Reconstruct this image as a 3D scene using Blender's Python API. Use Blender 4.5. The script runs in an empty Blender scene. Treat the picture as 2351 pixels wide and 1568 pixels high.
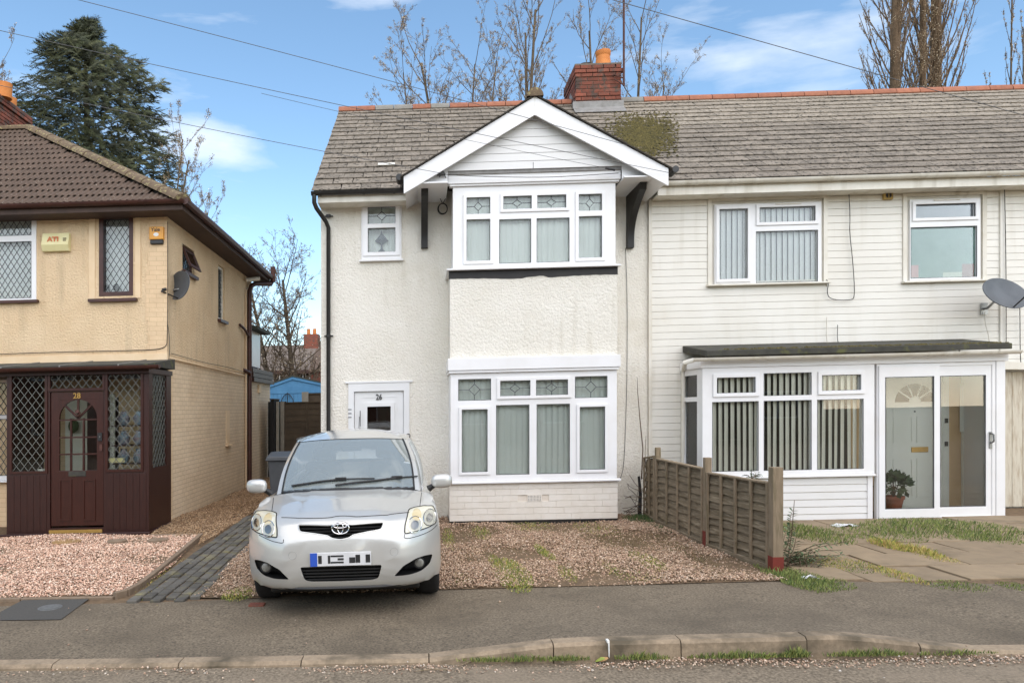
import bpy, bmesh, math, random
import numpy as np
from mathutils import Vector, Matrix
from mathutils.bvhtree import BVHTree

SC = bpy.context.scene
COL = SC.collection
rnd = random.Random(7)
npr = np.random.RandomState(7)

# ------------------------------------------------------------------ camera, light
SLOPE = 0.023                 # the street climbs gently to the right, courses and eaves with it
F_PX, W_PX, H_PX = 1650.0, 2351.0, 1568.0     # focal length and picture size in the survey's units
YAW = math.radians(1.3)
EYE = 1.75
HORIZON = 938.0
U_PP = 968.0 - F_PX * math.tan(YAW)

cam_d = bpy.data.cameras.new("camera")
cam = bpy.data.objects.new("camera", cam_d)
COL.objects.link(cam)
cam.location = (0, 0, EYE)
cam.rotation_euler = (math.radians(90), 0, YAW)
cam_d.sensor_width = 36.0
cam_d.sensor_fit = 'HORIZONTAL'
cam_d.lens = F_PX / W_PX * 36.0
cam_d.shift_x = (W_PX / 2 - U_PP) / W_PX
cam_d.shift_y = (HORIZON - H_PX / 2) / W_PX
cam_d.clip_start = 0.1
cam_d.clip_end = 2000
SC.camera = cam

SUN_EL, SUN_AZ = math.radians(48), math.radians(164)     # behind the camera, slightly to its right
world = bpy.data.worlds.new("World")
SC.world = world
world.use_nodes = True
nt = world.node_tree
nt.nodes.clear()
N = nt.nodes.new
out = N('ShaderNodeOutputWorld'); bg = N('ShaderNodeBackground')
sky = N('ShaderNodeTexSky'); sky.sky_type = 'NISHITA'; sky.sun_disc = False
sky.sun_elevation = SUN_EL; sky.sun_rotation = SUN_AZ
sky.air_density = 1.0; sky.dust_density = 0.6; sky.ozone_density = 1.3; sky.altitude = 100
tc = N('ShaderNodeTexCoord')
L = nt.links.new
mp = N('ShaderNodeMapping'); mp.inputs['Scale'].default_value = (1.0, 1.0, 4.2)
mp.inputs['Location'].default_value = (0.35, 0.1, 0.27)
nz = N('ShaderNodeTexNoise'); nz.inputs['Scale'].default_value = 3.2; nz.inputs['Detail'].default_value = 8
nz.inputs['Roughness'].default_value = 0.55; nz.inputs['Distortion'].default_value = 0.35
L(tc.outputs['Generated'], mp.inputs['Vector']); L(mp.outputs['Vector'], nz.inputs['Vector'])
def mth(op, a, b=None, clamp=False):
    q = N('ShaderNodeMath'); q.operation = op; q.use_clamp = clamp
    for k, x in enumerate((a, b)):
        if x is None: continue
        if isinstance(x, (int, float)): q.inputs[k].default_value = x
        else: L(x, q.inputs[k])
    return q.outputs[0]
sxyz = N('ShaderNodeSeparateXYZ'); L(tc.outputs['Generated'], sxyz.inputs[0])
az = mth('ARCTAN2', sxyz.outputs['X'], sxyz.outputs['Y']); el = sxyz.outputs['Z']
# a few fair-weather cloud banks, each at its own bearing and height, going right round the sky
banks = [(-.075, .515, .10, .030, 1.0), (.62, .44, .28, .09, .85), (-.29, .335, .085, .028, 1.0), (.50, .50, .10, .03, .5), (-.42, .55, .05, .012, .4),
         (1.5, .35, .35, .10, .9), (2.5, .5, .4, .12, .9), (-2.6, .4, .4, .10, .9), (-1.5, .5, .3, .08, .8), (.0, .95, 3.2, .08, .7), (1.0, .78, .5, .05, .7), (-1.9, .75, .5, .05, .7)]
tot = None
for a0, e0, sa, se, w in banks:
    da = mth('DIVIDE', mth('SUBTRACT', az, a0), sa); de = mth('DIVIDE', mth('SUBTRACT', el, e0), se)
    g_ = mth('MULTIPLY', mth('EXPONENT', mth('MULTIPLY', mth('ADD', mth('MULTIPLY', da, da), mth('MULTIPLY', de, de)), -1.0)), w)
    tot = g_ if tot is None else mth('ADD', tot, g_)
fac = mth('MULTIPLY', mth('SUBTRACT', mth('ADD', mth('MULTIPLY', tot, .25), nz.outputs['Fac']), .60), 3.4, True)
fac = mth('MULTIPLY', fac, .85)
mixc = N('ShaderNodeMix'); mixc.data_type = 'RGBA'
mixc.inputs['B'].default_value = (5.6, 5.9, 6.3, 1)
grade = N('ShaderNodeHueSaturation'); grade.inputs['Saturation'].default_value = 1.05; grade.inputs['Hue'].default_value = .492; grade.inputs['Value'].default_value = 1.16
L(fac, mixc.inputs['Factor'])
L(sky.outputs['Color'], grade.inputs['Color']); L(grade.outputs['Color'], mixc.inputs['A'])
L(mixc.outputs['Result'], bg.inputs['Color']); L(bg.outputs['Background'], out.inputs['Surface'])
bg.inputs['Strength'].default_value = 0.15

sun_d = bpy.data.lights.new("sun", 'SUN')
sun_d.energy = 2.8
sun_d.angle = math.radians(115)
sun_d.color = (1.0, 0.89, 0.765)
sun = bpy.data.objects.new("sun", sun_d)
COL.objects.link(sun)
sd = Vector((math.sin(SUN_AZ) * math.cos(SUN_EL), math.cos(SUN_AZ) * math.cos(SUN_EL), math.sin(SUN_EL)))
sun.rotation_euler = sd.to_track_quat('Z', 'Y').to_euler()
sun.location = (0, -5, 20)

SC.view_settings.view_transform = 'Standard'
SC.view_settings.look = 'None'
SC.view_settings.gamma = 1
SC.view_settings.use_curve_mapping = False
SC.view_settings.exposure = 0.50
SC.cycles.max_bounces = 8
SC.cycles.transparent_max_bounces = 16

# ------------------------------------------------------------------ survey helpers
cph, sph = math.cos(YAW), math.sin(YAW)
def at(u, v, Y):
    """point of the upright plane y=Y seen at survey position (u,v) -> x, z above the sloping street"""
    a = (u - U_PP) / F_PX
    x = Y * (a * cph - sph) / (cph + a * sph)
    d = Y * cph - x * sph
    return x, EYE - (v - HORIZON) * d / F_PX - SLOPE * x
def atx(u, v, X):
    a = (u - U_PP) / F_PX
    y = X * (cph + a * sph) / (a * cph - sph)
    d = y * cph - X * sph
    return y, EYE - (v - HORIZON) * d / F_PX - SLOPE * X
def gp(u, v, z=0.0):
    x = 0.0
    a = (u - U_PP) / F_PX
    for _ in range(8):
        d = (EYE - z - SLOPE * x) * F_PX / (v - HORIZON)
        xc = a * d
        x = xc * cph - d * sph
        y = xc * sph + d * cph
    return x, y
def rect(u0, v0, u1, v1, Y):
    """x0,x1,z0,z1 of an upright rectangle given by its left/top/right/bottom"""
    um, vm = (u0 + u1) / 2, (v0 + v1) / 2
    return at(u0, vm, Y)[0], at(u1, vm, Y)[0], at(um, v1, Y)[1], at(um, v0, Y)[1]

# ------------------------------------------------------------------ mesh helpers
WL = {}
def tag(o, label=None, cat=None, group=None, kind=None):
    if label: o['label'] = label
    if cat: o['category'] = cat
    if group: o['group'] = group
    if kind: o['kind'] = kind
    return o
def thing(name, label, cat, loc=(0, 0, 0), group=None):
    o = bpy.data.objects.new(name, None)
    o.empty_display_size = 0.2
    p = Vector((loc[0], loc[1], loc[2] + SLOPE * loc[0]))
    o.location = p
    COL.objects.link(o)
    WL[o] = p
    return tag(o, label, cat, group)

class MB:
    def __init__(s): s.v = []; s.f = []; s.c = []
    def add(s, vs, fs, col=None):
        b = len(s.v)
        s.v.extend([tuple(p) for p in vs])
        s.f.extend([tuple(i + b for i in f) for f in fs])
        if col is not None: s.c.extend([col] * len(vs))
        return s
    def box(s, x0, x1, y0, y1, z0, z1, col=None):
        if x0 > x1: x0, x1 = x1, x0
        if y0 > y1: y0, y1 = y1, y0
        if z0 > z1: z0, z1 = z1, z0
        return s.add([(x0,y0,z0),(x1,y0,z0),(x1,y1,z0),(x0,y1,z0),(x0,y0,z1),(x1,y0,z1),(x1,y1,z1),(x0,y1,z1)],
                     [(0,3,2,1),(4,5,6,7),(0,1,5,4),(1,2,6,5),(2,3,7,6),(3,0,4,7)], col)
    def prism(s, poly, a0, a1, axis='y', col=None):
        """poly of (p,q): axis y -> (x,z); axis x -> (y,z); axis z -> (x,y)"""
        n = len(poly)
        def P(p, q, t):
            return (p, t, q) if axis == 'y' else ((t, p, q) if axis == 'x' else (p, q, t))
        vs = [P(p, q, a0) for p, q in poly] + [P(p, q, a1) for p, q in poly]
        fs = [tuple(range(n)), tuple(range(2*n-1, n-1, -1))]
        fs += [(i, i+n, (i+1) % n + n, (i+1) % n) for i in range(n)]
        return s.add(vs, fs, col)
    def plate(s, x0, x1, z0, z1, y0, y1, holes=()):
        """upright plate with rectangular holes, closed solid"""
        xs = sorted(set([x0, x1] + [min(max(h[i], x0), x1) for h in holes for i in (0, 1)]))
        zs = sorted(set([z0, z1] + [min(max(h[i], z0), z1) for h in holes for i in (2, 3)]))
        def solid(i, j):
            if i < 0 or j < 0 or i >= len(xs)-1 or j >= len(zs)-1: return False
            cx, cz = (xs[i]+xs[i+1])/2, (zs[j]+zs[j+1])/2
            return not any(h[0] < cx < h[1] and h[2] < cz < h[3] for h in holes)
        for i in range(len(xs)-1):
            for j in range(len(zs)-1):
                if not solid(i, j): continue
                a, b, c, d = xs[i], xs[i+1], zs[j], zs[j+1]
                s.add([(a,y0,c),(b,y0,c),(b,y0,d),(a,y0,d)], [(0,1,2,3)])
                s.add([(a,y1,c),(b,y1,c),(b,y1,d),(a,y1,d)], [(3,2,1,0)])
                if not solid(i-1, j): s.add([(a,y0,c),(a,y0,d),(a,y1,d),(a,y1,c)], [(0,1,2,3)])
                if not solid(i+1, j): s.add([(b,y0,c),(b,y1,c),(b,y1,d),(b,y0,d)], [(0,1,2,3)])
                if not solid(i, j-1): s.add([(a,y0,c),(a,y1,c),(b,y1,c),(b,y0,c)], [(0,1,2,3)])
                if not solid(i, j+1): s.add([(a,y0,d),(b,y0,d),(b,y1,d),(a,y1,d)], [(0,1,2,3)])
        return s
    def tube(s, pts, r, n=8, cap=True, col=None):
        pts = [Vector(p) for p in pts]
        m = len(pts)
        rs = r if isinstance(r, (list, tuple)) else [r] * m
        vs = []
        prev = None
        for i, p in enumerate(pts):
            t = (pts[min(i+1, m-1)] - pts[max(i-1, 0)])
            if t.length < 1e-9: t = Vector((0, 0, 1))
            t.normalize()
            if prev is None:
                ref = Vector((0, 0, 1)) if abs(t.z) < .9 else Vector((1, 0, 0))
                a = t.cross(ref).normalized()
            else:
                a = (prev - t * prev.dot(t))
                if a.length < 1e-6: a = t.cross(Vector((0, 0, 1)))
                a.normalize()
            prev = a
            b = t.cross(a)
            for k in range(n):
                w = 2 * math.pi * k / n
                vs.append(p + (a * math.cos(w) + b * math.sin(w)) * rs[i])
        fs = []
        for i in range(m-1):
            for k in range(n):
                fs.append((i*n+k, i*n+(k+1) % n, (i+1)*n+(k+1) % n, (i+1)*n+k))
        if cap:
            fs.append(tuple(range(n-1, -1, -1))); fs.append(tuple(range((m-1)*n, m*n)))
        return s.add(vs, fs, col)
    def lathe(s, prof, c, n=16, col=None):
        vs = []; fs = []
        for r, z in prof:
            for k in range(n):
                w = 2*math.pi*k/n
                vs.append((c[0]+r*math.cos(w), c[1]+r*math.sin(w), c[2]+z))
        for i in range(len(prof)-1):
            for k in range(n):
                fs.append((i*n+k, i*n+(k+1) % n, (i+1)*n+(k+1) % n, (i+1)*n+k))
        fs.append(tuple(range(n-1, -1, -1))); fs.append(tuple(range((len(prof)-1)*n, len(prof)*n)))
        return s.add(vs, fs, col)
    def grid(s, fn, nu, nv, col=None):
        vs = [fn(i/(nu-1), j/(nv-1)) for j in range(nv) for i in range(nu)]
        fs = [(j*nu+i, j*nu+i+1, (j+1)*nu+i+1, (j+1)*nu+i) for j in range(nv-1) for i in range(nu-1)]
        return s.add(vs, fs, col)
    def build(s, name, mat, parent=None, smooth=False, bevel=0, local=False, kind=None, merge=False):
        V = np.array(s.v, dtype=np.float64)
        if not local: V[:, 2] += SLOPE * V[:, 0]
        c = (V.min(0) + V.max(0)) / 2
        me = bpy.data.meshes.new(name)
        me.from_pydata((V - c).tolist(), [], s.f)
        if s.c and len(s.c) == len(s.v):
            at_ = me.color_attributes.new('Col', 'FLOAT_COLOR', 'POINT')
            at_.data.foreach_set('color', np.array([(q[0], q[1], q[2], 1) for q in s.c], dtype=np.float32).ravel())
        if merge:
            bm = bmesh.new(); bm.from_mesh(me)
            bmesh.ops.remove_doubles(bm, verts=bm.verts, dist=1e-5)
            bmesh.ops.recalc_face_normals(bm, faces=bm.faces)
            bm.to_mesh(me); bm.free()
        if mat: me.materials.append(mat)
        me.update()
        if smooth:
            me.polygons.foreach_set('use_smooth', [True] * len(me.polygons))
            if smooth != 'all':
                me.set_sharp_from_angle(angle=math.radians(40))
        o = bpy.data.objects.new(name, me)
        COL.objects.link(o)
        cv = Vector(c)
        if parent is not None:
            o.parent = parent
            o.location = cv - WL[parent]
        else:
            o.location = cv
        WL[o] = cv
        if bevel:
            b = o.modifiers.new('bevel', 'BEVEL'); b.width = bevel; b.segments = 2; b.limit_method = 'ANGLE'
            b.angle_limit = math.radians(50)
        if kind: o['kind'] = kind
        return o

RSH = Matrix.Rotation(-math.atan(SLOPE), 3, 'Y')
def inst(name, me, parent, loc, basis=None, local=False):
    o = bpy.data.objects.new(name, me)
    COL.objects.link(o)
    p = Vector(loc)
    if not local: p.z += SLOPE * p.x
    if parent is not None:
        o.parent = parent; o.location = p - WL[parent]
    else: o.location = p
    WL[o] = p
    B = basis if basis is not None else Matrix.Identity(3)
    if not local: B = RSH @ B
    o.rotation_mode = 'XYZ'
    o.rotation_euler = B.to_euler('XYZ')
    return o
def raw_mesh(mb, name, mat, smooth=False):
    me = bpy.data.meshes.new(name)
    me.from_pydata(mb.v, [], mb.f)
    if mat: me.materials.append(mat)
    if smooth: me.polygons.foreach_set('use_smooth', [True]*len(me.polygons))
    me.update()
    return me
def text_part(name, body, mat, parent, x, y, z, size, depth=.003, local=False, stretch=1.0, bold=0.0, ax='y'):
    cu = bpy.data.curves.new(name, 'FONT')
    cu.body = body; cu.size = size; cu.extrude = depth; cu.align_x = 'CENTER'; cu.align_y = 'CENTER'
    cu.offset = bold
    tmp = bpy.data.objects.new('t', cu); COL.objects.link(tmp)
    dg = bpy.context.evaluated_depsgraph_get(); dg.update()
    me = bpy.data.meshes.new_from_object(tmp.evaluated_get(dg))
    bpy.data.objects.remove(tmp)
    mb = MB()
    mb.v = [(x + v.co.x*stretch, y - v.co.z, z + v.co.y) for v in me.vertices]
    mb.f = [tuple(p.vertices) for p in me.polygons]
    return mb.build(name, mat, parent, local=local)

# ------------------------------------------------------------------ materials
def lin(h):
    h = h.lstrip('#')
    r = []
    for i in (0, 2, 4):
        c = int(h[i:i+2], 16)/255
        r.append(c/12.92 if c <= .04045 else ((c+.055)/1.055)**2.4)
    return tuple(r) + (1,)
def pm(name, c1, c2=None, scale=4.0, lo=.35, hi=.65, c3=None, s3=1.0, lo3=.55, hi3=.7, rough=.8, bump=None, bump2=None,
       metal=0, coat=0, rvar=0, attr=False, stretch=(1, 1, 1), brick=None, spec=.5, detail=6, streak=None):
    m = bpy.data.materials.new(name); m.use_nodes = True
    t = m.node_tree; n = t.nodes; l = t.links.new
    p = n['Principled BSDF']
    p.inputs['Roughness'].default_value = rough; p.inputs['Metallic'].default_value = metal
    p.inputs['Coat Weight'].default_value = coat; p.inputs['Coat Roughness'].default_value = .05
    p.inputs['Specular IOR Level'].default_value = spec
    geo = n.new('ShaderNodeNewGeometry')
    mp = n.new('ShaderNodeMapping'); mp.inputs['Scale'].default_value = stretch
    l(geo.outputs['Position'], mp.inputs['Vector'])
    def noise(sc, det=detail):
        q = n.new('ShaderNodeTexNoise'); q.inputs['Scale'].default_value = sc; q.inputs['Detail'].default_value = det
        q.inputs['Roughness'].default_value = .6
        l(mp.outputs['Vector'], q.inputs['Vector']); return q
    def mr(src, a, b):
        q = n.new('ShaderNodeMapRange'); q.inputs['From Min'].default_value = a; q.inputs['From Max'].default_value = b
        l(src, q.inputs['Value']); return q.outputs['Result']
    def mix(f, a, b):
        q = n.new('ShaderNodeMix'); q.data_type = 'RGBA'
        l(f, q.inputs['Factor'])
        for k, x in (('A', a), ('B', b)):
            if isinstance(x, tuple): q.inputs[k].default_value = x
            else: l(x, q.inputs[k])
        return q.outputs['Result']
    c1 = lin(c1) if isinstance(c1, str) else c1
    cur = c1
    if attr:
        a = n.new('ShaderNodeAttribute'); a.attribute_name = 'Col'; cur = a.outputs['Color']
    if c2: cur = mix(mr(noise(scale).outputs['Fac'], lo, hi), cur, lin(c2))
    if c3: cur = mix(mr(noise(s3).outputs['Fac'], lo3, hi3), cur, lin(c3))
    if streak:
        m2 = n.new('ShaderNodeMapping'); m2.inputs['Scale'].default_value = (7, 7, .45); l(geo.outputs['Position'], m2.inputs['Vector'])
        q = n.new('ShaderNodeTexNoise'); q.inputs['Scale'].default_value = 1.0; q.inputs['Detail'].default_value = 5; l(m2.outputs['Vector'], q.inputs['Vector'])
        big = noise(.9, 3)
        mm = n.new('ShaderNodeMath'); mm.operation = 'MULTIPLY'; l(mr(q.outputs['Fac'], .5, .72), mm.inputs[0]); l(mr(big.outputs['Fac'], .42, .62), mm.inputs[1])
        m3 = n.new('ShaderNodeMath'); m3.operation = 'MULTIPLY'; l(mm.outputs[0], m3.inputs[0]); m3.inputs[1].default_value = streak[1]
        cur = mix(m3.outputs[0], cur, lin(streak[0]))
    if brick:
        br = n.new('ShaderNodeTexBrick')
        br.inputs['Scale'].default_value = 1.0
        br.inputs['Brick Width'].default_value = brick[0]; br.inputs['Row Height'].default_value = brick[1]
        br.inputs['Mortar Size'].default_value = brick[2]; br.inputs['Mortar Smooth'].default_value = .6
        br.inputs['Color1'].default_value = (1, 1, 1, 1); br.inputs['Color2'].default_value = (.93, .93, .93, 1)
        br.inputs['Mortar'].default_value = brick[4] if len(brick) > 4 else (.8, .8, .8, 1)
        sx = n.new('ShaderNodeSeparateXYZ'); cb = n.new('ShaderNodeCombineXYZ')
        l(geo.outputs['Position'], sx.inputs['Vector'])
        l(sx.outputs['Y' if brick[3] == 'side' else 'X'], cb.inputs['X']); l(sx.outputs['Z'], cb.inputs['Y'])
        l(cb.outputs['Vector'], br.inputs['Vector'])
        q = n.new('ShaderNodeMix'); q.data_type = 'RGBA'; q.blend_type = 'MULTIPLY'; q.inputs['Factor'].default_value = 1
        if isinstance(cur, tuple): q.inputs['A'].default_value = cur
        else: l(cur, q.inputs['A'])
        l(br.outputs['Color'], q.inputs['B']); cur = q.outputs['Result']
        bw = n.new('ShaderNodeRGBToBW'); l(br.outputs['Color'], bw.inputs['Color'])
    if rvar:
        oi = n.new('ShaderNodeObjectInfo')
        h = n.new('ShaderNodeHueSaturation')
        r_ = n.new('ShaderNodeMapRange'); r_.inputs['To Min'].default_value = 1-rvar; r_.inputs['To Max'].default_value = 1+rvar
        l(oi.outputs['Random'], r_.inputs['Value']); l(r_.outputs['Result'], h.inputs['Value'])
        if isinstance(cur, tuple): h.inputs['Color'].default_value = cur
        else: l(cur, h.inputs['Color'])
        cur = h.outputs['Color']
    if isinstance(cur, tuple): p.inputs['Base Color'].default_value = cur
    else: l(cur, p.inputs['Base Color'])
    nrm = None
    if brick:
        b = n.new('ShaderNodeBump'); b.inputs['Strength'].default_value = .7; b.inputs['Distance'].default_value = .006
        l(bw.outputs['Val'], b.inputs['Height']); nrm = b.outputs['Normal']
    for bb in (bump, bump2):
        if bb:
            b = n.new('ShaderNodeBump'); b.inputs['Strength'].default_value = bb[1]; b.inputs['Distance'].default_value = bb[2]
            l(noise(bb[0], 4).outputs['Fac'], b.inputs['Height'])
            if nrm: l(nrm, b.inputs['Normal'])
            nrm = b.outputs['Normal']
    if nrm: l(nrm, p.inputs['Normal'])
    return m
def glass_mat(name, tint=(1, 1, 1, 1), ior=1.5, rough=0.0, boost=1.0):
    m = bpy.data.materials.new(name); m.use_nodes = True
    t = m.node_tree; n = t.nodes; l = t.links.new; n.clear()
    o = n.new('ShaderNodeOutputMaterial'); mx = n.new('ShaderNodeMixShader')
    tr = n.new('ShaderNodeBsdfTransparent'); tr.inputs['Color'].default_value = tint
    gl = n.new('ShaderNodeBsdfGlossy'); gl.inputs['Roughness'].default_value = rough
    fr = n.new('ShaderNodeFresnel'); fr.inputs['IOR'].default_value = ior
    mu = n.new('ShaderNodeMath'); mu.operation = 'MULTIPLY'; mu.inputs[1].default_value = boost; mu.use_clamp = True
    l(fr.outputs[0], mu.inputs[0]); l(mu.outputs[0], mx.inputs[0]); l(tr.outputs[0], mx.inputs[1]); l(gl.outputs[0], mx.inputs[2])
    l(mx.outputs[0], o.inputs['Surface'])
    return m

M = {}
M['road'] = pm('road_asphalt', '#998a74', '#53493b', 50, .32, .68, c3='#8f806c', s3=1.2, lo3=.5, hi3=.75, rough=.95, bump=(140, .9, .004))
M['pave'] = pm('pavement_asphalt', '#8f816b', '#483e32', 55, .32, .68, c3='#564c3d', s3=1.3, lo3=.45, hi3=.8, rough=.95, bump=(150, .9, .004))
M['patch'] = pm('fresh_asphalt', '#57544e', '#45433f', 120, .3, .7, rough=.95, bump=(160, .8, .003))
M['kerb'] = pm('kerb_concrete', '#a6937a', '#8c7b65', 40, .3, .7, c3='#5d5342', s3=2.6, lo3=.48, hi3=.68, rough=.9, bump=(90, .6, .003), rvar=.06)
M['soil'] = pm('soil', '#80694f', '#5a4a36', 14, .3, .7, rough=1, bump=(60, .9, .01))
M['lawn'] = pm('rough_ground', '#5d5a38', '#6c5b42', 2, .35, .65, rough=1, bump=(30, .9, .02))
M['gravel'] = pm('gravel_chips', '#ffffff', attr=True, rough=.85)
M['white_render'] = pm('white_roughcast', '#ebe6da', '#e3ddcf', 1.4, .35, .7, c3='#d6cebb', s3=.7, lo3=.58, hi3=.8, streak=('#b5ab93', .35), rough=.9, bump=(34, 1.0, .024), bump2=(9, .2, .02))
M['cream_render'] = pm('cream_roughcast', '#eacfa9', '#e2c49b', 2.0, .35, .7, c3='#d0b592', s3=.8, streak=('#a8906f', .32), lo3=.6, hi3=.85, rough=.9, bump=(32, 1.0, .032))
M['cream_smooth'] = pm('cream_paint', '#e9cfab', '#e0c39a', 3.0, .35, .7, rough=.8, bump=(20, .3, .01))
M['cream_brick'] = pm('cream_painted_brick', '#e8d1b1', '#dfc6a5', 3.0, .35, .7, c3='#cdb08c', s3=.9, lo3=.6, hi3=.85, rough=.8, bump=(26, .6, .01), brick=(.225, .075, .008, 'side', (.74, .71, .67, 1)))
M['cream_brick_front'] = pm('cream_painted_brick_front', '#e6c9a2', '#dbbc95', 3.0, .35, .7, rough=.8, bump=(26, .5, .01), brick=(.225, .075, .006, 'front', (.8, .78, .75, 1)))
M['white_brick'] = pm('white_painted_brick', '#e9e3d8', '#e0d8ca', 5.0, .35, .7, c3='#b79f86', s3=6, lo3=.68, hi3=.8, rough=.75, bump=(40, .5, .006), rvar=.008)
M['white_mortar'] = pm('white_mortar', '#e4dccf', '#d8cdbd', 9.0, .35, .7, rough=.85)
M['upvc'] = pm('white_upvc', '#eae9e8', '#e4e2df', 2.0, .4, .7, rough=.28)
M['upvc_old'] = pm('weathered_white_upvc', '#e2ddd0', '#d3ccbb', 3.0, .4, .7, rough=.4, streak=('#a2977c', .7))
M['clad'] = pm('white_cladding', '#e4e0d5', '#dcd7ca', 1.2, .4, .7, c3='#d2cab8', s3=.6, lo3=.6, hi3=.8, rough=.45, rvar=.02, streak=('#b3a88f', .35))
M['clad_gable'] = pm('white_gable_cladding', '#e2e1df', '#dddbd6', 1.0, .4, .7, rough=.4, rvar=.01)
M['black'] = pm('black_paint', '#1c1a18', '#26231f', 8, .4, .7, rough=.55, bump=(20, .2, .01))
M['black_pvc'] = pm('black_plastic', '#1f1e1d', '#2b2927', 6, .4, .7, rough=.4)
M['brown_pvc'] = pm('brown_plastic', '#4a2a22', '#3b211b', 6, .4, .7, rough=.45)
M['brown_wood'] = pm('dark_brown_paint', '#381a12', '#2c130d', 5, .35, .7, rough=.42, stretch=(8, 8, 1), bump=(20, .15, .004))
M['brown_door'] = pm('mahogany_door', '#3f1c12', '#33150c', 5, .35, .7, rough=.38, stretch=(8, 8, 1))
M['soffit_brown'] = pm('brown_soffit', '#4d3a30', '#3f2f27', 5, .35, .7, rough=.7)
M['lead_flash'] = pm('lead_flashing', '#8f8d8a', '#77746f', 8, .35, .7, rough=.6, bump=(14, .5, .01))
M['slate'] = pm('fibre_slate', '#93887a', '#6e6558', 11, .3, .7, c3='#3b362d', s3=20, lo3=.55, hi3=.61, rough=.9, bump=(45, .7, .007), rvar=.15)
M['slate_stuff'] = pm('fibre_slate_joined', '#ffffff', '#6e6558', 11, .4, .85, c3='#3b362d', s3=20, lo3=.55, hi3=.61, rough=.9, bump=(45, .5, .005), attr=True)
M['slate_dark'] = pm('roof_underlay', '#3a352e', '#2d2924', 8, .4, .7, rough=.95)
M['tile'] = pm('brown_roof_tile', '#665345', '#53453a', 9, .3, .7, c3='#b0a695', s3=30, lo3=.65, hi3=.68, rough=.9, bump=(50, .6, .006), rvar=.12)
M['hiptile'] = pm('hip_tile', '#75634e', '#5d4d3c', 9, .3, .7, c3='#a09468', s3=18, lo3=.54, hi3=.64, rough=.95, bump=(40, .8, .008), rvar=.08)
M['terracotta'] = pm('terracotta_ridge', '#a56a50', '#8d5a44', 12, .3, .7, c3='#7d5a48', s3=5, lo3=.6, hi3=.75, rough=.85, bump=(40, .4, .004), rvar=.12)
M['ridge_grey'] = pm('grey_ridge', '#8d8981', '#77736c', 10, .3, .7, rough=.9, bump=(40, .4, .004))
M['pot'] = pm('orange_chimney_pot', '#d28748', '#c07438', 10, .3, .7, rough=.8, bump=(30, .4, .004))
M['brick'] = pm('red_brick', '#8a4c3a', '#6d4234', 10, .3, .7, c3='#54463e', s3=6, lo3=.5, hi3=.62, rough=.9, bump=(60, .7, .006), rvar=.3)
M['mortar'] = pm('mortar', '#7d6f62', '#65594e', 20, .3, .7, rough=.95)
M['moss'] = pm('moss', '#544b22', '#3a3518', 9, .35, .65, c3='#776a38', s3=30, lo3=.5, hi3=.7, rough=1, bump=(60, .8, .01))
M['grass'] = pm('grass_blades', '#ffffff', attr=True, rough=.8)
M['leafgreen'] = pm('leaf_green', '#53663f', '#3f5331', 9, .3, .7, rough=.6)
M['conifer'] = pm('conifer_needles', '#ffffff', attr=True, rough=.75)
M['bark'] = pm('grey_bark', '#6a5c4a', '#4f4437', 6, .3, .7, rough=.95, bump=(20, .8, .02))
M['bark_poplar'] = pm('poplar_bark', '#75604a', '#5a4a38', 5, .3, .7, rough=.95, bump=(12, .9, .05))
M['twig'] = pm('twig', '#5b4c3e', '#6d5c4a', 3, .3, .7, rough=.95)
M['bud'] = pm('buds', '#ffffff', attr=True, rough=.9)
M['fence'] = pm('weathered_fence', '#84755f', '#62553f', 4, .3, .7, c3='#a09179', s3=9, lo3=.5, hi3=.75, rough=.9, stretch=(1, .5, 7), bump=(30, .7, .006), rvar=.14)
M['post'] = pm('fence_post', '#93826a', '#7a6a55', 6, .3, .7, c3='#6b6247', s3=3, lo3=.52, hi3=.7, rough=.9, stretch=(6, 6, .8), bump=(20, .5, .004), rvar=.06)
M['redpaint'] = pm('red_paint', '#7c2f22', '#68281c', 8, .3, .7, rough=.8)
M['fence_far'] = pm('brown_fence', '#5f5140', '#4c4134', 4, .3, .7, rough=.9, rvar=.08)
M['concrete'] = pm('concrete', '#a39b8c', '#8f8778', 8, .3, .7, rough=.9, bump=(40, .4, .004))
M['slab'] = pm('paving_slab', '#978469', '#84735c', 5, .3, .7, c3='#6e6049', s3=2, lo3=.55, hi3=.75, rough=.9, bump=(60, .5, .004), rvar=.09)
M['block'] = pm('blue_grey_block', '#66625a', '#4f4c46', 8, .3, .7, c3='#77704f', s3=5, lo3=.52, hi3=.72, rough=.85, bump=(50, .5, .005), rvar=.28)
M['edging'] = pm('edging_concrete', '#8d7a66', '#766552', 10, .3, .7, rough=.9, bump=(40, .5, .005), rvar=.08)
M['shed'] = pm('blue_shed_paint', '#5f9ac4', '#5089b3', 3, .3, .7, rough=.7)
M['shed_roof'] = pm('shed_felt', '#4f5148', '#41433b', 4, .3, .7, rough=.95)
M['far_wall'] = pm('far_wall', '#a7957f', '#94836f', 2, .3, .7, rough=.9)
M['far_roof'] = pm('far_roof', '#80746a', '#6c6158', 3, .3, .7, rough=.9, bump=(4, .5, .05), rvar=.1)
M['bin'] = pm('bin_plastic', '#4a4c4e', '#3f4143', 5, .3, .7, rough=.5)
M['felt'] = pm('roof_felt', '#4a4841', '#383731', 6, .3, .7, c3='#5a5a38', s3=8, lo3=.56, hi3=.68, rough=.95, bump=(14, .6, .01))
M['blind'] = pm('pale_blind', '#e3e8e0', '#d9dfd6', 1.5, .4, .7, rough=.8)
M['blind_beige'] = pm('beige_blind', '#efecdc', '#e6e3d2', 1.5, .4, .7, rough=.8)
M['blind_grey'] = pm('grey_white_blind', '#e2e4e2', '#d6d9d8', 1.5, .4, .7, rough=.8)
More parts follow.
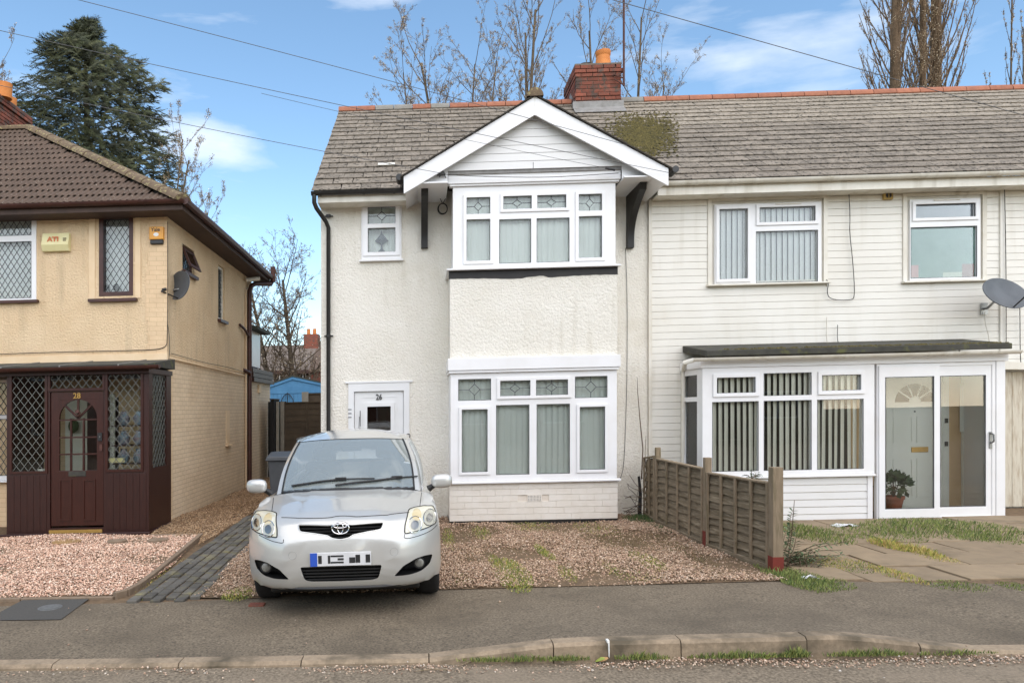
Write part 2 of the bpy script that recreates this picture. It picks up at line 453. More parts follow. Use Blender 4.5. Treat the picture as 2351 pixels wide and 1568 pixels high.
M['room'] = pm('room_dark', '#5a5349', '#4c463d', 1.5, .4, .7, rough=.9)
M['lead'] = pm('lead_came', '#55585a', '#45484a', 9, .4, .7, rough=.5, metal=.4)
M['lead_light'] = pm('pale_lead_came', '#74756f', '#64665f', 9, .4, .7, rough=.5, metal=.3)
M['glass'] = glass_mat('window_glass', (.985, .997, .99, 1), 1.5, 0, 1.1)
M['glass_dark'] = glass_mat('porch_glass', (.93, .95, .93, 1), 1.5, 0, .8)
M['frosted'] = pm('frosted_green_glass', '#82a79b', '#6d9388', 3, .3, .7, rough=.3, bump=(50, .7, .01))
M['frosted_grey'] = pm('frosted_grey_glass', '#8f9499', '#7f858b', 3, .3, .7, rough=.3, bump=(50, .5, .01))
M['metal'] = pm('grey_metal', '#9a9a98', '#858583', 8, .4, .7, rough=.35, metal=.9)
M['rust'] = pm('rusty_steel', '#4a2f28', '#5f3c31', 10, .4, .7, rough=.8)
M['brass'] = pm('brass_strip', '#cfa75e', '#bf9850', 8, .4, .7, rough=.35, metal=.5)
M['dish'] = pm('dish_grey', '#5d6165', '#505458', 4, .4, .7, rough=.55)
M['wire'] = pm('weathered_wire', '#5b5a5a', '#4b4a4a', 8, .4, .7, rough=.6)
M['cable'] = pm('black_cable', '#2b2927', '#35322f', 8, .4, .7, rough=.6)
M['cable_white'] = pm('white_cable', '#cfc9ba', '#c0b9a9', 8, .4, .7, rough=.6)
M['alarm_yellow'] = pm('cream_alarm_plastic', '#e6dca8', '#dfd49c', 5, .4, .7, rough=.4)
M['alarm_orange'] = pm('orange_alarm_plastic', '#e4a038', '#da952e', 5, .4, .7, rough=.35)
M['alarm_print'] = pm('orange_print', '#d07a4a', '#c87244', 5, .4, .7, rough=.5)
M['print_black'] = pm('black_print', '#222222', '#2a2a2a', 5, .4, .7, rough=.5)
M['print_white'] = pm('white_print', '#f0efe8', '#e8e7df', 5, .4, .7, rough=.5)
M['vent_ochre'] = pm('ochre_vent', '#b79a58', '#a98d4d', 5, .4, .7, rough=.6)
M['door_white'] = pm('white_door', '#e3e3e2', '#dcdcda', 2, .4, .7, rough=.3)
M['door_cream'] = pm('pale_green_white_door', '#eeefe6', '#e6e8dd', 2, .4, .7, rough=.35)
M['gate'] = pm('peeling_white_gate', '#cdc5b2', '#a9977d', 6, .45, .75, rough=.8, stretch=(5, 5, .7))
M['buff'] = pm('buff_wall', '#dcb98a', '#cfab7c', 3, .4, .7, rough=.85)
M['terracotta_pot'] = pm('terracotta_pot', '#9a5036', '#874530', 6, .4, .7, rough=.8)
M['dark_dark'] = pm('dark_interior', '#171615', '#201e1c', 4, .4, .7, rough=.8)
M['iron'] = pm('iron_cover', '#6b6c6a', '#5a5b59', 30, .4, .7, rough=.7)
M['stone_flat'] = pm('round_stepping_stone', '#a08054', '#8b6f48', 8, .4, .7, rough=.9, rvar=.2)
M['litter'] = pm('white_litter', '#d8d8d8', '#bcbcc0', 12, .4, .7, rough=.5)
M['jar'] = pm('coloured_jar_glass', '#8fa6b5', '#b59aa0', 9, .4, .7, rough=.15)
# ------------------------------------------------------------------ ground
def sheet(name, poly, z, mat, parent=None, kind='structure', sub=0):
    mb = MB(); mb.add([(x, y, z) for x, y in poly], [tuple(range(len(poly)))])
    return mb.build(name, mat, parent, kind=kind)
def in_poly(px, py, poly):
    c = np.zeros(len(px), bool); n = len(poly)
    for i in range(n):
        x1, y1 = poly[i]; x2, y2 = poly[(i+1) % n]
        cond = ((y1 > py) != (y2 > py))
        with np.errstate(divide='ignore', invalid='ignore'):
            xi = (x2-x1)*(py-y1)/(y2-y1+1e-12)+x1
        c ^= cond & (px < xi)
    return c
def clipbox(poly):
    xs = [p[0] for p in poly]; ys = [p[1] for p in poly]
    return min(xs), max(xs), min(ys), max(ys)

KY0, KY1 = 5.00, 5.14          # kerb front and back
def kerb_h(x):                  # height of the kerb top above the dropped level
    pts = [(-60, 0), (.05, 0), (1.0, .10), (2.9, .115), (3.9, .0), (60, 0)]
    return float(np.interp(x, [p[0] for p in pts], [p[1] for p in pts]))
XS = [-60, -30, -12] + [round(-6 + .25*i, 2) for i in range(56)] + [12, 30, 60]
g = MB()
g.add([(-160, -120, -.16), (160, -120, -.16), (160, 300, -.16), (-160, 300, -.16)], [(0, 1, 2, 3)])
g.build('ground', M['lawn'], kind='structure')
sheet('road', [(-60, -8), (60, -8), (60, KY0+.02), (-60, KY0+.02)], -.035, M['road'])
def back_edge(x):   # far edge of the pavement
    pts = [(-60, 6.62), (-4, 6.60), (-2.2, 6.66), (0, 6.93), (3.6, 7.05), (4.2, 6.95), (6.6, 6.62), (60, 6.5)]
    return float(np.interp(x, [p[0] for p in pts], [p[1] for p in pts]))
pv = MB(); vs = []; fs = []; J = 9
for i, x in enumerate(XS):
    for j in range(J):
        t = j/(J-1); y = KY1 + (back_edge(x)+.03-KY1)*t
        vs.append((x, y, kerb_h(x)*max(0, 1-t*1.5)**1.3 - .004))
for i in range(len(XS)-1):
    for j in range(J-1):
        fs.append((i*J+j, (i+1)*J+j, (i+1)*J+j+1, i*J+j+1))
pv.add(vs, fs); pv.build('pavement', M['pave'], kind='structure', smooth='all')
# plots behind the pavement
gl = MB()
gl.add([(-60, 6.5, -.012), (60, 6.5, -.012), (60, 60, -.012), (-60, 60, -.012)], [(0, 1, 2, 3)])
gl.build('plot_ground', M['soil'], kind='structure')

kerb = thing('kerb', 'long line of pinkish concrete kerbstones between pavement and road, raised in the middle', 'kerb', (0, 5.07, 0))
kerb['kind'] = 'structure'; del kerb['category']
kx = [-13]+[round(-10.2+.914*i, 3) for i in range(0, 11)]
joints = [gp(u, v)[0] for u, v in ((110, 1532), (402, 1530), (690, 1520), (985, 1516))]
step = .9
kx = [joints[0]-step*k for k in range(14, 0, -1)] + joints
for u, v in ((1272, 1495), (1565, 1490), (1862, 1490), (2155, 1500)):
    kx.append(gp(u, v, .05)[0])
kx += [kx[-1]+step*k for k in range(1, 14)]
for a, b in zip(kx[:-1], kx[1:]):
    mb = MB(); n = 5; vs = []
    a2, b2 = a+.004, b-.004
    j0 = rnd.uniform(-.004, .004)
    for i in range(n):
        x = a2+(b2-a2)*i/(n-1); h = kerb_h(x)+.002+j0*.5
        vs += [(x, KY0+j0, -.16), (x, KY0+.012+j0, h-.022), (x, KY0+.034+j0, h), (x, KY1, h), (x, KY1, -.16)]
    fs = []
    for i in range(n-1):
        for k in range(4):
            fs.append((i*5+k, (i+1)*5+k, (i+1)*5+k+1, i*5+k+1))
    fs += [(0, 1, 2, 3, 4), tuple(range((n-1)*5+4, (n-1)*5-1, -1))]
    mb.add(vs, fs); mb.build('kerbstone', M['kerb'], kerb)
# white paint splash on the raised kerb
x0 = gp(1404, 1500, .05)[0]
mb = MB(); mb.prism([(x0-.006, .105), (x0-.002, .01), (x0+.002, .0), (x0+.004, .05), (x0+.003, .105)], KY0-.003, KY0+.01); mb.box(x0-.012, x0+.004, KY0+.002, KY0+.045, .1, .1175)
tag(mb.build('paint_splash', M['print_white']), 'thin splash of white paint running down the raised kerb', 'paint splash')

# asphalt patch with round cover
pp = [gp(0, 1424), gp(140, 1422), gp(205, 1374), gp(60, 1373), gp(0, 1405)]
sheet('asphalt_patch', pp, .003, M['patch'])
cx, cy = gp(115, 1395)
ct = thing('inspection_cover', 'small round iron cover set in the dark asphalt patch', 'cover', (cx, cy, 0))
mb = MB(); mb.lathe([(.085, .004), (.085, .011), (.075, .013), (.0, .013)][:3], (cx, cy, 0), 20); mb.build('lid', M['iron'], ct)
mb = MB(); mb.lathe([(.105, .003), (.103, .008), (.088, .008)], (cx, cy, 0), 20); mb.build('rim', M['iron'], ct)

# gravel: real chips
def gravel(name, label, poly, n, size, pal, z=0.0, thick=.02, cat='gravel', dens=None, gain=1.15):
    x0, x1, y0, y1 = clipbox(poly)
    P = []; tot = 0
    px = npr.uniform(x0, x1, n*3); py = npr.uniform(y0, y1, n*3)
    k = in_poly(px, py, poly)
    px, py = px[k][:n], py[k][:n]
    if dens is not None:
        k = npr.rand(len(px)) < np.array([dens(a, b) for a, b in zip(px, py)])
        px, py = px[k], py[k]
    m = len(px)
    base = np.array([(1,0,0),(-1,0,0),(0,1,0),(0,-1,0),(0,0,.7),(0,0,-.7)], float)
    tri = np.array([(0,2,4),(2,1,4),(1,3,4),(3,0,4),(2,0,5),(1,2,5),(3,1,5),(0,3,5)])
    s = size*npr.uniform(.45, 1.2, (m, 1, 1))
    jit = npr.uniform(.6, 1.3, (m, 6, 3))
    v = base[None]*jit*s
    ang = npr.uniform(0, 6.28, m); tl = npr.uniform(-.6, .6, m)
    ca, sa = np.cos(ang), np.sin(ang); ct_, st_ = np.cos(tl), np.sin(tl)
    X = v[:, :, 0]; Y = v[:, :, 1]; Z = v[:, :, 2]
    X, Z = X*ct_[:, None]+Z*st_[:, None], -X*st_[:, None]+Z*ct_[:, None]
    X, Y = X*ca[:, None]-Y*sa[:, None], X*sa[:, None]+Y*ca[:, None]
    und = .012*np.sin(px*3.1+py*1.7)+.01*np.sin(px*1.3-py*4.1)
    zz = z+npr.uniform(0, thick, m)+und
    V = np.stack([X+px[:, None], Y+py[:, None], Z+zz[:, None]], 2).reshape(-1, 3)
    V[:, 2] += SLOPE*V[:, 0]
    F = (tri[None]+(np.arange(m)*6)[:, None, None]).reshape(-1, 3)
    c = V.mean(0); c[2] = z + SLOPE*c[0]
    me = bpy.data.meshes.new(name)
    me.vertices.add(len(V)); me.vertices.foreach_set('co', (V-c).ravel())
    me.loops.add(F.size); me.loops.foreach_set('vertex_index', F.ravel().astype(np.int32))
    me.polygons.add(len(F)); me.polygons.foreach_set('loop_start', np.arange(0, F.size, 3, dtype=np.int32))
    me.polygons.foreach_set('loop_total', np.full(len(F), 3, dtype=np.int32))
    pal = np.array([lin(p)[:3] for p in pal]); pal = pal*.68+pal.mean(0)*.32
    cc = pal[npr.randint(0, len(pal), m)]*npr.uniform(.78, 1.12, (m, 1))*gain
    cc = np.repeat(np.concatenate([cc, np.ones((m, 1))], 1), 6, 0)
    ca_ = me.color_attributes.new('Col', 'FLOAT_COLOR', 'POINT'); ca_.data.foreach_set('color', cc.ravel().astype(np.float32))
    me.materials.append(M['gravel']); me.update(calc_edges=True); me.validate()
    o = bpy.data.objects.new(name, me); o.location = c; COL.objects.link(o); WL[o] = Vector(c)
    return tag(o, label, cat, kind='stuff')
PINK = ['#c6a68c', '#b4927a', '#d5bca3', '#a3826a', '#dfcbb5', '#8b705b', '#bf9c82', '#665243', '#cbae96', '#b09a82']
PALE = ['#d8b49a', '#c79d84', '#e6cbb2', '#b58a74', '#efdcc8', '#8e6c5a', '#d3ab92', '#6a5044', '#dcc0a8']
BROWN = ['#a3835f', '#8d6f50', '#b89a78', '#6d5540', '#c7aa88', '#7d6248']
garden = [gp(0, 1236), gp(15, 1234), gp(345, 1230), gp(458, 1232), gp(395, 1300), gp(330, 1345), gp(262, 1370), gp(0, 1373), (-7.6, 6.66), (-7.6, 10.5)]
gravel('gravel', 'pale pink gravel covering the left front garden', garden, 56000, .0125, PALE, .012, gain=1.3)
sheet('gravel_bed', garden, .008, M['soil'])
side_bed = [gp(345, 1230), gp(381, 1203), gp(565, 1122), (-4.12, 19.0), (-3.3, 19.0), gp(600, 1165), gp(455, 1258), gp(462, 1236)]
gravel('gravel', 'brown gravel strip running along the cream house side wall', side_bed, 22000, .014, BROWN, .01, gain=1.1)
drive = [gp(440, 1372), gp(508, 1318), gp(590, 1232), gp(640, 1150), (-1.75, 11.5), (.45, 11.46), (.45, 10.75), (2.92, 10.75), (2.92, 11.45), (3.42, 11.4), (3.42, 10.9), (3.6, 7.5)] + [(x, back_edge(x)) for x in (3.55, 2.6, 1.6, .8, 0, -.8, -1.6)]
def drive_density(x, y):
    w = math.sin(x*3.1+y*1.3)+math.sin(x*1.7-y*3.7)+math.sin(x*7.3+y*5.1)*.6
    return (.25 if w > 1.15 else 1.0) if y < 9.3 else (.22 if w > .2 else .85)
gravel('gravel', 'pink gravel drive in front of the white house, patchy with weeds', drive, 78000, .0125, PINK+['#a08668', '#8d7458', '#b59c7e'], .008, gain=1.12, dens=drive_density)
sheet('drive_bed', drive, .004, M['soil'])
gut = [(-3.2, 4.84), (6.5, 4.80), (6.5, 4.99), (-3.2, 4.995)]
def gd(x, y):
    base = np.interp(x, [-3.2, -1.2, -.2, .6, 3, 4.4, 6.5], [.05, .25, .6, .9, .9, .75, .5])
    return base*max(0., min(1., (y-4.80)/.16))
gravel('gravel', 'loose stones and grit gathered in the gutter along the kerb', gut, 6500, .010, PINK+['#8f8678', '#a59b8a', '#cfc6b8', '#5b4a3a'], -.033, .012, dens=gd)
scat = [(-5, 4.6), (7, 4.6), (7, 6.9), (-5, 6.5)]
def sdn(x, y): return 1.0 if y < 4.99 else (.25 if y < 5.6 and -1 < x < 2 else .12)
gravel('gravel', 'few stray stones scattered over the grey asphalt', scat, 420, .011, PINK+['#d9d5cc', '#8f8678'], -.002, .004, dens=sdn)

# concrete edging of the left garden: separate lengths
edg = thing('garden_edging', 'curved weathered concrete edging round the pale gravel garden', 'edging', (-3, 8, 0))
pth = [gp(462, 1232), gp(420, 1268), gp(380, 1302), gp(345, 1330), gp(318, 1350), gp(290, 1365), gp(262, 1372)]
for (xa, ya), (xb, yb) in zip(pth[:-1], pth[1:]):
    d = Vector((xb-xa, yb-ya, 0)); L_ = d.length; d.normalize(); nrm = Vector((-d.y, d.x, 0))*.03
    a = Vector((xa, ya, 0))+d*.004; b = Vector((xb, yb, 0))-d*.002
    mb = MB(); h = .055
    q = [a-nrm, b-nrm, b+nrm, a+nrm]
    mb.add([(p.x, p.y, -.05) for p in q]+[(p.x, p.y, h) for p in q], [(0,3,2,1),(4,5,6,7),(0,1,5,4),(1,2,6,5),(2,3,7,6),(3,0,4,7)])
    mb.build('edging_stone', M['edging'], edg, bevel=.008)
xa, ya = pth[-1]
for k in range(6):
    mb = MB(); mb.box(xa-.004-k*.9, xa-.896-k*.9, ya-.03, ya+.02, -.05, .02+rnd.uniform(-.004, .004)); mb.build('edging_stone', M['edging'], edg, bevel=.006)
mb = MB(); a = gp(345, 1231); b = gp(458, 1231); mb.box(a[0], b[0], a[1]-.02, a[1]+.03, -.05, .028); mb.build('edging_stone', M['edging'], edg, bevel=.006)
# stepping stones
for (u, v, w, lab) in ((152, 1248, .19, 'tan round stepping stone nearest the brown door'), (268, 1246, .13, 'grey middle stepping stone in the pale gravel'), (362, 1244, .14, 'grey stepping stone nearest the gravel edging')):
    x, y = gp(u, v)
    mb = MB(); prof = []
    vs = [(w*(1+.06*math.sin(3*t))*math.cos(t), w*.95*(1+.05*math.cos(2*t))*math.sin(t)) for t in [2*math.pi*i/18 for i in range(18)]]
    mb.prism([(x+p, y+q) for p, q in vs], .0, .04, 'z')
    tag(mb.build('stepping_stone', M['stone_flat'] if w > .15 else M['edging'], bevel=.006), lab, 'stepping stone', 'round stepping stones in the gravel')

# block paved path: single bricks in running rows
path = thing('brick_path', 'narrow path of blue-grey paving bricks beside the gravel garden', 'path', (-3, 8, 0))
path['kind'] = 'structure'; del path['category']
pa, pb = Vector(gp(372, 1374)), Vector(gp(598, 1192))
dr = (pb-pa).normalized(); nr = Vector((dr.y, -dr.x))
bm_ = MB(); bm_.box(-.094, .094, -.0475, .0475, -.03, .03)
bme = raw_mesh(bm_, 'paving_brick', M['block'])
b0 = bmesh.new(); b0.from_mesh(bme); bmesh.ops.bevel(b0, geom=b0.edges, offset=.006, segments=1, affect='EDGES'); b0.to_mesh(bme); b0.free()
ang = math.atan2(dr.y, dr.x)
rows = 6; cnt = 0
fx = [gp(300, 1374), gp(440, 1374)]
for r in range(rows):
    off = (r-2.2)*.112
    t = -.9 + (.1 if r % 2 else 0)
    while t < 5.2:
        c = pa+dr*t+nr*off
        t += .217
        if c.y < back_edge(c.x)+.04: continue
        R = Matrix.Rotation(ang+rnd.uniform(-.02, .02), 3, 'Z') @ Matrix.Rotation(rnd.uniform(-.03, .03), 3, 'X')
        inst('paving_brick', bme, path, (c.x+rnd.uniform(-.004, .004), c.y, -.010+rnd.uniform(-.006, .006)), R); cnt += 1
e0 = pa+dr*0.02; e1 = pa+dr*5.3
sheet('path_bed', [tuple(e0-nr*.3), tuple(e1-nr*.3), tuple(e1+nr*.45), tuple(e0+nr*.45)], .003, M['soil'], path, kind=None)

# paving slabs in the right forecourt
slabs = thing('paved_forecourt', 'weedy forecourt of worn brown paving slabs before the white porch', 'paving', (6, 8.5, 0))
slabs['kind'] = 'structure'; del slabs['category']
sx, sy = .92, .61
yy = 6.35; row = 0
while yy < 10.5:
    x = 3.85 + (.45 if row % 2 else 0) - .92
    while x < 10.2:
        a, b = x+.013, x+sx-.013
        a2 = max(a, 3.8)
        if b - a2 > .1 and yy+sy > back_edge((a+b)/2)+.08:
            ya = max(yy+.012, back_edge((a+b)/2)+.05)
            if yy+sy-.012-ya > .1:
                mb = MB(); mb.box(a2, b, ya, yy+sy-.012, -.05, .006+rnd.uniform(-.006, .006))
                o = mb.build('paving_slab', M['slab'], slabs, bevel=.006)
                o.rotation_euler = (rnd.uniform(-.008, .008), rnd.uniform(-.006, .006), rnd.uniform(-.01, .01))
        x += sx
    yy += sy; row += 1
sheet('forecourt_bed', [(3.68, 6.9), (4.2, 6.9)]+[(x, back_edge(x)) for x in (5, 6.6, 12)]+[(12, 11.4), (3.6, 11.4)], -.006, M['soil'])

# ------------------------------------------------------------------ window builder
def lines_rect(mb, x0, x1, z0, z1, y, px, pz, w=.006, d=.006):
    """diamond lattice of lead lines clipped to a rectangle"""
    def clip(ax, az, bx, bz):
        t0, t1 = 0., 1.; dx, dz = bx-ax, bz-az
        for p, q in ((-dx, ax-x0), (dx, x1-ax), (-dz, az-z0), (dz, z1-az)):
            if abs(p) < 1e-9:
                if q < 0: return None
            else:
                r = q/p
                if p < 0: t0 = max(t0, r)
                else: t1 = min(t1, r)
        return (ax+t0*dx, az+t0*dz, ax+t1*dx, az+t1*dz) if t1-t0 > 1e-3 else None
    H = z1-z0; k = px/pz
    n = int(((x1-x0)+H*k)/px)+2
    for i in range(-n, n+1):
        for sgn in (1, -1):
            ax = x0+i*px; c = clip(ax, z0, ax+sgn*H*k, z1)
            if c: bar(mb, c[0], c[1], c[2], c[3], y, w, d)
def bar(mb, xa, za, xb, zb, y, w=.006, d=.006):
    dx, dz = xb-xa, zb-za; L_ = math.hypot(dx, dz)
    if L_ < 1e-4: return
    nx, nz = -dz/L_*w/2, dx/L_*w/2
    mb.prism([(xa+nx, za+nz), (xb+nx, zb+nz), (xb-nx, zb-nz), (xa-nx, za-nz)], y-d/2, y+d/2)
def vblind(parent, x0, x1, z0, z1, y, pitch=.089, ang=10, mat=None, skew=0, width=None):
    mb = MB(); n = int((x1-x0)/pitch)+1; w = width or pitch*1.02
    for i in range(n):
        c = x0+(i+.5)*pitch; a = math.radians(ang+rnd.uniform(-6, 6)); hx, hy = math.cos(a)*w/2, math.sin(a)*w/2
        zt = z0+rnd.uniform(0, .006); sk = rnd.uniform(-1, 1)*skew
        vs = []
        for j in range(5):
            s = j/4*2-1; bow = (1-s*s)*.010
            vs += [(c+hx*s-sk, y+hy*s-bow, zt), (c+hx*s, y+hy*s-bow, z1)]
        mb.add(vs, [(2*j, 2*j+2, 2*j+3, 2*j+1) for j in range(4)])
    return mb.build('vertical_blind', mat or M['blind'], parent, smooth='all')
def window(parent, Y, R, panes, fm, depth=.075, name='window', gm=None, sash_w=.042, lead=None, front=-.012, lm=None, blind=None, sill=None, sm=None):
    """R=(x0,x1,z0,z1); panes=[(x0,x1,z0,z1,opening?)]"""
    x0, x1, z0, z1 = R
    mb = MB(); mb.plate(x0, x1, z0, z1, Y+front, Y+depth, [p[:4] for p in panes])
    w = mb.build(name, fm, parent, merge=True, bevel=.004)
    for p in panes:
        a, b, c, d = p[:4]
        if len(p) > 4 and p[4]:
            s = MB(); s.plate(a-sash_w, b+sash_w, c-sash_w, d+sash_w, Y+front-.022, Y+front-.001, [(a-.0, b+.0, c-.0, d+.0)])
            s.build('casement', fm, w, merge=True, bevel=.005)
        s = MB(); s.plate(a-.001, b+.001, c-.001, d+.001, Y+front+.0, Y+front+.012, [(a+.006, b-.006, c+.006, d-.006)])
        s.build('gasket', M['lead'], w)
        q = MB(); q.box(a-.01, b+.01, Y+.022, Y+.028, c-.01, d+.01)
        q.build('pane', gm or M['glass'], w)
        st = p[5] if len(p) > 5 else lead
        if st == 'lattice':
            l_ = MB(); lines_rect(l_, a, b, c, d, Y+.018, .098, .150, .007)
            l_.build('lead_came', lm or M['lead'], w)
        elif st == 'motif':
            l_ = MB(); cx, cz = (a+b)/2, (c+d)/2; hx, hz = (b-a)*.17, (d-c)*.26
            for q_ in ((a, cz, cx-hx, cz), (cx+hx, cz, b, cz), (cx, c, cx, cz-hz), (cx, cz+hz, cx, d),
                       (cx-hx, cz, cx, cz+hz), (cx, cz+hz, cx+hx, cz), (cx+hx, cz, cx, cz-hz), (cx, cz-hz, cx-hx, cz)):
                bar(l_, *q_, Y+.018, .008, .008)
            l_.build('lead_came', lm or M['lead'], w)
    if sill:
        s = MB(); s.prism([(Y-sill[0], z0-.035), (Y-sill[0], z0-.012), (Y+front, z0-.001), (Y+.02, z0-.001), (Y+.02, z0-.035)], x0-sill[1], x1+sill[1], 'x')
        s.build('sill', sm or fm, w, bevel=.003)
    return w

# ------------------------------------------------------------------ roofs
YE, ZE, YR, ZR = 11.05, 5.14, 14.8, 7.93
sl = math.atan2(ZR-ZE, YR-YE); SLEN = math.hypot(ZR-ZE, YR-YE)
ROWS = 18; GA = SLEN/ROWS
def make_slates(parent, xl, xr, skip, maxparts, w=.305, xoff=0.):
    b = MB(); b.box(-w/2+.004, w/2-.004, -.02, GA+.05, -.006, .006)
    me = raw_mesh(b, 'slate', M['slate'])
    b2 = MB(); b2.box(.0, w/2-.004, -.02, GA+.05, -.006, .006)
    me2 = raw_mesh(b2, 'slate', M['slate'])
    objs = []; stuff = MB(); 
    base = Vector(lin('#9b9080')[:3])
    lst = []
    for r in range(ROWS):
        t = r*GA
        x = xl + (0 if r % 2 else -w/2)
        while x < xr+w/2:
            c = x+w/2
            if c > xl-.01 and c < xr+.1: lst.append((r, c, t))
            x += w
    parts = 0
    for r, c, t in lst:
        y = YE+math.cos(sl)*t; z = ZE+math.sin(sl)*t
        if skip(c, y, z): continue
        tilt = sl-.075+rnd.uniform(-.008, .008)
        R = Matrix.Rotation(tilt, 3, 'X') @ Matrix.Rotation(rnd.gauss(0, .010)+(rnd.gauss(0, .05) if rnd.random() < .06 else 0), 3, 'Z')
        p = Vector((c+rnd.uniform(-.004, .004), y, z+.018+rnd.uniform(-.002, .003)))
        half = c-w/2 < xl-.02
        if parts < maxparts:
            inst('slate', me2 if half else me, parent, p, R); parts += 1
        else:
            col = tuple(base*rnd.uniform(.9, 1.1))
            vs = [R @ Vector(v) + p for v in (b2 if half else b).v]
            stuff.add(vs, b.f, col)
    if stuff.v:
        stuff.build('slates', M['slate_stuff'], parent, kind='stuff')
def ridge_run(parent, x0, x1, L_, mats, z=ZR, y=YR):
    n = 8; x = x0; i = 0
    while x < x1-.05:
        e = min(x+L_, x1)
        mb = MB(); vs = []
        for xx in (x+.006, e-.006):
            for k in range(n+1):
                a = math.pi*k/n
                vs.append((xx, y-math.cos(a)*.115, z-.045+math.sin(a)*.125))
            for k in range(n, -1, -1):
                a = math.pi*k/n
                vs.append((xx, y-math.cos(a)*.095, z-.06+math.sin(a)*.105))
        m = 2*(n+1)
        fs = [(k, (k+1) % m, (k+1) % m+m, k+m) for k in range(m)]+[tuple(range(m)), tuple(range(2*m-1, m-1, -1))]
        mb.add(vs, fs)
        o = mb.build('ridge_tile', mats(i), parent, smooth=True)
        o.rotation_euler = (0, rnd.uniform(-.006, .006), rnd.uniform(-.01, .01))
        x = e; i += 1
def gutter(parent, x0, x1, y, z, mat, r=.055, name='gutter', brackets=()):
    mb = MB(); n = 7; vs = []
    for xx in (x0, x1):
        for rr in (r, r-.006):
            for k in range(n+1):
                a = math.pi+math.pi*k/n
                vs.append((xx, y+math.cos(a)*rr, z+math.sin(a)*rr))
    m = n+1
    fs = []
    for k in range(n):
        fs.append((k, k+1, 2*m+k+1, 2*m+k)); fs.append((m+k+1, m+k, 3*m+k, 3*m+k+1))
    fs += [(0, 2*m, 3*m, m), (n, m+n, 3*m+n, 2*m+n)]
    fs += [tuple(range(n+1)), tuple(range(2*m+n, 2*m-1, -1))]
    mb.add(vs, fs)
    g_ = mb.build(name, mat, parent, smooth=True)
    for bx in brackets:
        b = MB()
        pts = [(bx, y+math.cos(math.pi+math.pi*k/8)*(r+.006), z+math.sin(math.pi+math.pi*k/8)*(r+.006)) for k in range(9)]
        vs = []
        for p in pts: vs += [(p[0]-.018, p[1], p[2]), (p[0]+.018, p[1], p[2])]
        b.add(vs, [(2*k, 2*k+1, 2*k+3, 2*k+2) for k in range(8)])
        b.build('bracket', mat, g_)
    return g_
# ------------------------------------------------------------------ number 26, the white house
YW, YB = 11.46, 10.72
H26 = thing('end_terrace_house', 'white roughcast end terrace with two-storey bay and white gable, number 26', 'house', (1, YW, 0))
xL, xR = -1.61, 3.58
bx0, bx1 = .435, 2.885
zbt, zbs = 5.0, 3.79
# windows' rectangles
wsm = rect(830, 470, 922, 596, YW)      # small upstairs window
dF = at(800, 900, YW)[0], at(940, 900, YW)[0]
zdt = at(870, 882, YW)[1]
# wall
mb = MB(); door_hole = (dF[0]+.02, dF[1]-.02, -.3, zdt-.02)
mb.plate(xL, xR, -.15, 5.2, YW, YW+.28, [(wsm[0]+.03, wsm[1]-.03, wsm[2]+.04, wsm[3]-.02), door_hole, (bx0+.15, bx1-.15, .9, 2.4), (bx0+.15, bx1-.15, 3.85, 4.9)])
mb.build('wall', M['white_render'], H26, merge=True)
mb = MB(); mb.prism([(YW+.28, -.15), (YW+.28, 5.2), (YR, ZR-.12), (18.4, 5.2), (18.4, -.15)], xL, xL+.25, 'x'); mb.build('wall', M['white_render'], H26)
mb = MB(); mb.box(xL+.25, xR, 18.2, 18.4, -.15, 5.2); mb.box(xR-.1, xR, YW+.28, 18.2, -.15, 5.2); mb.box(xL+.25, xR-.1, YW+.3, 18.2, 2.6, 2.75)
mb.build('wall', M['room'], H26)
# bay, ground floor brick base: painted brick by brick
r = rect(1030, 1107, 1420, 1200, YB)
zb0, zb1 = .06, .615
mb = MB(); mb.box(bx0-.015, bx1+.015, YB+.012, YW, zb0-.05, zb1); mb.build('bay_base', M['white_mortar'], H26)
mb = MB(); mb.box(bx0-.02, bx1+.02, YB+.004, YW, -.15, zb0-.004); mb.build('plinth', M['black'], H26)
bw, bh = .225, .0975
bw = (bx1-bx0+.04)/11
bh = (zb1-zb0)/6
bb = MB(); bb.box(-bw/2+.0004, bw/2-.0004, -.05, .012, -bh/2+.002, bh/2-.002); bmh = raw_mesh(bb, 'brick', M['white_brick'])
b0 = bmesh.new(); b0.from_mesh(bmh); bmesh.ops.bevel(b0, geom=b0.edges, offset=.002, segments=1, affect='EDGES'); b0.to_mesh(bmh); b0.free()
hb = MB(); hb.box(-bw/4+.0004, bw/4-.0004, -.05, .012, -bh/2+.002, bh/2-.002); hmh = raw_mesh(hb, 'brick', M['white_brick'])
vent = rect(1211, 1145, 1244, 1163, YB)
for rr in range(6):
    z = zb0+(rr+.5)*bh; x = bx0-.02+(0 if rr % 2 == 0 else -bw/2)
    while x < bx1+.02-.01:
        c = x+bw/2
        lo, hi = max(x, bx0-.02), min(x+bw, bx1+.02)
        me = bmh if hi-lo > bw*.8 else hmh
        cc = (lo+hi)/2
        if not (rr == 3 and vent[0]-.05 < cc < vent[1]+.05):
            inst('brick', me, H26, (cc, YB+.05+rnd.uniform(-.003, .001)+(.0), z), Matrix.Rotation(rnd.uniform(-.01, .01), 3, 'Z'))
        x += bw
vx = (vent[0]+vent[1])/2; vz = zb0+3.5*bh
mb = MB(); holes = []
for i in range(9):
    for j in range(4):
        a = vx-.107+.0125+i*.0215; c = vz-.04+j*.0225
        holes.append((a, a+.011, c, c+.012))
mb.plate(vx-.107, vx+.107, vz-.048, vz+.048, YB-.008, YB+.01, holes); mb.build('air_brick', M['white_brick'], H26)
mb = MB(); mb.box(vx-.1, vx+.1, YB+.0105, YB+.0118, vz-.045, vz+.045); mb.build('air_brick_void', M['dark_dark'], H26)
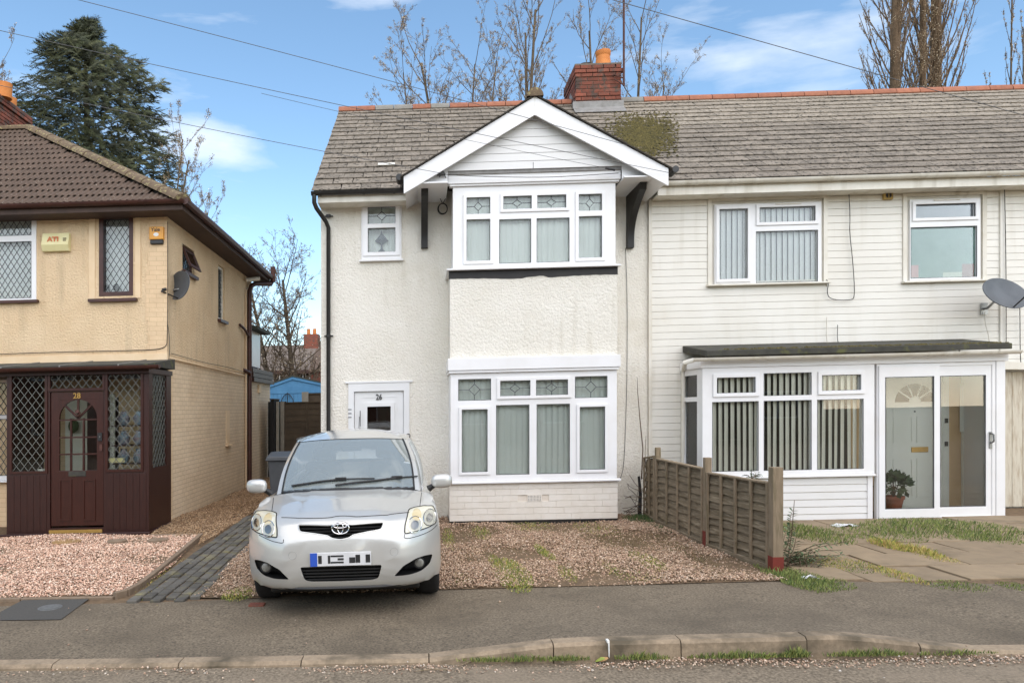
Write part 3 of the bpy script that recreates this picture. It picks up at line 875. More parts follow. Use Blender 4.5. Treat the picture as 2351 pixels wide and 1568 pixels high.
# bay ground floor window
g = [rect(1052, 870, 1127, 919, YB) + (False, 'motif'), rect(1148, 874, 1217, 909, YB) + (False, 'motif'), rect(1230, 872, 1303, 907, YB) + (False, 'motif'), rect(1320, 864, 1394, 913, YB) + (False, 'motif'),
     rect(1060, 940, 1119, 1084, YB) + (True,), rect(1139, 930, 1215, 1089, YB) + (False,), rect(1232, 927, 1308, 1087, YB) + (False,), rect(1330, 934, 1388, 1077, YB) + (True,)]
def level(ps, groups):
    for gset in groups:
        c = sum(ps[i][2] for i in gset)/len(gset); d = sum(ps[i][3] for i in gset)/len(gset)
        for i in gset: ps[i] = (ps[i][0], ps[i][1], c, d)+ps[i][4:]
level(g, [(0, 3), (1, 2), (4, 7), (5, 6)])
bwn = window(H26, YB, (bx0-.005, bx1+.005, zb1+.04, 2.26), g, M['upvc'], name='bay_window', sill=(.06, .05))
# opening light over the middle pair: one proud sash round both
a, b, c, d = g[1][0]-.05, g[2][1]+.05, g[1][2]-.045, g[1][3]+.045
s = MB(); s.plate(a, b, c, d, YB-.034, YB-.013, [g[1][:4], g[2][:4]]); s.build('casement', M['upvc'], bwn, merge=True, bevel=.005)
vblind(bwn, bx0+.1, bx1-.1, zb1+.06, 2.2, YB+.11, .089, 4)
for xa in (bx0-.005, bx1-.055):
    mb = MB(); mb.plate(0, 1, 0, 1, 0, .01, [])
    mb = MB(); mb.box(xa, xa+.06, YB+.076, YW, zb1+.04, 2.26); mb.build('bay_cheek', M['upvc'], H26)
mb = MB(); mb.box(bx0-.03, bx1+.03, YB-.055, YW, 2.262, 2.30); mb.box(bx0-.045, bx1+.045, YB-.075, YW, 2.302, 2.48); mb.build('bay_header', M['upvc'], H26, bevel=.004)
# roughcast panel
zp0, zp1 = 2.482, at(1225, 640, YB)[1]
mb = MB(); mb.box(bx0-.012, bx1+.012, YB, YW, zp0, 3.76); mb.build('bay_panel', M['white_render'], H26)
# black band, ragged lower edge
zk = at(1225, 617, YB)[1]
pts = [(bx0-.03, zk), (bx1+.02, zk)]
xs = np.linspace(bx1+.02, bx0-.03, 40)
low = [(x, 3.66 + .012*math.sin(x*3) + rnd.uniform(-.004, .004) + (.03*abs(math.sin((x-1.5)*45)) if 1.55 < x < 1.85 else 0)) for x in xs]
mb = MB(); mb.prism(pts+low, YB-.006, YB+.03); mb.build('painted_band', M['black'], H26)
# upstairs bay window
k = [rect(1071, 455, 1125, 492, YB)+(True, 'motif'), rect(1155, 452, 1220, 481, YB)+(False, 'motif'), rect(1233, 449, 1299, 479, YB)+(False, 'motif'), rect(1328, 447, 1381, 486, YB)+(False, 'motif'),
     rect(1071, 505, 1125, 600, YB)+(False,), rect(1146, 504, 1219, 605, YB)+(False,), rect(1232, 501, 1307, 602, YB)+(False,), rect(1328, 498, 1381, 592, YB)+(False,)]
level(k, [(0, 3), (1, 2), (4, 7), (5, 6)])
uwn = window(H26, YB, (bx0+.03, bx1-.015, 3.825, 5.03), [p[:4]+(False,)+p[5:] for p in k], M['upvc'], name='bay_window')
for i, j in ((0, 4), (3, 7)):
    a, b = k[i][0]-.05, k[i][1]+.05
    s = MB(); s.plate(a, b, k[j][2]-.05, k[i][3]+.045, YB-.034, YB-.013, [k[i][:4], k[j][:4]]); s.build('casement', M['upvc'], uwn, merge=True, bevel=.005)
a, b, c, d = k[1][0]-.045, k[2][1]+.045, k[1][2]-.045, k[1][3]+.045
s = MB(); s.plate(a, b, c, d, YB-.034, YB-.013, [k[1][:4], k[2][:4]]); s.build('casement', M['upvc'], uwn, merge=True, bevel=.005)
s = MB(); s.prism([(YB-.09, 3.785), (YB-.09, 3.80), (YB-.012, 3.824), (YW, 3.824), (YW, 3.785)], bx0-.06, bx1+.05, 'x'); s.build('sill', M['upvc'], uwn)
vblind(uwn, bx0+.12, bx1-.12, 3.84, 4.98, YB+.11, .089, 4)
for xa in (bx0+.03, bx1-.075):
    mb = MB(); mb.box(xa, xa+.06, YB+.076, YW, 3.825, 5.03); mb.build('bay_cheek', M['upvc'], H26)
mb = MB(); mb.box(bx0-.02, bx1+.03, YB-.05, YB+.05, 5.032, 5.06); mb.box(bx0-.045, bx1+.045, YB-.075, YB+.05, 5.062, 5.235); mb.build('bay_fascia', M['upvc'], H26, bevel=.003)
# gable: boards between the barges
YG = 10.45; AX = 1.64; AZ = 6.23; GX0, GX1 = -.26, 3.56; GZ = 5.13; 
BT = .255                                   # vertical depth of barge board
gs = (AZ-GZ)/(AX-GX0)                       # pitch
YC = 10.60
z = 5.237; gid = 0
while z < AZ-BT:
    z2 = min(z+.115, AZ-BT+.05)
    def hw(zz): return max(.0, (AZ-.05-zz)/gs)
    w0, w1 = hw(z), hw(z2)
    mb = MB()
    def xx(s, w): return AX+s*min(w, 1.86)
    prof = [(0, .0), (.006, .012), (.0, .096)]
    A = [(xx(-1, w0), YC, z+.001), (xx(1, w0), YC, z+.001), (xx(1, w0), YC+.012, z+.001), (xx(-1, w0), YC+.012, z+.001),
         (xx(-1, w1), YC+.006, z2-.001), (xx(1, w1), YC+.006, z2-.001), (xx(1, w1), YC+.018, z2-.001), (xx(-1, w1), YC+.018, z2-.001)]
    mb.add(A, [(0,3,2,1),(4,5,6,7),(0,1,5,4),(1,2,6,5),(2,3,7,6),(3,0,4,7)])
    mb.build('cladding_board', M['clad_gable'], H26); z += .117
mb = MB(); mb.prism([(AX-1.8, 5.19), (AX+1.8, 5.19), (AX, AZ-.06)], YC+.02, YC+.05); mb.build('gable_backing', M['lead_flash'], H26)
mb = MB(); mb.box(AX-.003, AX+.003, YC-.002, YC+.002, 5.24, 5.33); mb.build('board_joint', M['lead'], H26)
# soffits
for a, b in ((GX0+.1, bx0-.05), (bx1+.05, GX1-.1)):
    mb = MB(); mb.box(a, b, YG+.03, YW, 5.03, 5.05); mb.build('soffit', M['upvc'], H26)
    mb = MB(); mb.box(a, b, YC, YC+.02, 5.051, 5.25); mb.build('soffit_upstand', M['upvc'], H26)
# barge boards (each a mitred strip)
def barge(s):
    xe = GX0 if s < 0 else GX1
    pts = [(AX, AZ), (xe, GZ+.0), (xe, GZ-.25), (xe-s*.17, GZ-.26+.105), (AX, AZ-BT-.01)]
    mb = MB(); mb.prism(pts if s > 0 else pts[::-1], YG, YG+.03)
    mb.build('barge_board', M['upvc'], H26, bevel=.002)
    mb = MB(); mb.prism([(xe-s*.02, GZ-.2), (xe-s*.02, GZ+.02), (xe-s*.05, GZ+.03), (xe-s*.2, GZ-.11)], YG+.031, YW+.0); mb.build('box_end', M['upvc'], H26)
barge(-1); barge(1)
mb = MB(); mb.box(AX-.004, AX+.004, YG-.004, YG, AZ-BT, AZ-.01); mb.build('barge_joint', M['clad'], H26)
# gable roof slopes with thick dark slate edge
for s in (-1, 1):
    xe = (GX0 if s < 0 else GX1)+s*.05
    ze = GZ-.03
    n = 9
    for i in range(n):
        t0, t1 = i/n, (i+1)/n
        xa, za = xe+(AX-xe)*t0, ze+(AZ+.0-ze)*t0
        xb, zb = xe+(AX-xe)*t1, ze+(AZ+.0-ze)*t1
        yend = YE+(za+.1-ZE)/math.tan(sl)+.25
        lift = .012
        mb = MB(); mb.prism([(xa, za+.008), (xa, za+.03), (xb+s*.0, zb+.022), (xb, zb+.008)], YG-.035, yend)
        mb.build('verge_slates', M['slate_dark'], H26)
# gable ridge tile
for i in range(5):
    y0 = YG-.05+i*.45
    mb = MB(); vs = []; n = 8
    for yy in (y0, y0+.44):
        for kk in range(n+1):
            a = math.pi*kk/n; vs.append((AX-math.cos(a)*.12, yy, AZ-.0+math.sin(a)*.125-.01))
    vs2 = []
    mb.add(vs, [(j, j+1, n+2+j, n+1+j) for j in range(n)]+[tuple(range(n+1)), tuple(range(2*n+1, n, -1))])
    mb.build('ridge_tile', M['hiptile'], H26, smooth=True)
# little black gutter stops at gable ends
for (u0, v0, u1, v1) in ((908, 403, 926, 450), (1536, 385, 1553, 402)):
    r = rect(u0, v0, u1, v1, 10.9)
    mb = MB(); mb.tube([(r[0]+.06, 10.78, r[3]-.06), (r[0]+.06, 11.02, r[3]-.06)], .05, 10); mb.build('gutter_stop', M['black_pvc'], H26, smooth=True)
# black timber brackets
for uL in (967, 1437):
    x0b = at(uL, 500, YW)[0]
    z_t = 5.03; z_b = at(uL, 572, YW)[1]
    prof = [(YW-.002, z_b), (YW-.09, z_b)]
    for i in range(11):
        t = i/10; prof.append((YW-.09-.62*t**2.6, z_b+.06+(z_t-z_b-.16)*t))
    prof += [(YW-.74, z_t), (YW-.002, z_t)]
    mb = MB(); mb.prism(prof, x0b, x0b+.105, 'x'); mb.build('timber_bracket', M['black'], H26, bevel=.004)
# front door
Dx0, Dx1 = dF
mb = MB(); mb.plate(Dx0-.0, Dx1+.0, -.1, zdt+.02, YW-.02, YW+.06, [(Dx0+.09, Dx1-.09, -.05, zdt-.11)]); mb.box(Dx0-.05, Dx1+.05, YW-.03, YW+.02, zdt+.021, zdt+.05)
frame = mb.build('door_frame', M['door_white'], H26, bevel=.004)
mb = MB(); dg_ = rect(843, 933, 897, 981, YW); hole = (dg_[0], dg_[1], 1.30, dg_[3])
mb.plate(Dx0+.095, Dx1-.095, -.04, zdt-.115, YW+.02, YW+.06, [hole]); door = mb.build('door', M['door_white'], H26, merge=True, bevel=.003)
mb = MB(); mb.plate(hole[0]-.06, hole[1]+.06, hole[2]-.06, hole[3]+.06, YW-.0, YW+.02, [hole]); mb.build('glazing_trim', M['door_white'], door, bevel=.006)
mb = MB(); mb.box(hole[0], hole[1], YW+.03, YW+.036, hole[2], hole[3]); mb.build('door_pane', M['glass_dark'], door)
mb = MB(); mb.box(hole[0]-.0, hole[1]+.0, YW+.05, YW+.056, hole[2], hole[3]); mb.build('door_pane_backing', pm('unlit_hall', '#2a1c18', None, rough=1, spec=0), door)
mb = MB(); mb.plate(Dx0+.19, Dx1-.19, .1, zdt-.2, YW+.014, YW+.02, [(Dx0+.20, Dx1-.20, .11, zdt-.21)]); mb.build('panel_moulding', M['door_white'], door)
nx, nzv = at(870, 912, YW)
text_part('house_number', '26', M['print_black'], door, nx, YW+.012, nzv, .125, .004, stretch=.8, bold=.002)
xh, zh = at(827, 960, YW)
mb = MB(); mb.box(xh-.004, xh+.008, YW-.03, YW-.02, zh-.13, zh+.12); mb.build('handle', M['print_black'], door)
for i in range(3):
    x_, z_ = at(803, 940+i*9, YW); mb = MB(); mb.box(x_-.025, x_+.03, YW-.026, YW-.02, z_-.006, z_+.006); mb.build('hinge', M['print_black'], frame)
# small window
sp = [rect(845, 477, 908, 515, YW)+(False, 'motif'), rect(845, 525, 908, 580, YW)+(False,)]
mx0 = (sp[0][0]+sp[1][0])/2; mx1 = (sp[0][1]+sp[1][1])/2
sp = [(mx0, mx1)+q[2:] for q in sp]
swn = window(H26, YW-.015, wsm, sp, M['upvc'], name='window', sill=(.06, .03))
s = MB(); s.plate(wsm[0]+.025, wsm[1]-.025, sp[1][2]-.06, sp[0][3]+.06, YW-.048, YW-.028, [q[:4] for q in sp]); s.build('casement', M['upvc'], swn, merge=True, bevel=.005)
vblind(swn, wsm[0], wsm[1], wsm[2], wsm[3], YW+.16, .089, 5)
# ornament silhouette behind small window
ox, oz = at(876, 556, YW+.1)
mb = MB(); mb.lathe([(.05, 0), (.06, .02), (.02, .06), (.015, .12), (.05, .16), (.11, .19), (.02, .30), (.003, .36)], (ox, YW+.12, oz-.17), 12); mb.build('ornament', M['dish'], swn)
# eaves: fascia, soffit and gutter left of the gable
mb = MB(); mb.box(xL-.0, GX0+.06, 11.10, 11.12, 4.97, 5.12); mb.box(xL-.0, GX0+.06, 11.121, YW, 4.975, 5.0); mb.build('fascia', M['upvc_old'], H26)
gt = gutter(H26, xL-.09, GX0+.0, 11.04, 5.12, M['black_pvc'], .055, brackets=[at(835, 440, 11.04)[0], at(905, 440, 11.04)[0], xL+.05])
# downpipe with swan neck
px_ = at(755, 700, YW)[0]
zt = 5.06
mb = MB(); mb.tube([(xL-.045, 11.04, zt+.02), (xL-.045, 11.04, zt-.10), (xL-.02, 11.1, zt-.17), (px_-.03, 11.36, zt-.32), (px_, YW-.05, zt-.40), (px_, YW-.05, -.02)], .034, 12)
dp = mb.build('downpipe', M['black_pvc'], H26, smooth=True)
for v in (498, 772):
    z_ = at(755, v, YW)[1]
    mb = MB(); mb.lathe([(.042, 0), (.042, .035)], (px_, YW-.05, z_-.02), 12); mb.box(px_-.07, px_+.07, YW-.03, YW-.002, z_-.006, z_+.012); mb.build('pipe_clip', M['black_pvc'], dp)
# roof
RF = thing('slate_roof_anchor', 'x', 'x', (0, YE, ZE)); 
del RF['label']; del RF['category']; RF.name = 'roof'
RF.parent = H26; RF.location = WL[RF]-WL[H26]
PX = 3.62
def roofslab(parent, x0, x1):
    mb = MB(); t = .05
    mb.prism([(YE+.02, ZE-.03), (YR, ZR-.03), (18.6, 5.1), (18.6, 5.0), (YR, ZR-.16), (YE+.10, ZE-.03)], x0, x1, 'x')
    return mb.build('roof_deck', M['slate_dark'], parent)
roofslab(RF, xL-.07, PX)
def skip26(c, y, z):
    return (z < AZ+.02 - gs*abs(c-AX) - .10) and (GX0-.0 < c < GX1+.0)
make_slates(RF, xL-.09, PX, skip26, 300)
gm_ = {0: 'terracotta', 1: 'terracotta', 2: 'ridge_grey', 3: 'ridge_grey', 4: 'terracotta', 5: 'ridge_grey'}
ridge_run(RF, xL-.1, 3.15, .38, lambda i: M[gm_.get(i, 'terracotta')])
# repaired slate with a tag
r = rect(868, 366, 911, 379, 12.0)
t = ((r[2]+r[3])/2-ZE)/math.sin(sl)
for dx, w in ((0, .2), (.13, .1)):
    p = (at(886, 372, YE+math.cos(sl)*1.1)[0]+dx-.03, YE+math.cos(sl)*1.0, ZE+math.sin(sl)*1.0+.045)
    b = MB(); b.box(-w/2, w/2, 0, .12, -.004, .004); me = raw_mesh(b, 'slate_patch', M['print_white'] if False else M['clad'])
    inst('pale_slate', me, RF, p, Matrix.Rotation(sl-.05, 3, 'X'))

# chimney stack: each brick built
CH = thing('chimney_stack', 'red brick chimney on the slate ridge with one orange pot', 'chimney', (3.6, 14.6, 7.3))
cr_ = rect(1322, 148, 1425, 253, 14.35)
cy0 = 14.35; cx0 = at(1322, 200, cy0)[0]; cx1 = at(1425, 200, cy0)[0]; cz1 = at(1373, 150, cy0)[1]; cz0 = 7.1
mb = MB(); mb.box(cx0+.012, cx1-.012, cy0+.012, cy0+1.05, cz0, cz1-.02); mb.build('core', M['mortar'], CH)
h = .0775; w = .228
def brick_mesh(lx, ly, lz):
    b = MB(); b.box(-lx/2, lx/2, -ly/2, ly/2, -lz/2, lz/2); me = raw_mesh(b, 'brick', M['brick'])
    q = bmesh.new(); q.from_mesh(me); bmesh.ops.bevel(q, geom=q.edges, offset=.004, segments=1, affect='EDGES'); q.to_mesh(me); q.free(); return me
B1 = brick_mesh(w-.011, .10, h-.011); B2 = brick_mesh(w/2-.011, .10, h-.011); B3 = brick_mesh(.10, w-.011, h-.011); B4 = brick_mesh(.10, w/2-.011, h-.011)
nrow = int((cz1-cz0)/h)
for rr in range(nrow):
    z = cz1-(rr+.5)*h
    if z < 7.25: break
    ov = .035 if rr in (0, 1) else (.02 if rr in (2, 7) else 0)
    ov = {0: .03, 1: .03, 2: .015, 7: .02, 8: .01}.get(rr, 0)
    x = cx0-ov+(0 if rr % 2 else -w/2)
    while x < cx1+ov-.03:
        lo, hi = max(x, cx0-ov), min(x+w, cx1+ov)
        inst('brick', B1 if hi-lo > .17 else B2, CH, ((lo+hi)/2, cy0+.05-ov, z), Matrix.Rotation(rnd.uniform(-.015, .015), 3, 'Z'))
        x += w
    y = cy0+.11-ov+(0 if rr % 2 else -w/2)
    while y < cy0+1.05+ov:
        lo, hi = max(y, cy0+.105-ov), min(y+w, cy0+1.06+ov)
        if hi-lo > .05:
            inst('brick', B3 if hi-lo > .17 else B4, CH, (cx0+.05-ov, (lo+hi)/2, z))
            inst('brick', B3 if hi-lo > .17 else B4, CH, (cx1-.05+ov, (lo+hi)/2, z))
        y += w
mb = MB(); mb.box(cx0-.02, cx1+.02, cy0-.02, cy0+1.07, cz1, cz1+.03); mb.build('flaunching', M['mortar'], CH)
px_, pz_ = at(1385, 148, 14.5)
mb = MB(); mb.lathe([(.17, 0), (.165, .05), (.135, .28), (.15, .30), (.15, .38), (.12, .385), (.11, .2)], (px_+.02, 14.6, cz1), 20); mb.build('chimney_pot', M['pot'], CH, smooth=True)
px_ = at(1341, 148, 14.9)[0]
mb = MB(); mb.lathe([(.09, 0), (.09, .12)], (px_, 14.8, cz1), 16); mb.lathe([(.13, .12), (.13, .22), (.1, .23)], (px_, 14.8, cz1), 16); mb.build('flue_cowl', M['black_pvc'], CH, smooth=True)
# lead apron and stepped flashing
mb = MB(); zf = lambda y: ZE+(y-YE)*math.tan(sl)
mb.prism([(cy0-.22, zf(cy0-.22)+.035), (cy0-.22, zf(cy0-.22)+.045), (cy0-.005, zf(cy0)+.06), (cy0-.005, zf(cy0)+.17), (cy0-.02, zf(cy0)+.17), (cy0-.02, zf(cy0)+.05)], cx0-.06, cx1+.06, 'x'); mb.build('lead_apron', M['lead_flash'], CH)
mb = MB()
for i in range(5):
    y = cy0+i*.11; mb.box(cx0-.012, cx0-.002, y, y+.11, zf(y)+.02, zf(y)+.2)
mb.build('stepped_flashing', M['lead_flash'], CH)
# aerial mast
AE = thing('aerial_mast', 'rusty aerial pole strapped to the right side of the red chimney', 'aerial', (cx1+.06, 14.4, cz1-.4))
ax_, az_ = at(1432, 0, 14.4)
mx = at(1429, 150, 14.4)[0]
mb = MB(); mb.tube([(mx, 14.3, cz1-.45), (mx, 14.3, cz1+1.6)], .022, 8); mb.build('pole', M['rust'], AE, smooth=True)
mb = MB(); mb.tube([(mx-.0, 14.3, cz1-.3), (cx1-.15, 14.31, cz1-.22), (cx1-.13, 14.3, cz1-.32), (mx, 14.28, cz1-.45)], .012, 6); mb.build('bracket', M['rust'], AE)
mb = MB(); mb.tube([(mx-.35, 14.3, cz1+1.35), (mx+.1, 14.3, cz1+1.33)], .01, 6); mb.build('aerial_arm', M['rust'], AE)
# moss on the roof beside the chimney
mb = MB()
for _ in range(3600):
    u = rnd.gauss(1478, 36); v = rnd.gauss(312, 24)
    if (u-1475)/70 > 1.2 or abs(v-312) > 52: continue
    # intersect with roof plane
    lo_, hi_ = YE, YR
    for __ in range(18):
        m_ = (lo_+hi_)/2; xx_, zz_ = at(u, v, m_)
        if zz_ < zf(m_): hi_ = m_
        else: lo_ = m_
    xx_, zz_ = at(u, v, lo_)
    s_ = rnd.uniform(.008, .026)
    n = 6
    vs = [(xx_+s_*math.cos(6.28*k/n)*rnd.uniform(.7, 1.3), lo_+s_*math.sin(6.28*k/n)*rnd.uniform(.7, 1.3), zf(lo_)+.03+math.tan(sl)*s_*math.sin(6.28*k/n)) for k in range(n)]+[(xx_, lo_, zf(lo_)+.032+s_*.7)]
    mb.add(vs, [(k, (k+1) % n, n) for k in range(n)])
tag(mb.build('moss', M['moss']), 'green-brown moss patch on the slates below the chimney', 'moss', kind='stuff')
# ------------------------------------------------------------------ right-hand neighbour, clad in white boards
YN = 11.42
HN = thing('clad_terrace_house', 'mid terrace house clad in white horizontal boards with white gutter, right of number 26', 'house', (6, YN, 0))
nL, nR = 3.6, 12.0
w1 = (at(1640, 560, YN)[0], at(1885, 560, YN)[0], 3.60, at(1760, 467, YN)[1])
w2 = (at(2088, 550, YN)[0], at(2250, 550, YN)[0], 3.57, at(2170, 457, YN)[1])
mb = MB(); mb.plate(nL, nR, -.15, 5.1, YN+.03, YN+.2, [(w1[0]+.04, w1[1]-.04, w1[2]+.04, w1[3]-.04), (w2[0]+.04, w2[1]-.04, w2[2]+.04, w2[3]-.04), (4.5, 6.3, .7, 2.1)])
mb.build('wall', M['clad'], HN, merge=True)
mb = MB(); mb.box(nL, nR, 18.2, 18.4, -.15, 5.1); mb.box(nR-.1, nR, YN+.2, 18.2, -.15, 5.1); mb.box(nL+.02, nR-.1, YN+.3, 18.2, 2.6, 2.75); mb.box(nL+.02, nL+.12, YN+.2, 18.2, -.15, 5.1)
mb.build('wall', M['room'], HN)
# boards
def boards(parent, x0, x1, z0, z1, y, holes, pitch, mat, taper=.005):
    z = z0
    while z < z1-.02:
        zt = min(z+pitch, z1)
        segs = [(x0, x1)]
        for h in holes:
            if h[2] < zt-.01 and h[3] > z+.01:
                ns = []
                for a, b in segs:
                    if h[0] > a and h[0] < b or h[1] > a and h[1] < b or (h[0] <= a and h[1] >= b):
                        if h[0]-a > .02: ns.append((a, h[0]))
                        if b-h[1] > .02: ns.append((h[1], b))
                    else: ns.append((a, b))
                segs = ns
        for a, b in segs:
            mb = MB()
            mb.prism([(y, z+.003), (y-taper-.001, z+.005), (y-taper*.7, zt-.006), (y-.002, zt-.001), (y+.012, zt-.001), (y+.012, z+.003)], a+.001, b-.001, 'x')
            mb.build('cladding_board', mat, parent)
        z += pitch
hw1 = (w1[0]-.10, w1[1]+.10, w1[2]-.06, w1[3]+.10); hw2 = (w2[0]-.10, w2[1]+.10, w2[2]-.06, w2[3]+.10)
boards(HN, nL+.03, 9.02, .0, 4.93, YN+.018, [hw1, hw2, (4.28, 8.42, -.1, 2.58)], .110, M['clad'])
boards(HN, 9.09, 12, .0, 4.93, YN+.018, [(0, 0, 0, 0), (9.1, 12, -.1, 2.2)], .110, M['clad'])
mb = MB(); mb.box(nL-.02, nL+.03, YN-.015, YN+.03, 0, 4.98); mb.build('trim', M['upvc_old'], HN)
mb = MB(); mb.box(9.02, 9.09, YN-.012, YN+.03, 2.4, 4.98); mb.build('trim', M['clad'], HN)
for hw in (hw1, hw2):
    mb = MB(); mb.plate(hw[0], hw[1], hw[2]+.02, hw[3], YN-.008, YN+.02, [(hw[0]+.06, hw[1]-.06, hw[2]+.05, hw[3]-.045)]); mb.build('trim', M['upvc_old'], HN)
p1 = [rect(1650, 481, 1715, 641, YN)+(True,), rect(1742, 476, 1870, 510, YN)+(True,), rect(1735, 530, 1877, 648, YN)+(False,)]
wa = window(HN, YN, w1, p1, M['upvc'], sill=(.07, .12), sm=M['upvc_old'], sash_w=.05)
vblind(wa, w1[0]+.05, w1[1]-.05, w1[2]+.03, w1[3], YN+.10, .088, 16, M['blind_grey'], width=.089)
p2 = [rect(2100, 469, 2237, 500, YN)+(True,), rect(2090, 521, 2242, 638, YN)+(False,)]
wb = window(HN, YN, w2, p2, M['upvc'], sill=(.07, .12), sm=M['upvc_old'], sash_w=.05)
mb = MB(); q = p2[1]; mb.box(q[0]-.01, q[1]+.01, YN+.03, YN+.036, q[2]-.01, q[3]+.01); mb.build('obscured_pane', M['frosted'], wb)
mb = MB(); q = p2[0]; mb.box(q[0]-.01, q[1]+.01, YN+.03, YN+.036, q[2]-.01, q[3]+.01); mb.build('obscured_pane', M['frosted_grey'], wb)
for wn_, (u, v) in ((wa, (1807, 470)), (wb, (2170, 461))):
    x, z = at(u, v, YN); mb = MB(); mb.box(x-.2, x+.2, YN-.05, YN-.03, z-.008, z+.008); mb.build('trickle_vent', M['upvc_old'], wn_, bevel=.003)
# things behind obscured glass
for (u0, v0, u1, v1, mt, lab) in ((2091, 608, 2112, 637, 'pink', 'pink packet'), (2168, 624, 2212, 637, 'pale', 'pale box'), (2212, 605, 2240, 637, 'rose', 'rose box')):
    q = rect(u0, v0, u1, v1, YN); mb = MB(); mb.box(q[0], q[1], YN+.029, YN+.0335, q[2], q[3])
    mb.build('item_behind_glass', pm('item_'+mt, {'pink': '#c9a09a', 'pale': '#c3cdbb', 'rose': '#a08078'}[mt], None, rough=.5), wb, bevel=.0015)
# fascia, gutter
mb = MB(); mb.box(3.62, nR, 11.10, 11.12, 4.93, 5.07); mb.box(3.62, nR, 11.121, YN+.05, 4.94, 4.96); mb.build('fascia', M['upvc_old'], HN)
brs = [at(u, 415, 11.04)[0] for u in (1600, 1680, 1690, 1735, 1905, 2110, 2258, 2290, 2300)]
gutter(HN, 3.66, nR, 11.04, 5.115, M['upvc_old'], .058, brackets=brs)
mb = MB(); x, z = at(2255, 423, 11.04)
# vent
q = rect(2027, 440, 2048, 459, YN); mb = MB(); mb.box(q[0], q[1], YN-.03, YN+.02, q[2], q[3]); vt = mb.build('wall_vent', M['vent_ochre'], HN, bevel=.004)
cxv, czv = (q[0]+q[1])/2, (q[2]+q[3])/2
mb = MB(); vs = [(cxv+.045*math.cos(t), czv+.045*math.sin(t)) for t in [6.283*i/18 for i in range(18)]]; mb.prism(vs, YN-.034, YN-.02); mb.build('vent_hole', M['print_black'], vt)
mb = MB(); mb.box(cxv-.006, cxv+.006, YN-.038, YN-.03, czv-.045, czv+.045); mb.build('vent_bar', M['vent_ochre'], vt)
# roof
RN = bpy.data.objects.new('roof', None); COL.objects.link(RN); WL[RN] = Vector((6, YE, ZE+SLOPE*6)); RN.parent = HN; RN.location = WL[RN]-WL[HN]
roofslab(RN, PX+.003, 12.6)
def skipn(c, y, z):
    return c-.15 < GX1+.05 and z < AZ-gs*abs(c-AX)-.1
make_slates(RN, PX, 12.5, skipn, 300, w=.33)
ridge_run(RN, 4.05, 12.6, .46, lambda i: M['ridge_grey'] if i in (0,) else M['terracotta'])
# cables on the wall
def cable(name, label, pts, r=.006, mat='cable', cat='cable', n=5, group=None, smooth=2):
    P = [Vector(p) for p in pts]
    for _ in range(smooth):
        Q = [P[0]]
        for a, b in zip(P[:-1], P[1:]): Q += [a*.75+b*.25, a*.25+b*.75]
        Q.append(P[-1]); P = Q
    mb = MB(); mb.tube(P, r, n)
    return tag(mb.build(name, M[mat], smooth='all'), label, cat, group)
def wp(uv, Y): return [(at(u, v, Y)[0], Y, at(u, v, Y)[1]) for u, v in uv]
cable('wall_cable', 'black cable dropping from the gutter and looping back to the blinds window sill', wp([(1948, 425), (1952, 500), (1950, 530), (1958, 600), (1963, 680), (1955, 690), (1905, 688), (1898, 670), (1903, 650), (1897, 642)], YN-.03))
cable('wall_cable', 'black cable running straight down the boards left of the satellite dish', wp([(2306, 428), (2308, 500), (2310, 640), (2310, 795)], YN-.035))
cable('wall_cable', 'black cable at the picture edge below the grey satellite dish', wp([(2341, 690), (2342, 740), (2342, 800), (2344, 840), (2351, 850)], YN-.035))
cable('wall_cable', 'short black cable on the boards above the porch felt', wp([(1923, 746), (1922, 780), (1928, 797), (1940, 803)], YN-.03), .005)
cable('wall_cable', 'pale cable on the boards left of the short black cable', wp([(1898, 728), (1897, 770), (1900, 795), (1910, 802)], YN-.03), .005, 'cable_white')
cable('wall_cable', 'pale cable hanging from the satellite dish bracket', wp([(2260, 715), (2262, 745), (2270, 770), (2272, 797)], YN-.03), .005, 'cable_white')
cable('wall_cable', 'thin black cable stapled down the white roughcast right of the bay', wp([(1436, 570), (1440, 680), (1440, 800), (1439, 900), (1434, 1040), (1430, 1085), (1420, 1105)], YW-.012), .004)
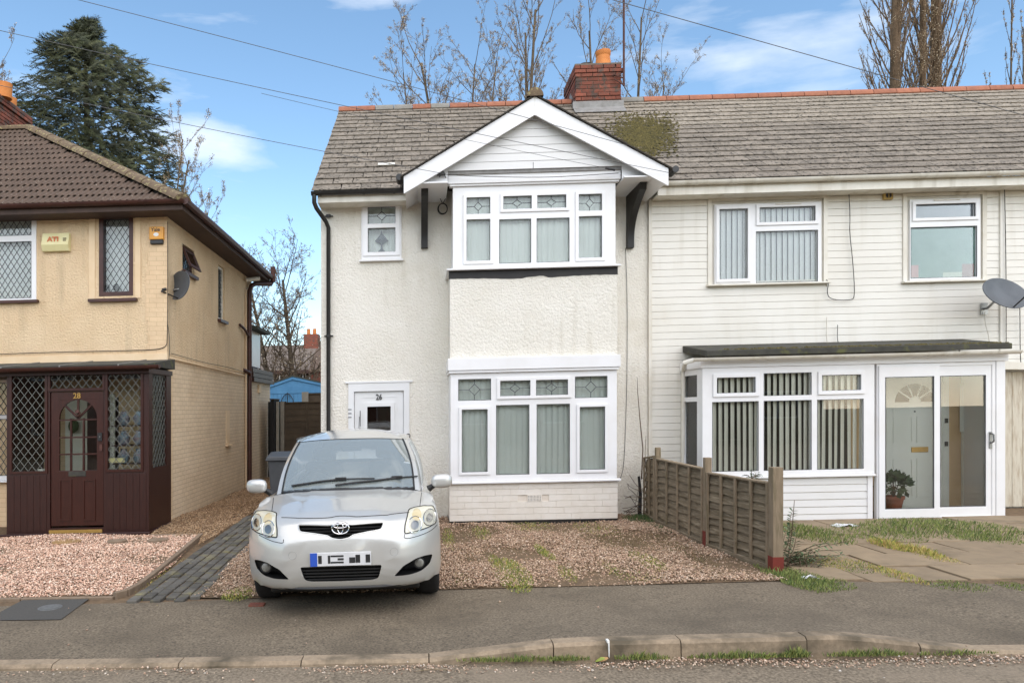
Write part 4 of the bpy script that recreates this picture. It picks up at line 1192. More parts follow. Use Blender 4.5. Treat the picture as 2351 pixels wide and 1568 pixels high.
# satellite dish
def dish(name, label, c, rx, rz, axis, wallpt, mat='dish', arm=.5):
    t = thing(name, label, 'satellite dish', c)
    A = Vector(axis).normalized(); up = Vector((0, 0, 1)); X = A.cross(up).normalized(); Z = X.cross(A)
    C_ = Vector(c); mb = MB(); n = 28; R = 7; vs = []
    for side in (0, 1):
        for i in range(R+1):
            rr = i/R
            for k in range(n):
                a = 6.28318*k/n
                p = C_+X*(rx*rr*math.cos(a))+Z*(rz*rr*math.sin(a))+A*(rr*rr*.07-.012*side)
                vs.append(p)
    fs = []
    for side in (0, 1):
        o_ = side*(R+1)*n
        for i in range(R):
            for k in range(n):
                f = (o_+i*n+k, o_+i*n+(k+1) % n, o_+(i+1)*n+(k+1) % n, o_+(i+1)*n+k)
                fs.append(f if side == 0 else f[::-1])
    for k in range(n): fs.append((R*n+k, R*n+(k+1) % n, (R+1)*n+R*n+(k+1) % n, (R+1)*n+R*n+k))
    mb.add(vs, fs); mb.build('reflector', M[mat], t, smooth=True)
    foot = C_-Z*rz*.9; lnb = C_+A*arm-Z*rz*.55
    mb = MB(); mb.tube([C_-A*.03-Z*rz*.2, foot+A*.05, lnb-Z*.03], .011, 6); mb.build('arm', M['black_pvc'], t)
    mb = MB(); mb.tube([lnb+A*.01, lnb-A*.05+Z*.02], [.02, .026], 10); mb.tube([lnb+Z*.0, lnb-Z*.04+A*.02], .016, 8); mb.build('receiver_head', M['black_pvc'], t)
    W = Vector(wallpt); mb = MB(); mb.tube([C_-A*.02, C_-A*.09, W+Vector((0, -.08, 0)), W], .018, 8)
    mb.box(W.x-.05, W.x+.05, W.y-.012, W.y+.0, W.z-.09, W.z+.09); mb.build('wall_bracket', M['metal'], t)
    return t
dx_, dz_ = at(2308, 680, YN-.55)
bx_, bz_ = at(2256, 712, YN)
dish('satellite_dish', 'grey satellite dish on the white boards at the right edge, above the porch', (dx_+.03, YN-.45, dz_+.02), .42, .275, (.22, -.78, .42), (bx_+.02, YN, bz_+.02), arm=.36)

# ------------------------------------------------------------------ white porch of the neighbour
YP = 10.60
P = thing('glazed_porch', 'white glazed porch with bay window, sliding doors and mossy felt roof', 'porch', (6.3, YP, 0))
pxl = at(1612, 1000, YP)[0]; pxr = at(2307, 1000, YP)[0]; pxd = at(2010, 1000, YP)[0]
zg = -.04
WB = (pxl, pxd-.03, .66, 2.23)
U8 = lambda x, y: (1531+x*.332, 796+y*.332)
def r8(a, b, c, d): 
    p, q = U8(a, b), U8(c, d); return rect(p[0], p[1], q[0], q[1], YP)
pw = [r8(341, 212, 608, 319)+(True,), r8(668, 181, 998, 336)+(False,), r8(1066, 196, 1335, 303)+(True,),
      r8(312, 380, 632, 860)+(False,), r8(668, 372, 998, 852)+(False,), r8(1037, 362, 1357, 846)+(False,)]
level(pw, [(0, 2), (3, 4, 5)])
zs0 = pw[3][2]-.07
pwn = window(P, YP, (pxl, pxd-.02, zs0, 2.245), pw, M['upvc'], name='bay_window', sash_w=.055, sill=(.05, .0))
vblind(pwn, pxl+.08, pxd-.1, zs0+.04, 2.2, YP+.10, .089, 30, M['blind_beige'], skew=.012, width=.087)
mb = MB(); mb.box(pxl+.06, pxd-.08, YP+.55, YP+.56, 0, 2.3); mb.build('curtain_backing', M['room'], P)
# left return with side window
ya, yb = YP+.076, YN-.004
mb = MB()
mb2 = MB(); mb2.plate(ya, yb, zs0, 2.245, pxl, pxl+.06, [(ya+.12, yb-.10, zs0+.06, 1.76), (ya+.12, yb-.10, 1.83, 2.16)])
mb2.v = [(y_, x_, z_) for x_, y_, z_ in mb2.v]; mb2.f = [tuple(reversed(f)) for f in mb2.f]
sw = mb2.build('side_window', M['upvc'], P)
for c, d in ((zs0+.06, 1.76), (1.83, 2.16)):
    mb = MB(); mb.box(pxl+.025, pxl+.03, ya+.12, yb-.1, c, d); mb.build('pane', M['glass'], sw)
# wall below the window in boards
mb = MB(); mb.box(pxl+.01, pxd-.04, YP+.03, YN-.004, zg-.1, zs0-.036); mb.build('dwarf_wall', M['upvc_old'], P)
z = zg+.01; k_ = 0
while z < zs0-.06:
    zt = min(z+.107, zs0-.037)
    mb = MB(); mb.prism([(YP+.031, z+.004), (YP+.012, z+.008), (YP+.018, zt-.008), (YP+.031, zt-.001)], pxl+.012, pxd-.11, 'x')
    o = mb.build('cladding_board', M['clad_gable'], P); z += .107
mb = MB(); mb.box(pxd-.11, pxd-.04, YP+.0, YP+.03, zg-.05, zs0-.036); mb.build('trim', M['upvc'], P)
# loose slipped board at the foot
mb = MB(); a = at(1790, 1193, YP-.02); mb.prism([(a[0], zg-.01), (pxd-.06, zg-.045), (pxd-.06, zg-.015), (a[0], zg+.01)], YP-.01, YP+.005); mb.build('slipped_board', M['upvc_old'], P)
# sliding door
zd0 = zg+.0; zd1 = 2.245
dl = at(2016, 1000, YP)[0]; dr_ = at(2286, 1000, YP)[0]
mid = at(2152, 1000, YP)[0]
mb = MB(); mb.plate(dl-.02, dr_+.0, zd0, zd1, YP, YP+.07, [(dl+.03, dr_-.05, zd0+.06, zd1-.05)]); mb.build('door_frame', M['upvc'], P, merge=True, bevel=.004)
q1 = rect(2030, 865, 2142, 1167, YP); q2 = rect(2160, 862, 2265, 1163, YP)
def leaf(a, b, q, y, nm):
    mb = MB(); mb.plate(a, b, zd0+.045, zd1-.03, y, y+.035, [q]); l_ = mb.build(nm, M['upvc'], P, merge=True, bevel=.004)
    s = MB(); s.plate(q[0]-.001, q[1]+.001, q[2]-.001, q[3]+.001, y, y+.01, [(q[0]+.008, q[1]-.008, q[2]+.008, q[3]-.008)]); s.build('gasket', M['lead'], l_)
    s = MB(); s.box(q[0]-.01, q[1]+.01, y+.015, y+.021, q[2]-.01, q[3]+.01); s.build('pane', M['glass'], l_); return l_
l1 = leaf(dl+.0, mid+.02, q1, YP-.025, 'sliding_door'); l2 = leaf(mid-.01, dr_-.03, q2, YP+.012, 'sliding_door')
hx, hz = at(2275, 1010, YP)
mb = MB(); mb.tube([(hx, YP-.005, hz+.1), (hx, YP-.05, hz+.08), (hx, YP-.055, hz), (hx, YP-.05, hz-.02), (hx, YP-.005, hz-.04)], .012, 8); mb.box(hx-.02, hx+.02, YP-.002, YP+.012, hz-.12, hz+.12); mb.build('handle', M['metal'], l2)
mb = MB(); mb.box(dr_+.002, pxr, YP-.01, YP+.09, zg-.03, 2.25); mb.build('corner_post', M['upvc'], P, bevel=.004)
mb = MB(); mb.box(dl-.03, pxr+.05, YP-.06, YP+.08, zg-.045, zg-.002); mb.build('threshold', M['upvc'], P, bevel=.003)
mb = MB(); mb.box(pxr-.06, pxr, YP+.091, YN-.004, zg-.1, 2.25); mb.build('side_wall', M['upvc'], P)
mb = MB(); mb.box(pxl-.0, pxr, YP+.0, YN-.005, zg-.12, zg-.046); mb.build('floor', M['slab'], P)
# head fascia, gutter, roof
mb = MB(); mb.box(pxl-.03, pxr+.03, YP-.03, YP+.05, 2.247, 2.37); mb.box(pxl-.03, pxl+.05, YP+.051, YN-.004, 2.247, 2.37); mb.build('fascia', M['upvc'], P, bevel=.003)
gxl = at(1568, 838, 10.42)[0]; gxr = at(2330, 815, 10.42)[0]
gutter(P, gxl+.15, gxr+.1, YP-.15, 2.385, M['upvc_old'], .05, brackets=[at(u, 830, YP-.15)[0] for u in (1618, 1637, 1765, 1940, 2133, 2165, 2178)])
mb = MB(); mb.tube([(gxl+.17, YP-.15, 2.36), (gxl+.06, YP-.1, 2.33), (at(1568, 900, YN-.06)[0], YN-.09, 2.25), (at(1568, 900, YN-.06)[0], YN-.06, .0)], .034, 10); mb.build('downpipe', M['upvc_old'], P, smooth=True)
rl = at(1569, 822, YN)[0]-.01; rr_ = at(2322, 800, YP-.1)[0]
zt_ = 2.42
mb = MB(); mb.prism([(YP-.12, zt_-.01), (YP-.12, zt_+.075), (YN+.01, zt_+.22), (YN+.01, zt_+.12)], rl, rr_, 'x'); mb.build('felt_roof', M['felt'], P, bevel=.01)
mb = MB()
for _ in range(420):
    x = rnd.uniform(rl+.3, rr_); y = YP-.1+abs(rnd.gauss(0, .05)); s_ = rnd.uniform(.008, .022); z = zt_+.078+(y-YP+.12)*.17
    mb.add([(x+s_*1.5*math.cos(6.28*k/5), y+s_*math.sin(6.28*k/5), z-.005) for k in range(5)]+[(x, y, z+s_*.8)], [(k, (k+1) % 5, 5) for k in range(5)])
mb.build('roof_moss', M['moss'], P, kind='stuff')
# inner wall seen through the doors
mb = MB(); mb.plate(pxd-.02, pxr-.06, zg, 2.4, YN-.06, YN-.006, []); mb.build('inner_wall', M['buff'], P)
ix0, ix1 = at(2046, 1000, YN-.1)[0], at(2150, 1000, YN-.1)[0]
ix0, ix1 = 6.82, 7.72
ix0 = at(2034, 1000, YN-.1)[0]; ix1 = ix0+.86
mb = MB(); mb.box(ix0, ix1, YN-.11, YN-.065, zg, 2.15); idr = mb.build('front_door', M['door_cream'], P, bevel=.004)
cxi = (ix0+ix1)/2
for (a, b, c, d) in ((.1, .40, .2, .80), (.46, .76, .2, .80), (.1, .40, 1.05, 1.45), (.46, .76, 1.05, 1.45), (.1, .76, 1.5, 1.6)):
    mb = MB(); mb.plate(ix0+a, ix0+b, c, d, YN-.118, YN-.111, [(ix0+a+.02, ix0+b-.02, c+.02, d-.02)]); mb.build('panel_moulding', M['door_cream'], idr)
fan = [(cxi+.30*math.cos(t), 1.68+.28*math.sin(t)) for t in [math.pi*i/14 for i in range(15)]]
mb = MB(); mb.prism(fan, YN-.116, YN-.111); mb.build('fanlight', M['dark_dark'], idr)
mb = MB()
for t in (.65, 1.2, 1.95, 2.5): bar(mb, cxi+.07*math.cos(t), 1.68+.07*math.sin(t), cxi+.3*math.cos(t), 1.68+.28*math.sin(t), YN-.119, .022, .006)
hub = [(cxi+.09*math.cos(t), 1.68+.09*math.sin(t)) for t in [math.pi*i/8 for i in range(9)]]; mb.prism(hub, YN-.122, YN-.1165)
mb.build('glazing_bar', M['door_cream'], idr)
mb = MB(); mb.box(cxi-.05+.0, cxi+.2, YN-.125, YN-.112, .90, .98); mb.build('letterbox', M['brass'], idr)
mb = MB(); mb.box(cxi-.01, cxi+.01, YN-.12, YN-.112, 1.52, 1.54); mb.build('spyhole', M['print_black'], idr)
jx = at(2225, 1000, YN-.1)[0]
mb = MB(); mb.box(ix1+.0, ix1+.09, YN-.12, YN-.062, zg, 2.2); mb.build('door_jamb', M['door_cream'], P)
for v in (965, 1018):
    x_, z_ = at(2163, v, YN-.12); mb = MB(); mb.box(ix1+.02, ix1+.055, YN-.15, YN-.121, z_-.04, z_+.03); mb.build('lock', M['print_black'], P)
mb = MB(); mb.box(jx, pxr-.07, YN-.11, YN-.065, zg, 2.1); d2 = mb.build('second_door', M['door_cream'], P, bevel=.004)
mb = MB(); mb.plate(jx+.05, pxr-.12, 1.2, 1.95, YN-.118, YN-.111, [(jx+.08, pxr-.15, 1.23, 1.92)]); mb.build('panel_moulding', M['door_cream'], d2)
# potted plant
px0, py0 = at(2052, 1150, YP+.28)[0], YP+.28
PP = thing('potted_plant', 'leafy dark green plant in a terracotta pot inside the white porch', 'potted plant', (px0, py0, zg-.04))
zb = at(2052, 1168, YP+.28)[1]; zt2 = at(2052, 1138, YP+.28)[1]
mb = MB(); hh = zt2-zb; mb.lathe([(.095, 0), (.125, hh*.78), (.14, hh*.78), (.14, hh), (.125, hh), (.12, hh*.9)], (px0, py0, zb), 20); mb.build('pot', M['terracotta_pot'], PP, smooth=True)
def leafclump(mb, c, rad, n, size, up=.3, cols=None, squash=.8, asp=.4):
    for _ in range(n):
        d = Vector((rnd.gauss(0, 1), rnd.gauss(0, 1), rnd.gauss(0, .8)+up)); d.normalize()
        p = Vector(c)+Vector((d.x*rad, d.y*rad, d.z*rad*squash))*rnd.uniform(.45, 1)
        ax = (d+Vector((rnd.uniform(-.5, .5), rnd.uniform(-.5, .5), rnd.uniform(-.3, .5)))).normalized()
        sd_ = ax.cross(Vector((rnd.uniform(-1, 1), rnd.uniform(-1, 1), 1))).normalized()*size*asp
        L_ = size*rnd.uniform(.7, 1.3)
        col = None
        if cols: 
            col = tuple(np.array(lin(rnd.choice(cols))[:3])*rnd.uniform(.7, 1.2))
        mb.add([p, p+ax*L_*.5+sd_, p+ax*L_, p+ax*L_*.5-sd_], [(0, 1, 2, 3)], col)
mb = MB(); leafclump(mb, (px0, py0, zt2+.17), .19, 150, .10, .4); mb.build('leaves', M['leafgreen'], PP)
mb = MB()
for k in range(7): mb.tube([(px0, py0, zt2-.03), (px0+rnd.uniform(-.12, .12), py0+rnd.uniform(-.1, .1), zt2+.25)], .005, 4)
mb.build('stems', M['twig'], PP)

# side gate at the far right
gx0 = pxr+.06
GT = thing('side_gate', 'old peeling white plank gate with rusty bolt at the right edge', 'gate', (gx0+.4, YN-.02, 0))
for i in range(7):
    mb = MB(); a = gx0+i*.165; mb.box(a, a+.158, YN-.06, YN-.035, .02, 2.1+rnd.uniform(-.01, .01)); mb.build('plank', M['gate'], GT, bevel=.003)
mb = MB(); mb.box(gx0+.17, gx0+.19, YN-.075, YN-.062, .02, 2.1); mb.build('post_edge', M['rust'], GT)
x_, z_ = at(2322, 942, YN-.07); mb = MB(); mb.box(gx0+.05, gx0+.28, YN-.08, YN-.062, z_-.02, z_+.015); mb.build('bolt', M['rust'], GT)
x_, z_ = at(2322, 995, YN-.07); mb = MB(); mb.tube([(gx0+.06, YN-.085, z_), (gx0+.26, YN-.085, z_)], .012, 6); mb.build('latch', M['brass'], GT)
mb = MB(); mb.prism([(gx0-.05, 2.16), (gx0+1.2, 2.12), (gx0+1.2, 2.2), (gx0-.05, 2.3)], YN-.25, YN-.02); mb.build('gate_canopy', M['upvc_old'], GT)

# ------------------------------------------------------------------ lap fence between the drives
FE = thing('lap_fence', 'low weathered overlap panel fence dividing the gravel drive from the forecourt', 'fence', (3.5, 9, 0))
posts = [(gp(1781, 1312), .105, 1.15), (gp(1624, 1256), .08, 1.13), (gp(1510, 1200), .07, 1.2)]
fa = Vector(posts[0][0]); fb = Vector(posts[1][0]); fc = Vector(posts[2][0]); fd = Vector((at(1484, 1100, 11.3)[0], 11.3))
ptop = [at(1781, 1072, fa.y)[1], at(1626, 1050, fb.y)[1], at(1510, 1027, fc.y)[1]]
for (p, w_, h_), zt_ in zip(posts, ptop):
    mb = MB(); mb.box(p[0]-w_/2, p[0]+w_/2, p[1]-w_/2, p[1]+w_/2, -.05, zt_); mb.build('post', M['post'], FE, bevel=.006)
    if w_ > .075:
        mb = MB(); h_r = .16 if w_ > .1 else .2
        mb.box(p[0]-w_/2-.003, p[0]+w_/2+.003, p[1]-w_/2-.003, p[1]+w_/2+.003, -.05, h_r); mb.build('red_sleeve', M['redpaint'], FE)
def panel(A, B, zt0, zt1, nb, nrows):
    d = (B-A); L_ = d.length; d.normalize(); nx_ = Vector((-d.y, d.x))   # towards +? side
    if nx_.x > 0: nx_ = -nx_
    def PT(s, off, z): q = A+d*s+nx_*off; return (q.x, q.y, z)
    h_ = (zt0+.02)/nrows
    for r_ in range(nrows):
        n = 14; vs = []; ph = rnd.uniform(0, 6)
        for i in range(n+1):
            s = L_*i/n; zt = zt0+(zt1-zt0)*i/n
            wob = .010*math.sin(s*5+ph)+.006*math.sin(s*11+ph*2)
            zb_ = .015+(zt-.05)*r_/nrows+wob*(r_ > 0); ztt = .015+(zt-.05)*(r_+1)/nrows+.03
            if r_ == nrows-1: ztt = zt-.02
            o1 = .006
            vs += [PT(s, .026+.005*math.sin(s*7+ph), zb_), PT(s, -.004, ztt), PT(s, -.010, ztt), PT(s, .016, zb_)]
        fs = []
        for i in range(n):
            for k in range(4): fs.append((4*i+k, 4*i+(k+1) % 4, 4*i+4+(k+1) % 4, 4*i+4+k))
        fs += [(0, 3, 2, 1), (4*n, 4*n+1, 4*n+2, 4*n+3)]
        mb = MB(); mb.add(vs, fs); mb.build('fence_slat', M['fence'], FE)
    for i in range(nb):
        s = .02+(L_-.04)*i/(nb-1)
        zt = zt0+(zt1-zt0)*s/L_
        mb = MB(); vs = [PT(s-.018, .028, .0), PT(s+.018, .028, .0), PT(s+.018, .05, .0), PT(s-.018, .05, .0)]
        vs += [(x, y, zt-.01) for x, y, z in vs]; mb.add(vs, [(0,3,2,1),(4,5,6,7),(0,1,5,4),(1,2,6,5),(2,3,7,6),(3,0,4,7)]); mb.build('batten', M['post'], FE, bevel=.002)
    mb = MB(); vs = [PT(0, -.025, zt0-.012), PT(L_, -.025, zt1-.012), PT(L_, .048, zt1-.012), PT(0, .048, zt0-.012)]
    vs += [(x, y, z+.02) for x, y, z in vs]; mb.add(vs, [(0,3,2,1),(4,5,6,7),(0,1,5,4),(1,2,6,5),(2,3,7,6),(3,0,4,7)]); mb.build('top_rail', M['post'], FE, bevel=.003)
    mb = MB(); vs = [PT(0, .026, .0), PT(L_, .026, .0), PT(L_, .052, .0), PT(0, .052, .0)]
    vs += [(x, y, z+.06) for x, y, z in vs]; mb.add(vs, [(0,3,2,1),(4,5,6,7),(0,1,5,4),(1,2,6,5),(2,3,7,6),(3,0,4,7)]); mb.build('bottom_rail', M['fence'], FE, bevel=.003)
dAB = (fb-fa).normalized(); dBC = (fc-fb).normalized(); dCD = (fd-fc).normalized()
z1_ = at(1770, 1110, fa.y)[1]; z2_ = at(1636, 1084, fb.y)[1]
panel(fa+dAB*.06, fb-dAB*.05, z1_, z2_, 5, 9)
panel(fb+dBC*.05, fc-dBC*.045, at(1614, 1077, fb.y)[1], at(1520, 1052, fc.y)[1], 5, 9)
panel(fc+dCD*.045, fd, at(1503, 1047, fc.y)[1], at(1486, 1046, fd.y)[1]-.03, 3, 8)
# ------------------------------------------------------------------ number 28, the cream house on the left
YC8 = 11.5
H28 = thing('cream_house', 'cream rendered house with hipped brown tile roof on the left, number 28', 'house', (-6.5, YC8, 0))
cx = -4.10; cL = -13.0; cB = 17.25; ZW = 4.98
def wu(px0, px1, v0, v1, Y=YC8): return rect(px0, v0, px1, v1, Y)
wl = (at(-60, 590, YC8)[0], at(84, 590, YC8)[0], at(40, 690, YC8)[1], at(40, 497, YC8)[1])
wn = rect(220, 489, 309, 686, YC8)
zstr = 2.66
mb = MB(); mb.plate(cL, cx, zstr, ZW+.1, YC8, YC8+.25, [(wl[0]+.04, wl[1]-.04, wl[2]+.04, wl[3]-.04), (wn[0]+.05, wn[1]-.05, wn[2]+.05, wn[3]-.05)])
mb.build('wall', M['cream_render'], H28, merge=True)
# quoin patches of painted brick at the corner
for (u0, v0, u1, v1) in ((336, 622, 387, 684), (341, 560, 387, 622), (336, 684, 387, 735), (341, 735, 387, 792), (336, 792, 387, 818), (341, 490, 387, 560)):
    q = rect(u0, v0, u1, v1, YC8); mb = MB(); mb.box(q[0], cx+.004, YC8-.012, YC8+.0, q[2], q[3]); mb.build('quoin', M['cream_brick_front'], H28)
mb = MB(); mb.box(cL, cx+.01, YC8-.025, YC8-.001, 2.60, 2.74); mb.build('string_course', M['cream_smooth'], H28)
# front lower wall left of the porch and behind it
mb = MB(); mb.plate(cL, cx, -.15, zstr, YC8+.02, YC8+.25, [(-5.7, -4.9, 0, 2.05)]); mb.build('wall', M['cream_brick_front'], H28, merge=True)
# side walls: upper render, lower painted brick
sw1 = (atx(419, 600, cx)[0], atx(446, 600, cx)[0]); sw2 = (atx(501, 675, cx)[0], atx(516, 675, cx)[0])
zs1 = (atx(432, 628, cx)[1], atx(432, 568, cx)[1]); zs2 = (atx(508, 735, cx)[1], atx(508, 612, cx)[1])
def sideplate(y0, y1, z0, z1, x0, x1, holes, name, mat):
    mb = MB(); mb.plate(y0, y1, z0, z1, x0, x1, holes)
    mb.v = [(b, a, c) for a, b, c in mb.v]; mb.f = [tuple(reversed(f)) for f in mb.f]
    return mb.build(name, mat, H28, merge=True)
ho = [(sw1[0], sw1[1], zs1[0], zs1[1]), (sw2[0], sw2[1], zs2[0], zs2[1])]
sideplate(YC8, cB, zstr, ZW+.1, cx-.2, cx, ho, 'wall', M['cream_render'])
sideplate(YC8+.02, cB, -.15, zstr, cx-.2, cx-.012, [], 'wall', M['cream_brick'])
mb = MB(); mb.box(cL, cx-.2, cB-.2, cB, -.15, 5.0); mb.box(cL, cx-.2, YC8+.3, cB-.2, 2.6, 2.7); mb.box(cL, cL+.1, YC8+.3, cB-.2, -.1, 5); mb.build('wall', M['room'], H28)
# single storey extension and upper rear bit
mb = MB(); mb.box(-7, cx-.02, cB+.01, 19.45, -.15, 2.5); mb.build('extension_wall', M['cream_brick'], H28)
mb = MB()
for i in range(3): mb.box(-7, cx+.06-.015*i, cB+.01, 19.6, 2.5+.115*i, 2.6+.115*i)
mb.build('extension_fascia', M['brown_wood'], H28)
q = atx(596, 892, cx); mb = MB(); mb.box(cx-.03, cx+.02, q[0]-.12, q[0]+.12, q[1]-.11, q[1]+.1); mb.build('meter_box', M['cream_smooth'], H28)
mb = MB(); mb.box(-7, cx-.12, cB+.3, 18.7, 2.9, 3.85); mb.build('rear_bay', M['door_white'], H28)
mb = MB(); mb.prism([(-7.2, 4.2), (cx+.1, 3.86), (cx+.1, 3.78), (-7.2, 3.9)], cB+.2, 18.9); mb.build('rear_bay_roof', M['shed_roof'], H28)
# windows
def cl2(r): return r
A = [rect(-45, 505, 80, 542, YC8)+(False, 'lattice'), rect(-45, 556, 78, 686, YC8)+(False, 'lattice')]
a1 = at(-45, 590, YC8)[0]; A = [(a1, wl[1]-.08)+A[0][2:], (a1, wl[1]-.08)+A[1][2:]]
wA = window(H28, YC8, (wl[0]-.5, wl[1], wl[2], wl[3]), A, M['upvc'], sill=None)
s = MB(); s.box(wl[0]-.5, at(90, 692, YC8)[0], YC8-.07, YC8+.02, wl[2]-.045, wl[2]-.002); s.build('sill', M['brown_pvc'], wA)
vblind(wA, wl[0]-.4, wl[1], wl[2], wl[3], YC8+.16, .09, 12, M['blind_grey'])
g_ = rect(237, 503, 296, 670, YC8)
wB_ = window(H28, YC8+.03, wn, [g_+(True, 'lattice')], M['brown_pvc'], sash_w=.07)
s = MB(); s.box(wn[0]-.1, wn[1]+.05, YC8-.07, YC8+.03, wn[2]-.05, wn[2]-.002); s.build('sill', M['brown_pvc'], wB_)
vblind(wB_, wn[0], wn[1], wn[2], wn[3], YC8+.18, .09, 10, M['blind_grey'])
mb = MB(); mb.box(wn[0]-.11, wn[0]-.01, YC8-.012, YC8-.001, wn[2], wn[3]+.02); mb.box(wn[1]+.01, wn[1]+.1, YC8-.012, YC8-.001, wn[2], wn[3]+.02); mb.build('window_reveal', M['cream_smooth'], H28)
# dark ornaments in the brown window
for u in (244, 266):
    x, z = at(u, 664, YC8+.1); mb = MB(); mb.lathe([(.02, -.04), (.05, 0), (.05, .05), (.015, .09)], (x, YC8+.11, z), 10); mb.build('ornament', M['dark_dark'], wB_)
# side windows
def sidewin(h, open_=False, frame='brown_pvc', fw=.07):
    y0, y1, z0, z1 = h
    mb = MB(); mb.plate(y0, y1, z0, z1, cx-.10, cx-.04, [(y0+fw, y1-fw, z0+fw, z1-fw)])
    mb.v = [(b, a, c) for a, b, c in mb.v]; mb.f = [tuple(reversed(f)) for f in mb.f]
    w = mb.build('side_window', M[frame], H28, merge=True, bevel=.004)
    mb = MB(); lines_rect(mb, y0+fw, y1-fw, z0+fw, z1-fw, cx-.06, .1, .15, .007)
    mb.v = [(b, a, c) for a, b, c in mb.v]; mb.build('lead_came', M['lead'], w)
    mb = MB(); mb.box(cx-.075, cx-.07, y0+fw-.01, y1-fw+.01, z0+fw-.01, z1-fw+.01); mb.build('pane', M['glass'], w)
    mb = MB(); mb.box(cx-.16, cx-.15, y0, y1, z0, z1); mb.build('net_curtain', M['blind_grey'], w)
    mb = MB(); mb.box(cx-.04, cx+.07, y0-.05, y1+.05, z0-.06, z0-.005); mb.build('sill', M['brown_pvc'], w)
    if open_:
        a = math.radians(22); mb = MB()
        hh = z1-z0-.08
        def P_(y, s): return (cx+.0+math.sin(a)*s, y, z1-.03-math.cos(a)*s)
        for (ya_, yb_, sa, sb) in ((y0+.02, y0+.08, 0, hh), (y1-.08, y1-.02, 0, hh), (y0+.08, y1-.08, 0, .06), (y0+.08, y1-.08, hh-.06, hh)):
            p = [P_(ya_, sa), P_(yb_, sa), P_(yb_, sb), P_(ya_, sb)]
            mb.add(p+[(x-.035, y, z) for x, y, z in p], [(0,1,2,3),(7,6,5,4),(0,4,5,1),(1,5,6,2),(2,6,7,3),(3,7,4,0)])
        sh = mb.build('open_sash', M[frame], w)
        mb = MB(); p = [P_(y0+.08, .06), P_(y1-.08, .06), P_(y1-.08, hh-.06), P_(y0+.08, hh-.06)]; mb.add([(x-.015, y, z) for x, y, z in p], [(0, 1, 2, 3)]); mb.build('pane', M['glass'], w)
sidewin(ho[0], True); sidewin(ho[1], False, 'upvc_old', .05)
# eaves: soffit, fascia, gutters front and side
eY = 11.12; eX = -3.74; eZ = 5.08
mb = MB(); mb.box(cL, eX, eY, YC8, 4.93, 4.95); mb.box(cx, eX, YC8, 17.55, 4.93, 4.95); mb.build('soffit', M['soffit_brown'], H28)
mb = MB(); mb.box(cL, eX, eY-.02, eY, 4.93, 5.06); mb.box(eX, eX+.02, eY-.02, 17.55, 4.93, 5.06); mb.build('fascia', M['soffit_brown'], H28)
gutter(H28, cL, eX+.06, eY-.07, 5.07, M['brown_pvc'], .06, brackets=[at(u, 460, 11.05)[0] for u in (150, 330, 412)])
mb = MB(); mb.tube([(eX+.07, eY-.07, 5.055), (eX+.07, 14, 5.055), (eX+.07, 17.6, 5.04)], .06, 8); sg = mb.build('side_gutter', M['brown_pvc'], H28, smooth=True)
# roof planes
RT = bpy.data.objects.new('roof', None); COL.objects.link(RT); WL[RT] = Vector((-7, 11.5, 5-.16)); RT.parent = H28; RT.location = WL[RT]-WL[H28]
rz = 7.60; ry = 14.45; rx = -7.95
def hipx(t): return eX+(rx-eX)*t
mb = MB()
mb.add([(cL, eY-.03, eZ-.03), (eX, eY-.03, eZ-.03), (rx, ry, rz-.03), (cL, ry, rz-.03), (eX, 17.6, eZ-.03), (cL, 17.6, eZ-.03)], [(0, 1, 2, 3), (1, 4, 2), (4, 5, 3, 2)])
mb.build('roof_deck', M['slate_dark'], RT)
s8 = math.atan2(rz-eZ, ry-eY); len8 = math.hypot(rz-eZ, ry-eY); nr8 = 15; ga = len8/nr8
tw = .30
mb = MB(); n = 12; vs = []
for side in (0, 1):
    for yy in (-.02, ga+.04):
        for i in range(n+1):
            t = i/n; vs.append((-tw/2+tw*t, yy, .016*math.sin(t*2*math.pi*3-.8)-.012*side))
m = n+1; fs = []
for i in range(n):
    fs.append((i, i+1, m+i+1, m+i)); fs.append((2*m+i+1, 2*m+i, 3*m+i, 3*m+i+1)); fs.append((i+1, i, 2*m+i, 2*m+i+1))
mb.add(vs, fs); tm = raw_mesh(mb, 'roof_tile', M['tile'], smooth=False)
cnt = 0; rest = MB()
for r_ in range(nr8):
    t = r_/nr8; hx_ = hipx(t+.5/nr8)
    x = hx_-.06-(r_ % 2)*.15
    k = 0
    while x > -10.6:
        p = Vector((x-tw/2+.02, eY-.05+math.cos(s8)*(t*len8), eZ+.02+math.sin(s8)*t*len8))
        R = Matrix.Rotation(s8-.07+rnd.uniform(-.008, .008), 3, 'X') @ Matrix.Rotation(rnd.gauss(0, .006), 3, 'Z')
        inst('roof_tile', tm, RT, p, R); cnt += 1
        x -= tw*.985
